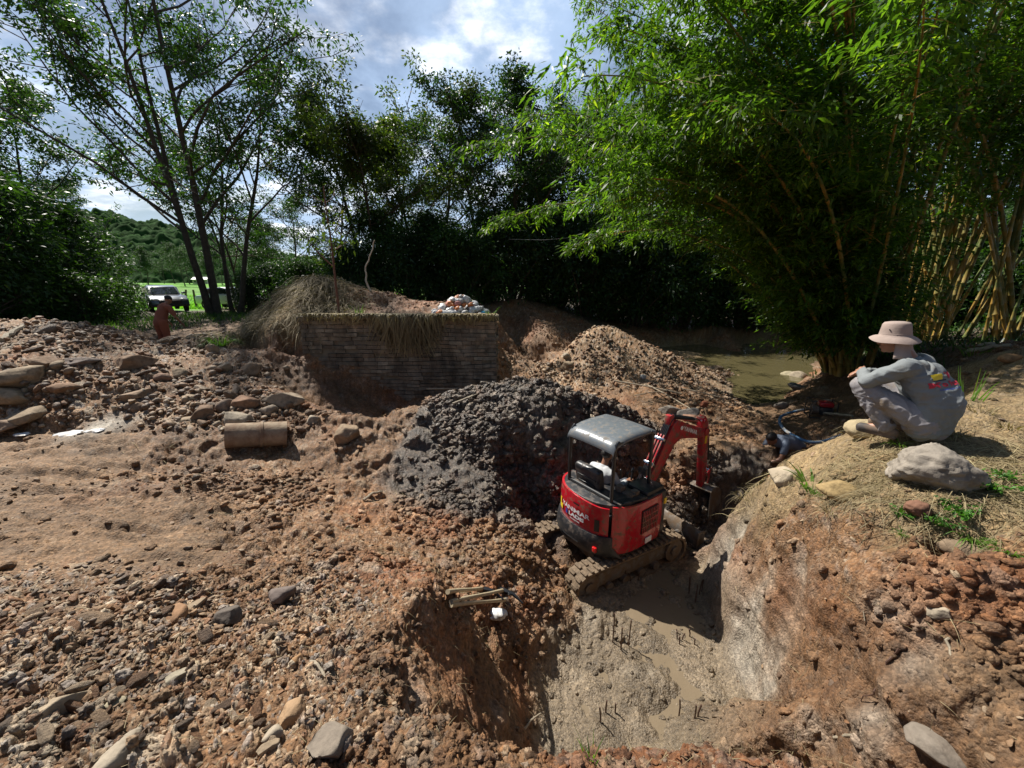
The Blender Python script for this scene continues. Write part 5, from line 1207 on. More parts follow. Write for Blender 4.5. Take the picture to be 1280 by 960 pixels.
ROCKM = {}
def rock_at(name, u, v, wpx, seed, label, cat='stone', hs=.6, ds=.8, rz=None, sub=3, col=None, planes=9, noise=.05, cut=.7, group=None, sink=.3, pt=None, tilt=0.0, smooth=False, crag=.03):
    p, dep = hit(u, v) if pt is None else pt
    g = np.random.default_rng(seed+999); w_ = wpx*dep/FPX/2
    V = rock_V(seed, sub, planes, cut, noise); V = V*(1-crag*np.abs(fbm(V*np.array([1, 1, 1.6])+seed, 3.2, 5, seed+2, .6))[:, None]*2+crag*.5*fbm(V+seed, 9, 3, seed+5)[:, None]); ex_ = (V.max(0)-V.min(0))/2; V = V/ex_
    me = np_mesh(name, V*np.array([w_, w_*ds, w_*hs]), ICO[sub][1], smooth=smooth)
    if col is None: mt = ST_O
    else:
        key = tuple(col)
        if key not in ROCKM: ROCKM[key] = mat('rock_%d' % len(ROCKM), col, .85, var=.35, vscale=6, bump=1.0, bscale=22, dirt=tuple(c*.55 for c in col), dirt_amt=.5, dscale=7)
        mt = ROCKM[key]
    az = math.atan2(p.x, p.y)
    o = link(name, me, mt, loc=(p.x, p.y, p.z+w_*hs*(1-2*sink))); o.rotation_euler = (tilt, g.uniform(-.15, .15), -az+(rz if rz is not None else g.uniform(-.4, .4)))
    return tag(o, label, cat, group)
TAN = (.30, .22, .14); PALE = (.36, .295, .215); BRN = (.24, .15, .09); GRY = (.25, .22, .185); ORN = (.36, .20, .09); DRK = (.12, .095, .075)
rock_at('boulder', 1160, 604, 90, 31, 'big pale grey boulder on the right bank in front of the squatting man', 'boulder', hs=.80, ds=.85, sub=5, col=(.28, .24, .195), planes=12, noise=.10, cut=.82, sink=.24, rz=.1, crag=.10)
rock_at('clod', 1146, 640, 27, 32, 'reddish brown lump of earth leaning on the pale boulder', 'clod', hs=.8, sub=4, col=(.20, .095, .055), planes=0, noise=.16, cut=1, sink=.3)
rock_at('rock', 1052, 618, 52, 33, 'flat yellow-brown rock at the bank edge left of the boulder', 'rock', hs=.42, sub=4, col=(.36, .25, .11), sink=.35)
rock_at('rock', 1084, 546, 46, 34, 'tan rock by the foot of the squatting man', 'rock', hs=.62, sub=4, col=(.44, .35, .21), sink=.25)
rock_at('rock', 978, 602, 38, 35, 'pale rock behind the long-leaved plant at the bank corner', 'rock', hs=.85, sub=4, col=(.42, .34, .24), sink=.3)
rock_at('rock', 1015, 612, 40, 36, 'low brown rock between the long-leaved plant and the flat yellow-brown rock', 'rock', hs=.4, sub=4, col=(.27, .18, .1), sink=.4)
for i, (u, v, w_, hs, ds, col, lb) in enumerate([
    (172, 458, 42, .45, .7, BRN, 'angular dark brown block on the crest of the left ridge'),
    (24, 480, 58, .45, .7, TAN, 'long rounded tan stone at the left edge, upper one'),
    (14, 500, 44, .5, .7, TAN, 'rounded tan stone at the left edge, just under the long rounded one'),
    (104, 455, 32, .35, .9, (.22, .17, .14), 'flat grey-brown slab on the left ridge'),
    (58, 458, 30, .5, .8, BRN, 'brown stone left of the flat slab on the left ridge'),
    (75, 460, 18, .6, .8, TAN, 'small tan stone touching the flat slab'),
    (80, 490, 34, .4, .7, (.26, .15, .085), 'reddish flat stone below the flat slab'),
    (40, 522, 48, .3, .6, TAN, 'long flat tan stone at the foot of the left ridge'),
    (8, 535, 44, .35, .8, (.3, .2, .13), 'brown flat stone cut by the left picture edge'),
    (170, 498, 36, .38, .55, (.28, .19, .12), 'long brown stone in the middle of the left ridge slope'),
    (175, 512, 17, .7, .8, BRN, 'small round stone under the long brown one'),
    (205, 474, 19, .6, .8, (.25, .15, .1), 'squat reddish stone below the angular dark block'),
    (224, 470, 17, .7, .9, TAN, 'small tan stone right of the squat reddish one'),
    (353, 506, 48, .42, .45, (.33, .25, .17), 'long smooth rounded stone above the concrete pipe'),
    (308, 508, 30, .55, .7, (.30, .17, .1), 'orange-brown stone left of the long smooth rounded one'),
    (299, 531, 30, .75, .8, PALE, 'pale angular stone resting against the concrete pipe'),
    (255, 522, 27, .7, .8, BRN, 'brown stone left of the pale angular one'),
    (336, 517, 22, .6, .8, (.32, .25, .18), 'round stone between the long smooth one and the pipe'),
    (232, 528, 22, .35, .8, TAN, 'flat tan stone left of the brown ones near the pipe'),
    (283, 512, 20, .8, .7, (.28, .2, .14), 'upright stone behind the pale angular one'),
    (314, 466, 24, .6, .7, (.3, .2, .12), 'oval brown stone at the right end of the left ridge crest'),
    (240, 500, 18, .5, .8, TAN, 'small flat stone in the middle right of the left ridge'),
    (392, 528, 17, .7, .8, PALE, 'small pale stone right of the concrete pipe'),
    (434, 548, 30, .7, .8, (.30, .21, .13), 'tan clay block on the earth bank in front of the masonry'),
    (66, 892, 62, .4, .55, (.35, .27, .18), 'large tan slab low on the foreground mound, near the left edge'),
    (150, 945, 54, .45, .6, PALE, 'pale stone at the bottom edge of the picture, left part'),
    (366, 895, 32, .6, .9, (.38, .24, .13), 'rounded orange-tan stone in the foreground rubble'),
    (415, 935, 56, .5, .8, (.23, .185, .14), 'grey pitted stone at the bottom, left of the pit lip'),
    (146, 880, 26, .35, .9, (.34, .29, .19), 'thin upright sliver of stone in the foreground mound'),
    (34, 815, 34, .3, .8, (.33, .31, .2), 'greenish pale slab near the left edge of the foreground mound'),
    (286, 776, 30, .7, .9, DRK, 'dark lumpy stone in the middle of the foreground mound'),
    (212, 775, 38, .5, .9, (.33, .18, .09), 'orange lump of clay on the foreground mound'),
    (352, 748, 30, .7, .8, (.17, .13, .11), 'dark stone near the crest of the foreground mound'),
    (372, 828, 17, .7, .9, ORN, 'small orange stone right of the middle of the foreground mound'),
    (342, 920, 24, .5, .8, PALE, 'small whitish stone beside the rounded orange-tan one'),
    (335, 938, 26, .5, .5, TAN, 'tan chip below the small whitish stone'),
    (186, 760, 14, .6, .8, (.5, .47, .4), 'tiny white stone high on the foreground mound'),
    (242, 760, 26, .3, .6, TAN, 'flat tan chip beside the orange lump of clay'),
    (220, 850, 34, .35, .4, (.33, .28, .2), 'narrow pale slab in the middle of the foreground rubble'),
    (110, 800, 30, .3, .5, (.3, .2, .12), 'thin brown slab in the left foreground rubble'),
    (985, 478, 20, .9, .8, (.36, .31, .2), 'mossy tan stone at the water edge near the bamboo'),
    (996, 478, 20, .9, .8, PALE, 'white-faced stone beside the mossy one at the water edge'),
    (976, 509, 16, .6, .8, GRY, 'round grey stone in the shallow water near the pump'),
    (996, 486, 22, .35, .8, (.2, .18, .17), 'flat dark stone in the water under the white-faced one'),
    (838, 516, 28, .45, .5, GRY, 'grey concrete slab tilted in the debris behind the boom'),
    (860, 520, 28, .45, .5, (.2, .18, .16), 'dark concrete slab beside the grey tilted one'),
    (880, 508, 11, .8, .7, (.36, .12, .06), 'red brick piece in the debris by the stream'),
    (866, 527, 28, .4, .7, (.26, .14, .09), 'reddish brown slab in the debris behind the boom'),
    (710, 460, 14, .7, .9, TAN, 'tan stone at the left foot of the gravel heap'),
    (708, 447, 10, .7, .9, PALE, 'pale stone on the left slope of the gravel heap'),
    (803, 473, 8, .8, .9, (.6, .6, .58), 'white stone on the right foot of the gravel heap'),
    (895, 462, 20, .35, .8, (.3, .2, .13), 'flat stone at the tip of the gravel spit in the stream'),
    (1200, 690, 40, .5, .8, (.23, .16, .1), 'brown stone stuck in the upper face of the right bank'),
    (1175, 770, 28, .6, .9, PALE, 'small pale stone in the cut face of the right bank'),
    (1170, 940, 60, .35, .8, (.2, .165, .13), 'grey flat stone at the foot of the right bank, bottom edge'),
    (1265, 450, 22, .5, .8, ORN, 'orange stone at the right edge behind the squatting man'),
    (1238, 478, 18, .5, .8, TAN, 'tan stone on the slope right of the squatting man'),
    (1035, 505, 12, .6, .8, TAN, 'small stone beside the water pump')]):
    rock_at('stone', u, v, w_, 300+i*3, lb, 'stone', hs=hs*1.15, ds=ds, sub=4 if w_ > 25 else 3, col=col, planes=11 if hs < .7 or w_ > 25 else 7, noise=.05, cut=.66)
# counted loose stones
SP = [np_mesh('stone', rock_V(700+k, 3, 11, .66, .05, (.5, .4, .3)), ICO[3][1]) for k in range(10)]
def loose(n, region, smin, smax, seed, label, group):
    g = np.random.default_rng(seed); k = 0; tries = 0
    while k < n and tries < n*30:
        tries += 1; u = g.uniform(region[0], region[2]); v = g.uniform(region[1], region[3]); p, dep = hit(u, v)
        T = base_t(np.array([p.x]), np.array([p.y]))[0]; w_ = T[TYPES.index('g')]+T[TYPES.index('n')]
        if g.random() > w_: continue
        s = (smin+(smax-smin)*g.random()**2)*dep/FPX
        Q, N, _ = surf(np.array([p.x]), np.array([p.y]))
        o = link('stone', SP[int(g.integers(0, 10))]); o.data = o.data
        if len(o.data.materials) == 0: o.data.materials.append(ST_O)
        o.location = Vector(Q[0])+Vector(N[0])*s*.12; o.scale = (s*g.uniform(.9, 1.4), s*g.uniform(.6, 1), s*g.uniform(.6, 1.1)); o.rotation_euler = (g.normal(0, .35), g.normal(0, .35), g.uniform(0, 6.28)); tag(o, label, 'stone', group); k += 1
loose(110, (5, 735, 470, 950), 9, 34, 81, 'angular stone lying among the rubble of the foreground mound', 'stones of the foreground mound')
loose(90, (0, 408, 380, 540), 8, 24, 82, 'stone lying in the rubble of the left ridge', 'stones of the left ridge')
loose(40, (690, 405, 930, 500), 5, 12, 83, 'stone lying on the conical gravel heap', 'stones of the gravel heap')

# ================================================================ WATER
def water_mat(name, col, rough=.06, bs=3.0, bst=.25):
    m, n, l, b = nt(name); b.inputs['Base Color'].default_value = (*col, 1); b.inputs['Roughness'].default_value = rough; b.inputs['Specular IOR Level'].default_value = .6; b.inputs['IOR'].default_value = 1.33
    tc = n.new('ShaderNodeTexCoord'); n3 = n.new('ShaderNodeTexNoise'); n3.inputs['Scale'].default_value = bs; n3.inputs['Detail'].default_value = 5; l.new(tc.outputs['Object'], n3.inputs['Vector'])
    bp = n.new('ShaderNodeBump'); bp.inputs['Strength'].default_value = bst; bp.inputs['Distance'].default_value = .05; l.new(n3.outputs['Fac'], bp.inputs['Height']); l.new(bp.outputs[0], b.inputs['Normal']); return m
q = MB(); q.grid([[(-.3, 10.6, 0), (5, 9.4, 0), (12, 9.2, 0), (34, 12, 0)], [(-.3, 16, 0), (5, 16, 0), (14, 16, 0), (36, 18, 0)], [(-.3, 17.5, 0), (5, 22, 0), (16, 26, 0), (38, 26, 0)]])
wt = q.build('stream_water', water_mat('stream', (.10, .085, .04), .10, 2.2, .6), smooth=False); wt.location.z = CAMZ-3.36; tag(wt, kind='structure')
q = MB(); q.grid([[(.3, 1.5, 0), (1.9, 1.5, 0)], [(.6, 5.2, 0), (3.1, 5.2, 0)]])
pw_ = q.build('puddle_water', water_mat('puddle', (.19, .147, .098), .20, 5, .35), smooth=False); pw_.location.z = CAMZ+FLOOR-.03; tag(pw_, kind='structure')

# ================================================================ MASONRY ABUTMENT
g = np.random.default_rng(17)
BRICKM = stone_mat('old_masonry', [(.20, .16, .115), (.175, .135, .095), (.23, .19, .14), (.15, .12, .088), (.19, .14, .095)], rough=.95, bump=1.0, bs=22, stain=.7)
MORT = mat('mortar', (.16, .13, .092), .95, var=.4, vscale=3, bump=1.0, bscale=20)
x0w, x1w, yw = -4.78, -.36, 9.06; zt_, zb_ = CAMZ-.80, CAMZ-3.35
wall = empty('masonry_wall', ((x0w+x1w)/2, yw, zb_), 0, 'old overgrown masonry abutment with dry grass hanging from its top', 'wall'); wo = Vector(wall.location)
q = MB(); q.box(Vector((x0w, yw+.03, zb_))-wo, Vector((x1w-.03, yw+.5, zt_-.06))-wo, bev=.02); q.build('core', MORT, wall)
q = MB(); cb_ = ICO[1]
rows_ = 27; hrow = (zt_-.07-zb_)/rows_
def brick(q, lo, hi):
    q.box(lo, hi, bev=.0)
for j in range(rows_):
    x = x0w-g.uniform(0, .2); z = zb_+j*hrow
    while x < x1w:
        L = g.uniform(.18, .34); xe = min(x+L-.006, x1w); d = g.normal(0, .010)-.05*(g.random() < .08)
        if xe-x > .04 and g.random() > .03: q.box(Vector((max(x, x0w), yw-.02-d, z+g.uniform(0, .008)))-wo, Vector((xe, yw+.10, z+hrow-.004-g.uniform(0, .008)))-wo)
        x += L
    y = yw+.12
    while y < yw+.5:
        L = g.uniform(.18, .3); q.box(Vector((x1w-.10, y, z))-wo, Vector((x1w+.01+g.normal(0, .022), min(y+L-.012, yw+.5), z+hrow-.012))-wo); y += L
for v_ in q.bm.verts:
    nn_ = fbm(np.array([v_.co[:]]), 1.3, 3, 41)[0]; n2_ = fbm(np.array([v_.co[:]]), 3.5, 3, 43)[0]; v_.co.z += nn_*.05; v_.co.y += n2_*.045
bw = q.build('brickwork', BRICKM, wall, smooth=False)
q = MB(); x = x0w-.05
while x < x1w+.02:
    L = g.uniform(.12, .38); hh = g.uniform(-.05, .015); q.box(Vector((x, yw-.04-g.uniform(-.02, .03), zt_-.09))-wo, Vector((min(x+L-.006, x1w+.04+g.normal(0, .02)), yw+.52, zt_+hh))-wo, bev=.02); x += L
for v_ in q.bm.verts: v_.co.z += fbm(np.array([v_.co[:]]), 2.2, 3, 47)[0]*.05; v_.co.y += fbm(np.array([v_.co[:]]), 6, 2, 48)[0]*.02
q.build('coping', mat('coping_stone', (.20, .165, .12), .95, var=.3, vscale=4, bump=1, bscale=18, dirt=(.07, .06, .035), dirt_amt=.7), wall)

# ================================================================ DRY GRASS AND GREEN PLANTS
STRAW = leaf_mat('straw', (.17, .13, .07), (.34, .27, .15), (.42, .36, .20), rough=.7, tr=.15)
HAYG = leaf_mat('hay_dull', (.12, .095, .055), (.24, .19, .11), (.30, .25, .15), rough=.8, tr=.12)
GRASS = leaf_mat('grass_green', (.05, .12, .012), (.12, .24, .03), (.25, .30, .06), rough=.5, tr=.4)
WEED = leaf_mat('weed_green', (.04, .12, .015), (.09, .22, .03), rough=.45, tr=.4)
def blades(name, base, d, L, W_, g, mt, droop=.6, seg=4, parent=None, stay=None):
    """curved tapering grass blades, each seg quads"""
    n = len(base); d = unit(d); t = np.linspace(0, 1, seg+1)
    s = unit(np.cross(d, np.array([0, 0, 1.])+g.normal(0, .3, (n, 3))))
    ctr = base[:, None]+d[:, None]*(L[:, None]*t)[..., None]; ctr[..., 2] -= (droop*L)[:, None]*t**2
    if stay is not None: ctr[..., 2] = np.maximum(ctr[..., 2], stay(ctr.reshape(-1, 3)).reshape(n, seg+1))
    w_ = (W_[:, None]*(1-t*.85))[..., None]*.5
    V = np.stack([ctr-s[:, None]*w_, ctr+s[:, None]*w_], 2).reshape(-1, 3)
    b = (np.arange(n)*(seg+1)*2)[:, None]+np.arange(seg)[None]*2
    F = np.stack([b, b+1, b+3, b+2], -1).reshape(-1, 4)
    return link(name, np_mesh(name, V, F, smooth=True), mt, parent)
def on_surf(n, f, g):
    x, y = f(n); Q, N, T = surf(x, y); return Q, N, T
# straw lying on the right bank
g = np.random.default_rng(90); n = 46000
az = np.radians(g.uniform(22, 62, n)); r = np.exp(g.uniform(math.log(2.0), math.log(8.5), n)); x, y = np.sin(az)*r, np.cos(az)*r; T = base_t(x, y)
cl = np.clip(fbm(np.stack([x, y, x*0], 1), 1.3, 3, 77)*2.6+.42, .03, 1); ok = g.random(n) < T[:, TYPES.index('s')]**1.5*cl; x, y = x[ok], y[ok]; Q, N, T = surf(x, y); n = len(x)
gd = lambda p: base_h(p[:, 0], p[:, 1])+CAMZ+.01
a = g.uniform(0, 6.28, n); blades('dry_grass', Q+np.array([0, 0, .015]), np.stack([np.cos(a), np.sin(a), g.uniform(.05, .7, n)], 1), g.uniform(.06, .30, n), g.uniform(.003, .008, n), g, STRAW, .7, 3, stay=gd)
tag(bpy.data.objects['dry_grass'], 'dry straw and flattened grass covering the top of the right bank', 'dry grass', kind='stuff')
# thin straws and rootlets over the dug earth
n = 5200; az = np.radians(g.uniform(-58, 60, n)); r = np.exp(g.uniform(math.log(1.1), math.log(9), n)); x, y = np.sin(az)*r, np.cos(az)*r; T = base_t(x, y); ok = g.random(n) < .5*(T[:, 0]+T[:, 4]*.5+T[:, 1]+T[:, 11]*.7); x, y = x[ok], y[ok]; Q, N, T = surf(x, y); n = len(x)
a = g.uniform(0, 6.28, n); blades('straw_litter', Q+N*.012, np.stack([np.cos(a), np.sin(a), g.uniform(-.05, .3, n)], 1), g.uniform(.03, .16, n)*np.clip(r[ok]/3, .7, 2), g.uniform(.0015, .0035, n)*np.clip(r[ok]/2.2, .8, 2.5), g, STRAW, .3, 3, stay=gd)
tag(bpy.data.objects['straw_litter'], 'thin pale straws and rootlets scattered over the dug earth', 'straw litter', kind='stuff')
# hay mound over the left end of the masonry
n = 15000; x = g.uniform(-7.6, -3.4, n); y = g.uniform(9.25, 12.5, n); hm_ = base_h(x, y)
ok = (g.random(n) < np.clip((hm_+1.5)*1.6, 0, 1)*np.clip(fbm(np.stack([x, y, x*0], 1), 1.2, 3, 9)*3+.75, .15, 1)) & (g.random(n) < np.clip((-3.2-x)*1.0, .15, 1)); x, y = x[ok], y[ok]; n = len(x); z = base_h(x, y)+CAMZ
a = g.normal(-2.1, 1.0, n)+1.6*fbm(np.stack([x, y, x*0], 1), 1.5, 2, 7); blades('hay', np.stack([x, y, z+g.uniform(-.04, .10, n)], 1), np.stack([np.cos(a), np.sin(a), g.uniform(.0, .7, n)], 1), g.uniform(.15, .85, n), g.uniform(.008, .022, n), g, HAYG, .75, 5, stay=lambda p: np.where(p[:, 1] > 9.0, base_h(p[:, 0], p[:, 1])+CAMZ+.02, -9))
tag(bpy.data.objects['hay'], 'heap of dry cut grass and straw spilling over the left end of the masonry', 'hay', kind='stuff')
# fringe hanging over the masonry
n = 2300; x = np.concatenate([g.normal(-2.35, .38, n//2), g.normal(-1.0, .2, n//12), g.normal(-3.6, .25, n//10)]); x = np.concatenate([x, g.uniform(-4.7, -.4, n-len(x))]); x = x+.05*np.sin(x*23); n = len(x); L = np.where(np.abs(x+2.35) < .7, g.uniform(.12, 1.2, n)**1.3*(1-.6*np.abs(x+2.35)), g.uniform(.03, .40, n)**1.2)
k = g.random(n); a = g.normal(-1.57, .45, n); base = np.stack([x, np.full(n, 9.06)+g.uniform(-.02, .25, n), np.full(n, zt_+.01)], 1)
t = np.linspace(0, 1, 6); out = g.uniform(.10, .24, n); cx = x[:, None]+g.normal(0, .26, n)[:, None]*t*L[:, None]+g.normal(0, .05, n)[:, None]*np.sin(t*4); cy = np.minimum(base[:, 1][:, None]-(out[:, None])*np.minimum(t*3, 1)-.0*t, 9.06+.2-.28*np.minimum(t*3, 1)); cz = zt_+.02+.07*np.sin(np.minimum(t*3, 1)*math.pi*.6)-L[:, None]*np.clip(t-.15, 0, 1)
ctr = np.stack([cx, cy, cz], -1); w_ = (g.uniform(.006, .016, n)[:, None]*(1-t*.7))[..., None]*np.array([1, 0, 0])
V = np.stack([ctr-w_, ctr+w_], 2).reshape(-1, 3); b_ = (np.arange(n)*12)[:, None]+np.arange(5)[None]*2; o = link('hanging_grass', np_mesh('hanging_grass', V, np.stack([b_, b_+1, b_+3, b_+2], -1).reshape(-1, 4)), STRAW); tag(o, 'fringe of dry grass hanging over the masonry face', 'dry grass', kind='stuff')
# green tufts
def tuft(u, v, hpx, n, label, seed, wide=.5, mt=GRASS, bw=.010, droop=.5, name='grass_tuft', cat='grass tuft', group=None, pt=None, spread=.25, seg=5):
    p, dep = hit(u, v) if pt is None else pt; g = np.random.default_rng(seed); L = hpx*dep/FPX; e = empty(name, p, 0, label, cat, group)
    a = g.uniform(0, 6.28, n); rr = np.sqrt(g.random(n))*L*spread; base = np.stack([np.cos(a)*rr, np.sin(a)*rr, np.full(n, -.01)], 1)
    d = np.stack([np.cos(a)*wide*g.uniform(.2, 1.3, n), np.sin(a)*wide*g.uniform(.2, 1.3, n), np.ones(n)], 1)
    blades('blades', base, d, L*g.uniform(.5, 1.25, n), np.full(n, bw)*g.uniform(.6, 1.3, n), g, mt, droop, seg, e); return e
tuft(1015, 612, 48, 26, 'long strap-leaved green plant at the corner of the right bank', 1, .55, GRASS, .030, .45, 'strap_plant', 'plant')
tuft(1018, 616, 30, 60, 'fine green grass at the foot of the long strap-leaved plant', 2, .7, GRASS, .006, .6)
tuft(985, 600, 26, 50, 'pale grass tuft on the tip of the right bank corner', 3, .9, STRAW, .006, .8)
tuft(1125, 556, 22, 45, 'green grass tuft in front of the squatting man', 4, 1.0, GRASS, .010, .6)
tuft(1212, 500, 46, 22, 'tall green stalks behind the back of the squatting man', 5, .30, GRASS, .016, .25)
tuft(1225, 520, 34, 60, 'yellowing grass tuft right of the squatting man', 6, .5, STRAW, .008, .5)
tuft(1196, 545, 30, 70, 'dry grass tuft between the squatting man and the boulder', 7, .9, STRAW, .007, .8)
tuft(1262, 535, 34, 60, 'dry straw-coloured tuft at the right picture edge', 8, .9, STRAW, .008, .8)
tuft(1212, 672, 36, 90, 'bright green grass tuft hanging over the upper face of the right bank', 9, .9, GRASS, .008, .8)
tuft(1262, 690, 34, 80, 'bright green grass tuft at the right picture edge below the boulder', 10, .9, GRASS, .008, .8)
tuft(1130, 668, 20, 60, 'short mixed grass tuft below the reddish lump of earth', 11, 1.0, GRASS, .006, .7)
tuft(1040, 640, 34, 50, 'dry straws drooping from the bank edge left of the boulder', 12, 1.1, STRAW, .006, .9)
tuft(930, 622, 28, 50, 'dry straws at the far corner of the right bank', 13, 1.1, STRAW, .006, .9)
tuft(742, 938, 46, 18, 'few pale green blades at the front lip of the pit', 14, .35, GRASS, .007, .3, pt=(Vector(P(742, 945, h=-1.70)), 1.55))
tuft(1215, 445, 34, 60, 'dark green tuft behind the squatting man, near the planks', 15, .6, GRASS, .012, .5)
tuft(275, 432, 34, 160, 'grey-green grass clump left of the hay mound', 16, .9, GRASS, .016, .7)
tuft(300, 425, 28, 120, 'dry green clump at the foot of the hay mound', 17, .9, HAYG, .016, .7)
tuft(450, 402, 22, 26, 'few green blades on the edge of the masonry', 18, .4, GRASS, .012, .3, pt=(Vector((-3.5, 9.2, zt_)), 9.2))
tuft(611, 396, 20, 30, 'small yellow-green tuft on the right corner of the masonry', 19, .6, GRASS, .010, .4, pt=(Vector((-.5, 9.2, zt_)), 9.2))
# leafy weeds beside the boulder
def weed(u, v, wpx, n, label, seed, pt=None):
    p, dep = hit(u, v) if pt is None else pt; g = np.random.default_rng(seed); R_ = wpx*dep/FPX/2; e = empty('weed', p, 0, label, 'weed'); T_ = Tubes(); LP, LD = [], []
    for k in range(9):
        a = g.uniform(0, 6.28); pts = np.array([[0, 0, -.01]]+[[math.cos(a)*R_*f, math.sin(a)*R_*f, R_*(.9*f-.5*f*f)+g.normal(0, .005)] for f in (.3, .6, 1)]); T_.add(pts, .0025, 4)
        for i in range(n//9):
            f = g.random()*2.99; j = int(f); LP.append(pts[j]+(pts[j+1]-pts[j])*(f-j)+g.normal(0, .012, 3)); LD.append(g.normal(0, 1, 3)+np.array([0, 0, .3]))
    link('stems', T_.mesh('stems'), WEED, e); pos = np.array(LP); pos[:, 2] = np.maximum(pos[:, 2], .012); n = len(pos); link('leaves', leaves_mesh('leaves', pos, np.array(LD), g.uniform(.018, .036, n), g.uniform(.014, .022, n), g, up=1.2), WEED, e)
weed(1240, 612, 60, 260, 'leafy green weed touching the right side of the boulder', 61)
weed(1205, 645, 50, 220, 'leafy green weed in front of the boulder, right of the reddish lump', 62)
weed(1178, 656, 44, 160, 'low leafy weed just below the boulder', 63)
weed(1128, 645, 26, 90, 'small leafy weed left of the reddish lump of earth', 64)
weed(1262, 600, 34, 120, 'leafy weed at the right edge beyond the boulder', 65)

# ================================================================ WOOD, TOOLS, PIPES
WOOD = mat('grey_wood', (.30, .25, .18), .8, var=.25, vscale=12, bump=.5, bscale=40)
WOODH = mat('worn_handle_wood', (.42, .34, .22), .6, var=.2, vscale=14)
RUST = mat('rusty_steel', (.085, .045, .03), .7, var=.3, metal=.2)
def stick(name, pts, r0, r1, m, label, cat='stick', group=None, n=7, wob=.0, seed=0):
    g = np.random.default_rng(seed); P_ = [Vector(p) for p in pts]; fine = []
    for a, b in zip(P_[:-1], P_[1:]):
        for k in range(4): fine.append(a.lerp(b, k/4)+Vector(g.normal(0, wob, 3)))
    fine.append(P_[-1]); q = MB(); q.tube(fine, list(np.linspace(r0, r1, len(fine))), n); return tag(q.build(name, m), label, cat, group)
def lay(u, v, up=.03): p, _ = hit(u, v); return p+Vector((0, 0, up))
stick('wooden_pole', [lay(566, 512, .10), P(590, 495, y=hit(590, 495)[0].y-.05), P(613, 476, y=hit(600, 480)[0].y+.2)], .022, .018, WOOD, 'grey wooden pole leaning on the crest of the black mud heap', 'pole', wob=.004)
stick('wooden_pole', [lay(585, 505, .10), P(611, 485, y=hit(605, 484)[0].y)], .012, .010, WOOD, 'thinner pole beside the grey one on the black mud heap', 'pole', wob=.006)
stick('stick', [P(533, 486, y=8.2), P(572, 486, y=8.2)], .014, .012, WOOD, 'pale straight stick lying before the foot of the masonry')
for i, (u0, v0, u1, v1, r, lb) in enumerate([(768, 478, 852, 494, .022, 'long pale stick across the debris by the stream'), (808, 482, 866, 515, .016, 'grey stick slanting through the debris behind the boom'), (790, 497, 835, 490, .014, 'short stick in the debris left of the tilted slab'), (845, 486, 905, 500, .016, 'stick lying on the gravel spit'),
        (1012, 520, 1065, 523, .030, 'dark pole on the ground beside the pump'), (5, 430, 30, 412, .05, 'dead root sticking out at the left end of the ridge'), (1205, 445, 1262, 436, .05, 'grey plank on the slope right of the squatting man'), (1215, 437, 1258, 432, .04, 'pale plank behind the grey one, right of the squatting man'),
        (1042, 925, 1098, 935, .010, 'pale dry twig on the orange earth at the bottom'), (455, 628, 478, 618, .02, 'short broken stick on the flat ground left of the black heap'), (390, 832, 408, 852, .008, 'yellowish twig in the foreground rubble'), (655, 916, 676, 895, .010, 'pale stick standing in the dark corner of the pit')]):
    stick('stick', [lay(u0, v0, r+.02), lay((u0+u1)/2, (v0+v1)/2, r+.05), lay(u1, v1, r+.02)], r, r*.7, WOOD, lb, wob=r*.25, seed=i)
# roots hanging on the cut face of the right bank
for i, (pts, lb) in enumerate([([(1122, 815), (1110, 830), (1098, 850), (1092, 868), (1075, 880)], 'dark forked root in the cut face of the right bank'), ([(1082, 705), (1078, 740), (1080, 780)], 'thin pale rootlet hanging in the upper face of the right bank'), ([(1185, 800), (1190, 830), (1185, 850)], 'short root in the face of the right bank, right part')]):
    stick('root', [lay(u, v, .02) for u, v in pts], .008 if i != 1 else .004, .003, RUST if i == 0 else WOOD, lb, 'root', wob=.006, seed=i)
# reinforcing bars in the mud
RB = [(766, 801, 32), (776, 812, 28), (786, 805, 27), (861, 742, 20), (869, 753, 20), (874, 744, 18), (782, 726, 12), (788, 728, 10), (798, 727, 9), (846, 799, 9), (849, 806, 10), (853, 800, 8), (862, 796, 9), (868, 806, 8), (750, 905, 22), (757, 890, 14), (769, 890, 12), (849, 892, 18), (868, 900, 20), (872, 897, 16), (846, 793, 6), (861, 737, 14), (877, 740, 14)]
for u, v, hp_ in RB:
    p, dep = hit(u, v); L = hp_*dep/FPX*1.1; g = np.random.default_rng(u); q = MB(); q.tube([(0, 0, -.1), (0, 0, L*.5), (g.normal(0, .012), g.normal(0, .012), L*1.15)], .0075, 6); o = q.build('reinforcing_bar', RUST); o.location = p; tag(o, 'thin rusty bar standing up out of the grey mud', 'steel bar', 'steel bars in the pit mud')
# concrete pipe
CONC = mat('muddy_concrete', (.30, .225, .15), .85, var=.25, vscale=6, bump=.5, bscale=25, dirt=(.19, .12, .075), dirt_amt=.6)
pa, pd = hit(284, 556); pb, pd2 = hit(360, 552); r_ = 15.5*pd/FPX; pa.z += r_*.75; pb.z += r_*.75
q = MB(); ax = (pb-pa); L_p = ax.length; axn = ax.normalized()
def ring_tube(q, stations):
    up = Vector((0, 0, 1)); a = (up-axn*up.dot(axn)).normalized(); b = axn.cross(a)
    q.grid([[pa+axn*s+(a*math.cos(t)+b*math.sin(t))*rr for t in [2*math.pi*k/40 for k in range(41)]] for s, rr in stations])
ring_tube(q, [(0, r_*.84), (0, r_), (L_p*.55, r_), (L_p*.555, r_*1.07), (L_p*.60, r_*1.07), (L_p*.605, r_), (L_p, r_*1.02), (L_p, r_*.84), (0, r_*.84)])
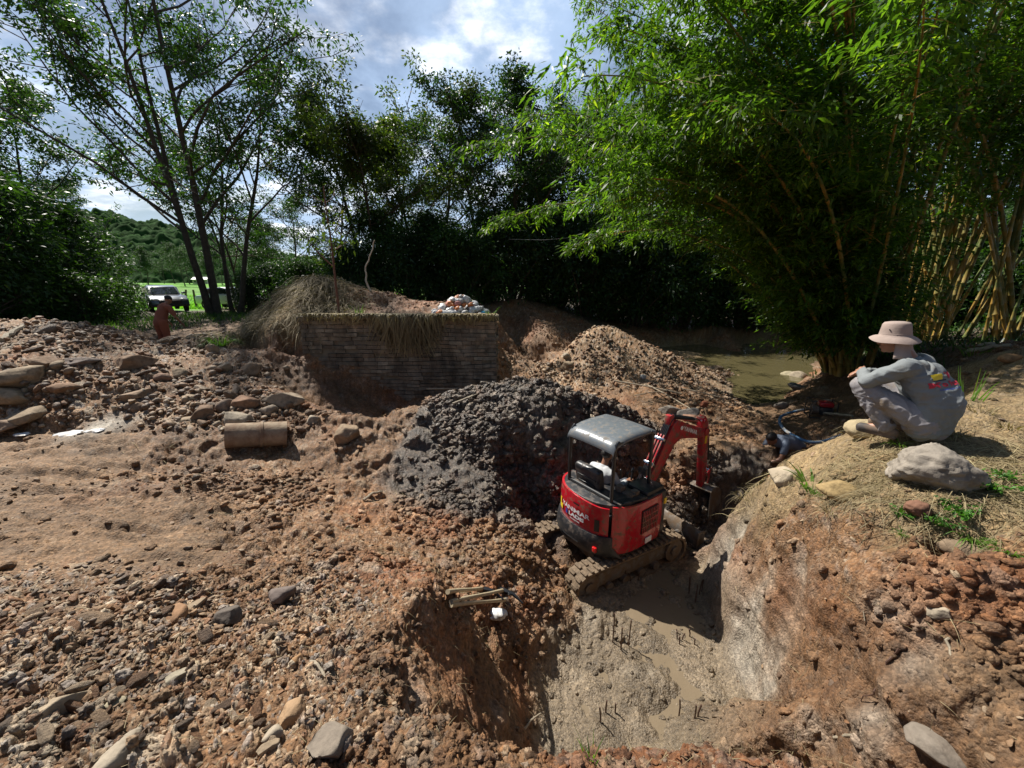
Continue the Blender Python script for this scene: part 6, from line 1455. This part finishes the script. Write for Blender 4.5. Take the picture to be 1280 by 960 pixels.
cpz = q.build('concrete_pipe', CONC); tag(cpz, 'muddy concrete pipe with a raised collar lying among the stones', 'pipe')
# tools on the ledge left of the pit
def tool(a, b, head, label, blade_m):
    A, B = lay(*a), lay(*b); A.z += .03; B.z += .05; e = empty('hoe' if head != 'pick' else 'pickaxe', A, 0, label, 'tool'); d = B-A
    q = MB(); q.tube([Vector((0, 0, 0)), d*.3+Vector((0, 0, .004)), d*.7, d], [.019, .017, .015, .020], 10); q.build('handle', WOODH, e)
    f = d.normalized(); s = f.cross(Vector((0, 0, 1))).normalized(); u_ = s.cross(f); M = Matrix((f, s, u_)).transposed().to_4x4(); M.translation = d
    q = MB()
    if head == 'hoe':
        q.cyl((-.02, 0, 0), (.05, 0, 0), .026, 12, M=M); q.grid([[(.03+.03*t, y*(.05+.07*t), -.02-.17*t) for y in (-1, -.4, .4, 1)] for t in (0, .35, .7, 1)], M=M); q.grid([[(.036+.03*t, y*(.05+.07*t), -.02-.17*t) for y in (-1, -.4, .4, 1)] for t in (0, .35, .7, 1)], M=M)
    else:
        q.tube([(.02, -.24, -.06), (.02, -.12, -.01), (.02, 0, .0), (.02, .12, -.01), (.02, .24, -.07)], [.008, .02, .03, .02, .008], 8, M=M)
    q.build('head', blade_m, e); return e
SHINE = mat('bright_steel', (.55, .56, .57), .25, metal=.9, var=.1, dirt=(.3, .25, .2), dirt_amt=.3)
tool((560, 748), (602, 744), 'pick', 'pick with a pale wooden handle, farthest of the tools on the ledge', BLKM)
tool((564, 761), (628, 746), 'pick', 'curved black pick head on a long wooden handle, middle tool on the ledge', BLKM)
tool((564, 765), (632, 758), 'hoe', 'hoe with a bright steel blade, nearest of the tools on the ledge', SHINE)
# blue suction hose and pump
HOSE = mat('blue_hose', (.05, .14, .27), .4, var=.15, dirt=(.35, .33, .30), dirt_amt=.45, dscale=3)
hl = []
for u, v, y in [(1010, 508, 8.9), (1000, 507, 8.9), (988, 509, 8.75), (979, 514, 8.5), (975, 522, 8.1), (979, 531, 7.7), (990, 539, 7.35), (1006, 545, 7.05), (1024, 548, 6.9), (1042, 547, 6.85), (1060, 542, 6.9), (1078, 536, 7.0)]:
    p = P(u, v, y=y); hl.append(p)
q = MB(); sm = []
for i in range(len(hl)-1):
    p0, p1, p2, p3 = hl[max(0, i-1)], hl[i], hl[i+1], hl[min(len(hl)-1, i+2)]
    for k in range(5): t = k/5; sm.append(.5*((2*p1)+(-p0+p2)*t+(2*p0-5*p1+4*p2-p3)*t*t+(-p0+3*p1-3*p2+p3)*t*t*t))
for p in sm: p.z = gz(p.x, p.y)*.6+p.z*.4+.03
q.tube(sm, .030, 10); tag(q.build('hose', HOSE), 'blue suction hose curving from the pump towards the bank', 'hose')
pp_, _ = hit(1024, 521); pm = empty('water_pump', (pp_.x, pp_.y, pp_.z+.02), R(-20), 'small black and red petrol water pump beside the stream', 'water pump')
q = MB()
for y in (-.17, .17): q.tube([(-.24, y, 0), (-.24, y, .36), (.24, y, .36), (.24, y, 0), (-.24, y, 0)], .012, 8)
for x_ in (-.24, .24): q.tube([(x_, -.17, .36), (x_, .17, .36)], .012, 8); q.tube([(x_, -.17, .0), (x_, .17, .0)], .012, 8)
q.build('frame', BLKM, pm)
q = MB(); q.box((-.05, -.12, .05), (.2, .12, .22), bev=.03); q.build('engine', BLK, pm)
q = MB(); q.box((-.06, -.13, .23), (.2, .13, .34), bev=.04); q.cyl((.07, 0, .33), (.07, 0, .36), .03, 12); q.build('fuel_tank', RED, pm)
q = MB(); q.cyl((-.18, 0, .14), (-.06, 0, .14), .11, 20); q.cyl((-.28, 0, .14), (-.18, 0, .14), .035, 14); q.cyl((-.12, 0, .2), (-.12, 0, .34), .03, 14); q.build('pump_housing', STEEL, pm)
# crumpled plastic
def crumple(name, s, seed, m, label, cat, loc, flat=.35, group=None):
    V = ICO[4][0].copy(); V = V*(1+.35*fbm(V+seed, 1.6, 4, seed)[:, None]+.20*np.abs(fbm(V+seed, 3.5, 3, seed+4))[:, None]); V *= np.array([s, s*.75, s*flat])
    o = link(name, np_mesh(name, V, ICO[4][1], smooth=False), m, loc=loc); return tag(o, label, cat, group)
PLW = mat('white_plastic', (.62, .62, .62), .35, var=.15, dirt=(.25, .2, .15), dirt_amt=.3)
for u, v, s, lb in [(88, 545, .20, 'crumpled white plastic sheet on the flat ground at the left'), (118, 540, .12, 'small scrap of white plastic right of the crumpled sheet'), (28, 545, .10, 'scrap of white plastic near the left edge')]:
    p, _ = hit(u, v); o = crumple('plastic_sheet', s, u, PLW, lb, 'plastic', (p.x, p.y, p.z+.02), .16)
p, _ = hit(622, 772); crumple('plastic_bag', .09, 5, PLW, 'clear crumpled plastic bag under the tools on the ledge', 'plastic bag', (p.x, p.y, p.z+.04), .5)
BG = {'white': PLW, 'grey': mat('grey_plastic', (.38, .37, .36), .45, var=.25), 'orange': mat('orange_plastic', (.55, .20, .07), .45, var=.2), 'blue': mat('blue_plastic', (.03, .32, .55), .4, var=.1), 'pink': mat('pink_plastic', (.45, .2, .18), .5, var=.2)}
BME = []
for k in range(5):
    V = ICO[3][0].copy(); V = V*(1+.38*fbm(V+k*9, 1.8, 4, k)[:, None]-.35*np.abs(fbm(V+k*5, 3.2, 3, k+3))[:, None]); BME.append(np_mesh('plastic_bag', V, ICO[3][1]))
g = np.random.default_rng(44); hc = Vector((-1.22, 9.62, zt_)); nb = 0
for lay_, (rad, zz, cnt) in enumerate([(.60, .05, 26), (.46, .15, 20), (.32, .25, 14), (.19, .34, 9), (.07, .42, 4)]):
    for k in range(cnt):
        a = 2*math.pi*k/cnt+g.uniform(0, .4); rr = rad*g.uniform(.75, 1.05) if cnt > 4 else rad
        o = link('plastic_bag', BME[int(g.integers(0, 5))]); o.location = hc+Vector((math.cos(a)*rr*1.05, math.sin(a)*rr*.55, zz+g.normal(0, .015)))
        s = g.uniform(.065, .11); o.scale = (s*1.2, s, s*.75); o.rotation_euler = (g.normal(0, .4), g.normal(0, .4), g.uniform(0, 6.28))
        c = g.choice(['white', 'white', 'white', 'grey', 'grey', 'orange', 'blue', 'pink'], p=[.2, .2, .14, .16, .1, .11, .045, .045])
        if len(o.data.materials) == 0: o.data.materials.append(PLW)
        o.material_slots[0].link = 'OBJECT'; o.material_slots[0].material = BG[c]
        tag(o, 'crumpled %s plastic bag in the heap on top of the masonry' % c, 'plastic bag', 'plastic bags heaped on the masonry'); nb += 1
# sapling, dead branch, cable
sp_e = empty('sapling', (P(424, 385, y=9.6).x, 9.6, zt_-.1), 0, 'thin reddish sapling with few leaves rising from the masonry top', 'sapling')
T_ = Tubes(); gg = np.random.default_rng(5); pts, _ = curve_pts(np.array([0, 0, -.2]), np.array([0, 0, 1.]), 3.1, 9, gg, .05, .1); T_.add(pts, np.linspace(.035, .012, 10), 7); LP, LD = [], []
for k in range(14):
    j = 4+int(gg.integers(0, 5)); a = gg.uniform(0, 6.28); ps, d_ = curve_pts(pts[j], np.array([math.cos(a), math.sin(a), .8]), gg.uniform(.4, .9), 4, gg, .3, .05); T_.add(ps, np.linspace(.010, .004, 5), 4)
    for i in range(26): LP.append(ps[int(gg.integers(2, 5))]+gg.normal(0, .12, 3)); LD.append(gg.normal(0, 1, 3)+np.array([0, 0, -.5]))
link('trunk', T_.mesh('trunk'), mat('reddish_bark', (.13, .06, .04), .8, var=.2), sp_e); nn = len(LP); link('crown', leaves_mesh('crown', np.array(LP), np.array(LD), gg.uniform(.08, .15, nn), gg.uniform(.03, .06, nn), gg), LEAF_Y, sp_e)
stick('dead_branch', [P(468, 382, y=11), P(459, 350, y=11), P(456, 338, y=11), P(462, 322, y=11), P(468, 300, y=11)], .03, .012, mat('bleached_wood', (.45, .40, .33), .8), 'bleached bare branch standing behind the masonry', 'branch', wob=.015)
stick('cable', [P(636, 299, y=19), P(680, 300, y=19), P(725, 296, y=19)], .007, .007, mat('grey_cable', (.35, .36, .36), .5), 'thin grey cable strung through the trees behind the masonry', 'cable')

# ================================================================ FAR PLACE: field, fence, cars, hill, house
def car(name, loc, rz, paint, label, pickup=False):
    e = empty(name, loc, rz, label, 'car')
    GL = mat('car_glass', (.02, .025, .03), .05, var=.02, coat=.5); TY = mat('tyre_rubber', (.02, .02, .02), .85, var=.1); RIM = mat('wheel_rim', (.4, .4, .42), .35, metal=.7, var=.05)
    lower = [(-2.15, .35), (-2.18, .80), (-2.05, .93), (-1.2, .98), (.75, 1.0), (1.7, .90), (2.08, .72), (2.12, .35)]
    def loft(prof, hw, name, m, bev=.05):
        q = MB(); q.prism(prof, -hw, hw, 'y', bev=bev); return q.build(name, m, e, angle=35)
    body = loft(lower, .86, 'body', paint, .07)
    q = MB(); cab = [(-1.75, .97), (-1.35, 1.42), (-.2, 1.50), (.35, 1.42), (.98, .98)]; q.prism(cab, -.72, .72, 'y', bev=.05)
    for v in q.bm.verts:
        if v.co.z > 1.1: v.co.y *= .88
    q.build('cabin', paint, e)
    q = MB(); q.grid([[(.985, y, 1.02) for y in (-.62, 0, .62)], [(.42, y*.88, 1.40) for y in (-.62, 0, .62)]]); q.grid([[(1.0, y, 1.02) for y in (-.62, 0, .62)], [(.44, y*.88, 1.41) for y in (-.62, 0, .62)]]); q.build('windscreen', GL, e)
    for s in (-1, 1):
        q = MB(); q.prism([(-1.45, 1.02), (-1.2, 1.36), (-.2, 1.42), (.25, 1.36), (.72, 1.03)], s*.685, s*.715, 'y'); q.build('side_window', GL, e)
        q = MB(); q.ell((2.02, s*.62, .72), (.09, .18, .085), 14, 10); q.build('headlight', mat('headlight_glass', (.7, .7, .72), .1, var=.02, coat=.6), e)
        q = MB(); q.box((.62, s*.80, 1.0), (.76, s*1.0, 1.12), bev=.03); q.build('mirror', paint, e)
        for x in (-1.35, 1.32):
            q = MB(); q.cyl((x, s*.70, .32), (x, s*.88, .32), .32, 24); t = q.build('wheel', TY, e); q = MB(); q.cyl((x, s*.86, .32), (x, s*.89, .32), .2, 18); q.build('rim', RIM, t)
    q = MB(); q.box((2.05, -.5, .50), (2.15, .5, .70), bev=.02); q.build('radiator_grille', BLK, e)
    q = MB(); q.box((2.0, -.84, .33), (2.2, .84, .48), bev=.04); q.build('bumper', BLK, e); return e
c1 = ux(208, 24.5); car('parked_car', (c1, 24.5, gz(c1, 24.5)+.02), math.atan2(-24.5, -c1)+R(8), mat('dark_silver_paint', (.10, .11, .125), .3, metal=.5, coat=.8, var=.03), 'dark silver car parked facing the camera where the track meets the green field')
c2 = ux(292, 29); car('parked_car', (c2, 29, gz(c2, 29)+.05), R(-10), mat('white_paint', (.7, .7, .7), .3, coat=.8, var=.03), 'white car half hidden behind the tree trunks')
p, _ = hit(228, 440); crumple('sack', .28, 3, mat('black_sack', (.02, .02, .02), .5), 'black sack on the ground beside the worker in rust-coloured clothes', 'sack', (wp.x+.75, wp.y+.15, gz(wp.x+.75, wp.y+.15)+.15), .7)
p = (wp.x-.42, wp.y+.1); crumple('bucket_bag', .13, 8, PLW, 'small white bag at the feet of the worker in rust-coloured clothes', 'bag', (p[0], p[1], gz(*p)+.85), 1.2) if False else None
FW = mat('fence_wood', (.13, .10, .075), .9, var=.3, bump=.6, bscale=20)
fe = empty('wire_fence', (ux(180, 32), 32, gz(ux(180, 32), 32)), 0, 'wire fence on leaning weathered posts along the near edge of the green field', 'fence'); fo = Vector(fe.location)
fx = [150, 166, 184, 203, 218, 232, 246, 259, 275, 292, 312, 335]; tops = []
for i, u in enumerate(fx):
    g = np.random.default_rng(u); x = ux(u, 32); z = gz(x, 32); q = MB(); l_ = g.normal(0, .22); b0 = Vector((x, 32, z-.2))-fo; t0 = Vector((x+l_, 32+g.normal(0, .1), z+1.35))-fo; q.tube([b0, b0.lerp(t0, .5)+Vector((g.normal(0, .04), 0, 0)), t0], [.09, .08, .065], 8); q.build('post', FW, fe); tops.append((b0, t0))
for k in range(3):
    q = MB(); q.tube([b.lerp(t, .45+.22*k) for b, t in tops], .010, 4); q.build('wire', RUST, fe)
# hills
def hill(name, cx, cy, rx, ry, H, seed, m):
    nx, ny = 380, 220; X, Y = np.meshgrid(np.linspace(-1, 1, nx), np.linspace(-1, 1, ny)); rr = np.sqrt(X**2+Y**2); Z = H*np.clip(1-rr**1.6, 0, 1)*(1+.25*np.sin(X*4+seed))
    p = np.stack([cx+X.ravel()*rx, cy+Y.ravel()*ry, Z.ravel()], 1); f1, cid = worley(p*np.array([1, 1, .3]), 1/3.0, seed); k = np.clip(Z.ravel(), 0, 3)/3
    p[:, 2] += k*(np.sqrt(np.clip(1-(f1/.8)**2, 0, 1))*1.5*(.5+cid)+fbm(p, .12, 4, seed, .6)*7)-3; i = np.arange(nx*ny).reshape(ny, nx)
    o = link(name, np_mesh(name, p, np.stack([i[:-1, :-1], i[:-1, 1:], i[1:, 1:], i[1:, :-1]], -1).reshape(-1, 4), smooth=True), m); return tag(o, kind='structure')
HILLM = mat('wooded_hill', (.024, .058, .015), 1.0, var=.6, vscale=.35, bump=1.0, bscale=.9, spec=.05)
hill('hill', -185, 215, 120, 80, 31, 3, HILLM); hill('hill', -60, 330, 240, 90, 15, 5, HILLM); hill('hill', 160, 300, 200, 90, 15, 7, HILLM)
hx_ = ux(254, 118); he = empty('farmhouse', (hx_, 118, gz(hx_, 118)), R(12), 'small white-roofed farmhouse at the far side of the green field', 'house'); he.scale = (.45, .45, .45)
q = MB(); q.box((-4, -3, -.3), (4, 3, 2.8)); q.build('wall', mat('house_wall', (.55, .5, .42), .9), he); q = MB(); q.prism([(-3.6, 2.75), (0, 4.2), (3.6, 2.75), (3.5, 2.6), (0, 4.0), (-3.5, 2.6)], -4.5, 4.5, 'x'); q.build('roof', mat('white_roof', (.7, .7, .68), .6), he)
q = MB(); q.box((-.5, -3.05, -.2), (.5, -2.95, 2.0)); q.build('door', BLK, he)
for x in (-2.6, 2.4): q = MB(); q.box((x-.5, -3.05, 1), (x+.5, -2.95, 2.0)); q.build('window', BLK, he)
g = np.random.default_rng(12)
for i in range(14):
    y = g.uniform(95, 135); u = 150+i*13+g.uniform(-5, 5); x = ux(u, y); place('t', 'field_tree', tE if i % 2 else tC, (BARK, LEAF_D), x, y, g.uniform(0, 6), g.uniform(.45, .8), 'distant tree in the line at the far side of the field', 'tree', 'trees beyond the green field')
# pasture grass on the near field and the verges
def cover(name, n, fx, mt, L, W_, seed, label, wt=None):
    g = np.random.default_rng(seed); x, y = fx(n, g); T = base_t(x, y)
    if wt: ok = g.random(n) < T[:, TYPES.index(wt)]; x, y = x[ok], y[ok]
    n = len(x); z = base_h(x, y)+CAMZ; a = g.uniform(0, 6.28, n); o = blades(name, np.stack([x, y, z], 1), np.stack([np.cos(a)*.5, np.sin(a)*.5, np.ones(n)], 1), L*g.uniform(.5, 1.4, n), W_*g.uniform(.6, 1.4, n), g, mt, .35, 2); return tag(o, label, 'grass', kind='stuff')
cover('pasture_grass', 30000, lambda n, g: (g.uniform(-40, -5, n), 29+g.random(n)**1.8*45), leaf_mat('pasture', (.10, .26, .02), (.20, .42, .04), rough=.6, tr=.4), .28, .05, 91, 'bright green pasture beyond the track', 'v')
cover('undergrowth', 9000, lambda n, g: (g.uniform(7, 24, n), g.uniform(8, 20, n)), LEAF_D, .35, .04, 92, 'dark undergrowth under the bamboo', 'x')
cover('verge_grass', 7000, lambda n, g: (g.uniform(-17, -9.5, n), g.uniform(12, 26, n)), LEAF_M, .35, .03, 93, 'green grass on the left verge of the track', 'x')
# ================================================================ LIGHT, SKY, CAMERA
CLOUD_OFF = (0,0,0)
SUN_EL, SUN_AZ = 52.0, -48.0          # azimuth measured from the viewing direction, negative = left
sd = Vector((math.sin(R(SUN_AZ))*math.cos(R(SUN_EL)), math.cos(R(SUN_AZ))*math.cos(R(SUN_EL)), math.sin(R(SUN_EL))))
sl = bpy.data.lights.new('sun', 'SUN'); sl.energy = 5.0; sl.angle = R(.55); sl.color = (1, .95, .86)
so = bpy.data.objects.new('sun', sl); C.objects.link(so); so.rotation_euler = (-sd).to_track_quat('-Z', 'Y').to_euler()
w = bpy.data.worlds.new('World'); scene.world = w; w.use_nodes = True
n = w.node_tree.nodes; l = w.node_tree.links; bg = n['Background']
sky = n.new('ShaderNodeTexSky'); sky.sky_type = 'NISHITA'; sky.sun_disc = False; sky.sun_elevation = R(SUN_EL); sky.sun_rotation = R(SUN_AZ); sky.air_density = 1.0; sky.dust_density = .6
tc = n.new('ShaderNodeTexCoord'); sx = n.new('ShaderNodeSeparateXYZ'); l.new(tc.outputs['Generated'], sx.inputs[0])
# clouds: noise on a flat layer overhead
mz = n.new('ShaderNodeMath'); mz.operation = 'MAXIMUM'; mz.inputs[1].default_value = .03; l.new(sx.outputs[2], mz.inputs[0])
az = n.new('ShaderNodeMath'); az.operation = 'ADD'; az.inputs[1].default_value = .18; l.new(mz.outputs[0], az.inputs[0])
dv = n.new('ShaderNodeVectorMath'); dv.operation = 'DIVIDE'; l.new(tc.outputs['Generated'], dv.inputs[0])
cb = n.new('ShaderNodeCombineXYZ'); l.new(az.outputs[0], cb.inputs[0]); l.new(az.outputs[0], cb.inputs[1]); cb.inputs[2].default_value = 1; l.new(cb.outputs[0], dv.inputs[1])
mpp = n.new('ShaderNodeMapping'); mpp.inputs['Scale'].default_value = (1, 1, 0); mpp.inputs['Location'].default_value = CLOUD_OFF; l.new(dv.outputs[0], mpp.inputs['Vector'])
nz = n.new('ShaderNodeTexNoise'); nz.inputs['Scale'].default_value = 1.15; nz.inputs['Detail'].default_value = 9; nz.inputs['Roughness'].default_value = .56; nz.inputs['Distortion'].default_value = .25; l.new(mpp.outputs[0], nz.inputs['Vector'])
r1 = n.new('ShaderNodeMapRange'); r1.interpolation_type = 'SMOOTHSTEP'; r1.inputs['From Min'].default_value = .36; r1.inputs['From Max'].default_value = .58; l.new(nz.outputs['Fac'], r1.inputs['Value'])
nz2 = n.new('ShaderNodeTexNoise'); nz2.inputs['Scale'].default_value = 2.6; nz2.inputs['Detail'].default_value = 8; nz2.inputs['Roughness'].default_value = .6; l.new(mpp.outputs[0], nz2.inputs['Vector'])
r2 = n.new('ShaderNodeMapRange'); r2.interpolation_type = 'SMOOTHSTEP'; r2.inputs['From Min'].default_value = .46; r2.inputs['From Max'].default_value = .68; l.new(nz2.outputs['Fac'], r2.inputs['Value'])
cc = n.new('ShaderNodeMix'); cc.data_type = 'RGBA'; l.new(r2.outputs[0], cc.inputs[0]); cc.inputs[6].default_value = (7.6, 10.0, 13.8, 1); cc.inputs[7].default_value = (23, 23.3, 23.8, 1)
mx = n.new('ShaderNodeMix'); mx.data_type = 'RGBA'; ms = n.new('ShaderNodeMath'); ms.operation = 'MULTIPLY'; ms.inputs[1].default_value = .85; fw = n.new('ShaderNodeMapRange'); fw.interpolation_type = 'SMOOTHSTEP'; fw.inputs['From Min'].default_value = -.15; fw.inputs['From Max'].default_value = .55; l.new(sx.outputs[1], fw.inputs['Value'])
m3 = n.new('ShaderNodeMath'); m3.operation = 'MULTIPLY'; l.new(r1.outputs[0], m3.inputs[0]); l.new(fw.outputs[0], m3.inputs[1]); l.new(m3.outputs[0], ms.inputs[0]); l.new(ms.outputs[0], mx.inputs[0])
l.new(sky.outputs[0], mx.inputs[6]); l.new(cc.outputs[2], mx.inputs[7]); l.new(mx.outputs[2], bg.inputs['Color']); bg.inputs['Strength'].default_value = .05
cam = bpy.data.cameras.new('camera'); cam.sensor_width = 36; cam.lens = 36*FPX/1280; cam.clip_start = .05; cam.clip_end = 6000
co = bpy.data.objects.new('camera', cam); C.objects.link(co); co.location = (0, 0, CAMZ); co.rotation_euler = (R(90)-TH, 0, 0); scene.camera = co
vs = scene.view_settings; vs.view_transform = 'Standard'; vs.look = 'None'; vs.gamma = 1; vs.exposure = 0.65; vs.use_curve_mapping = False
scene.render.engine = 'CYCLES'; scene.cycles.max_bounces = 6; scene.cycles.diffuse_bounces = 3; scene.cycles.transparent_max_bounces = 8
scene.cycles.use_adaptive_sampling = True; scene.cycles.use_denoising = True; scene.cycles.caustics_reflective = False; scene.cycles.caustics_refractive = False
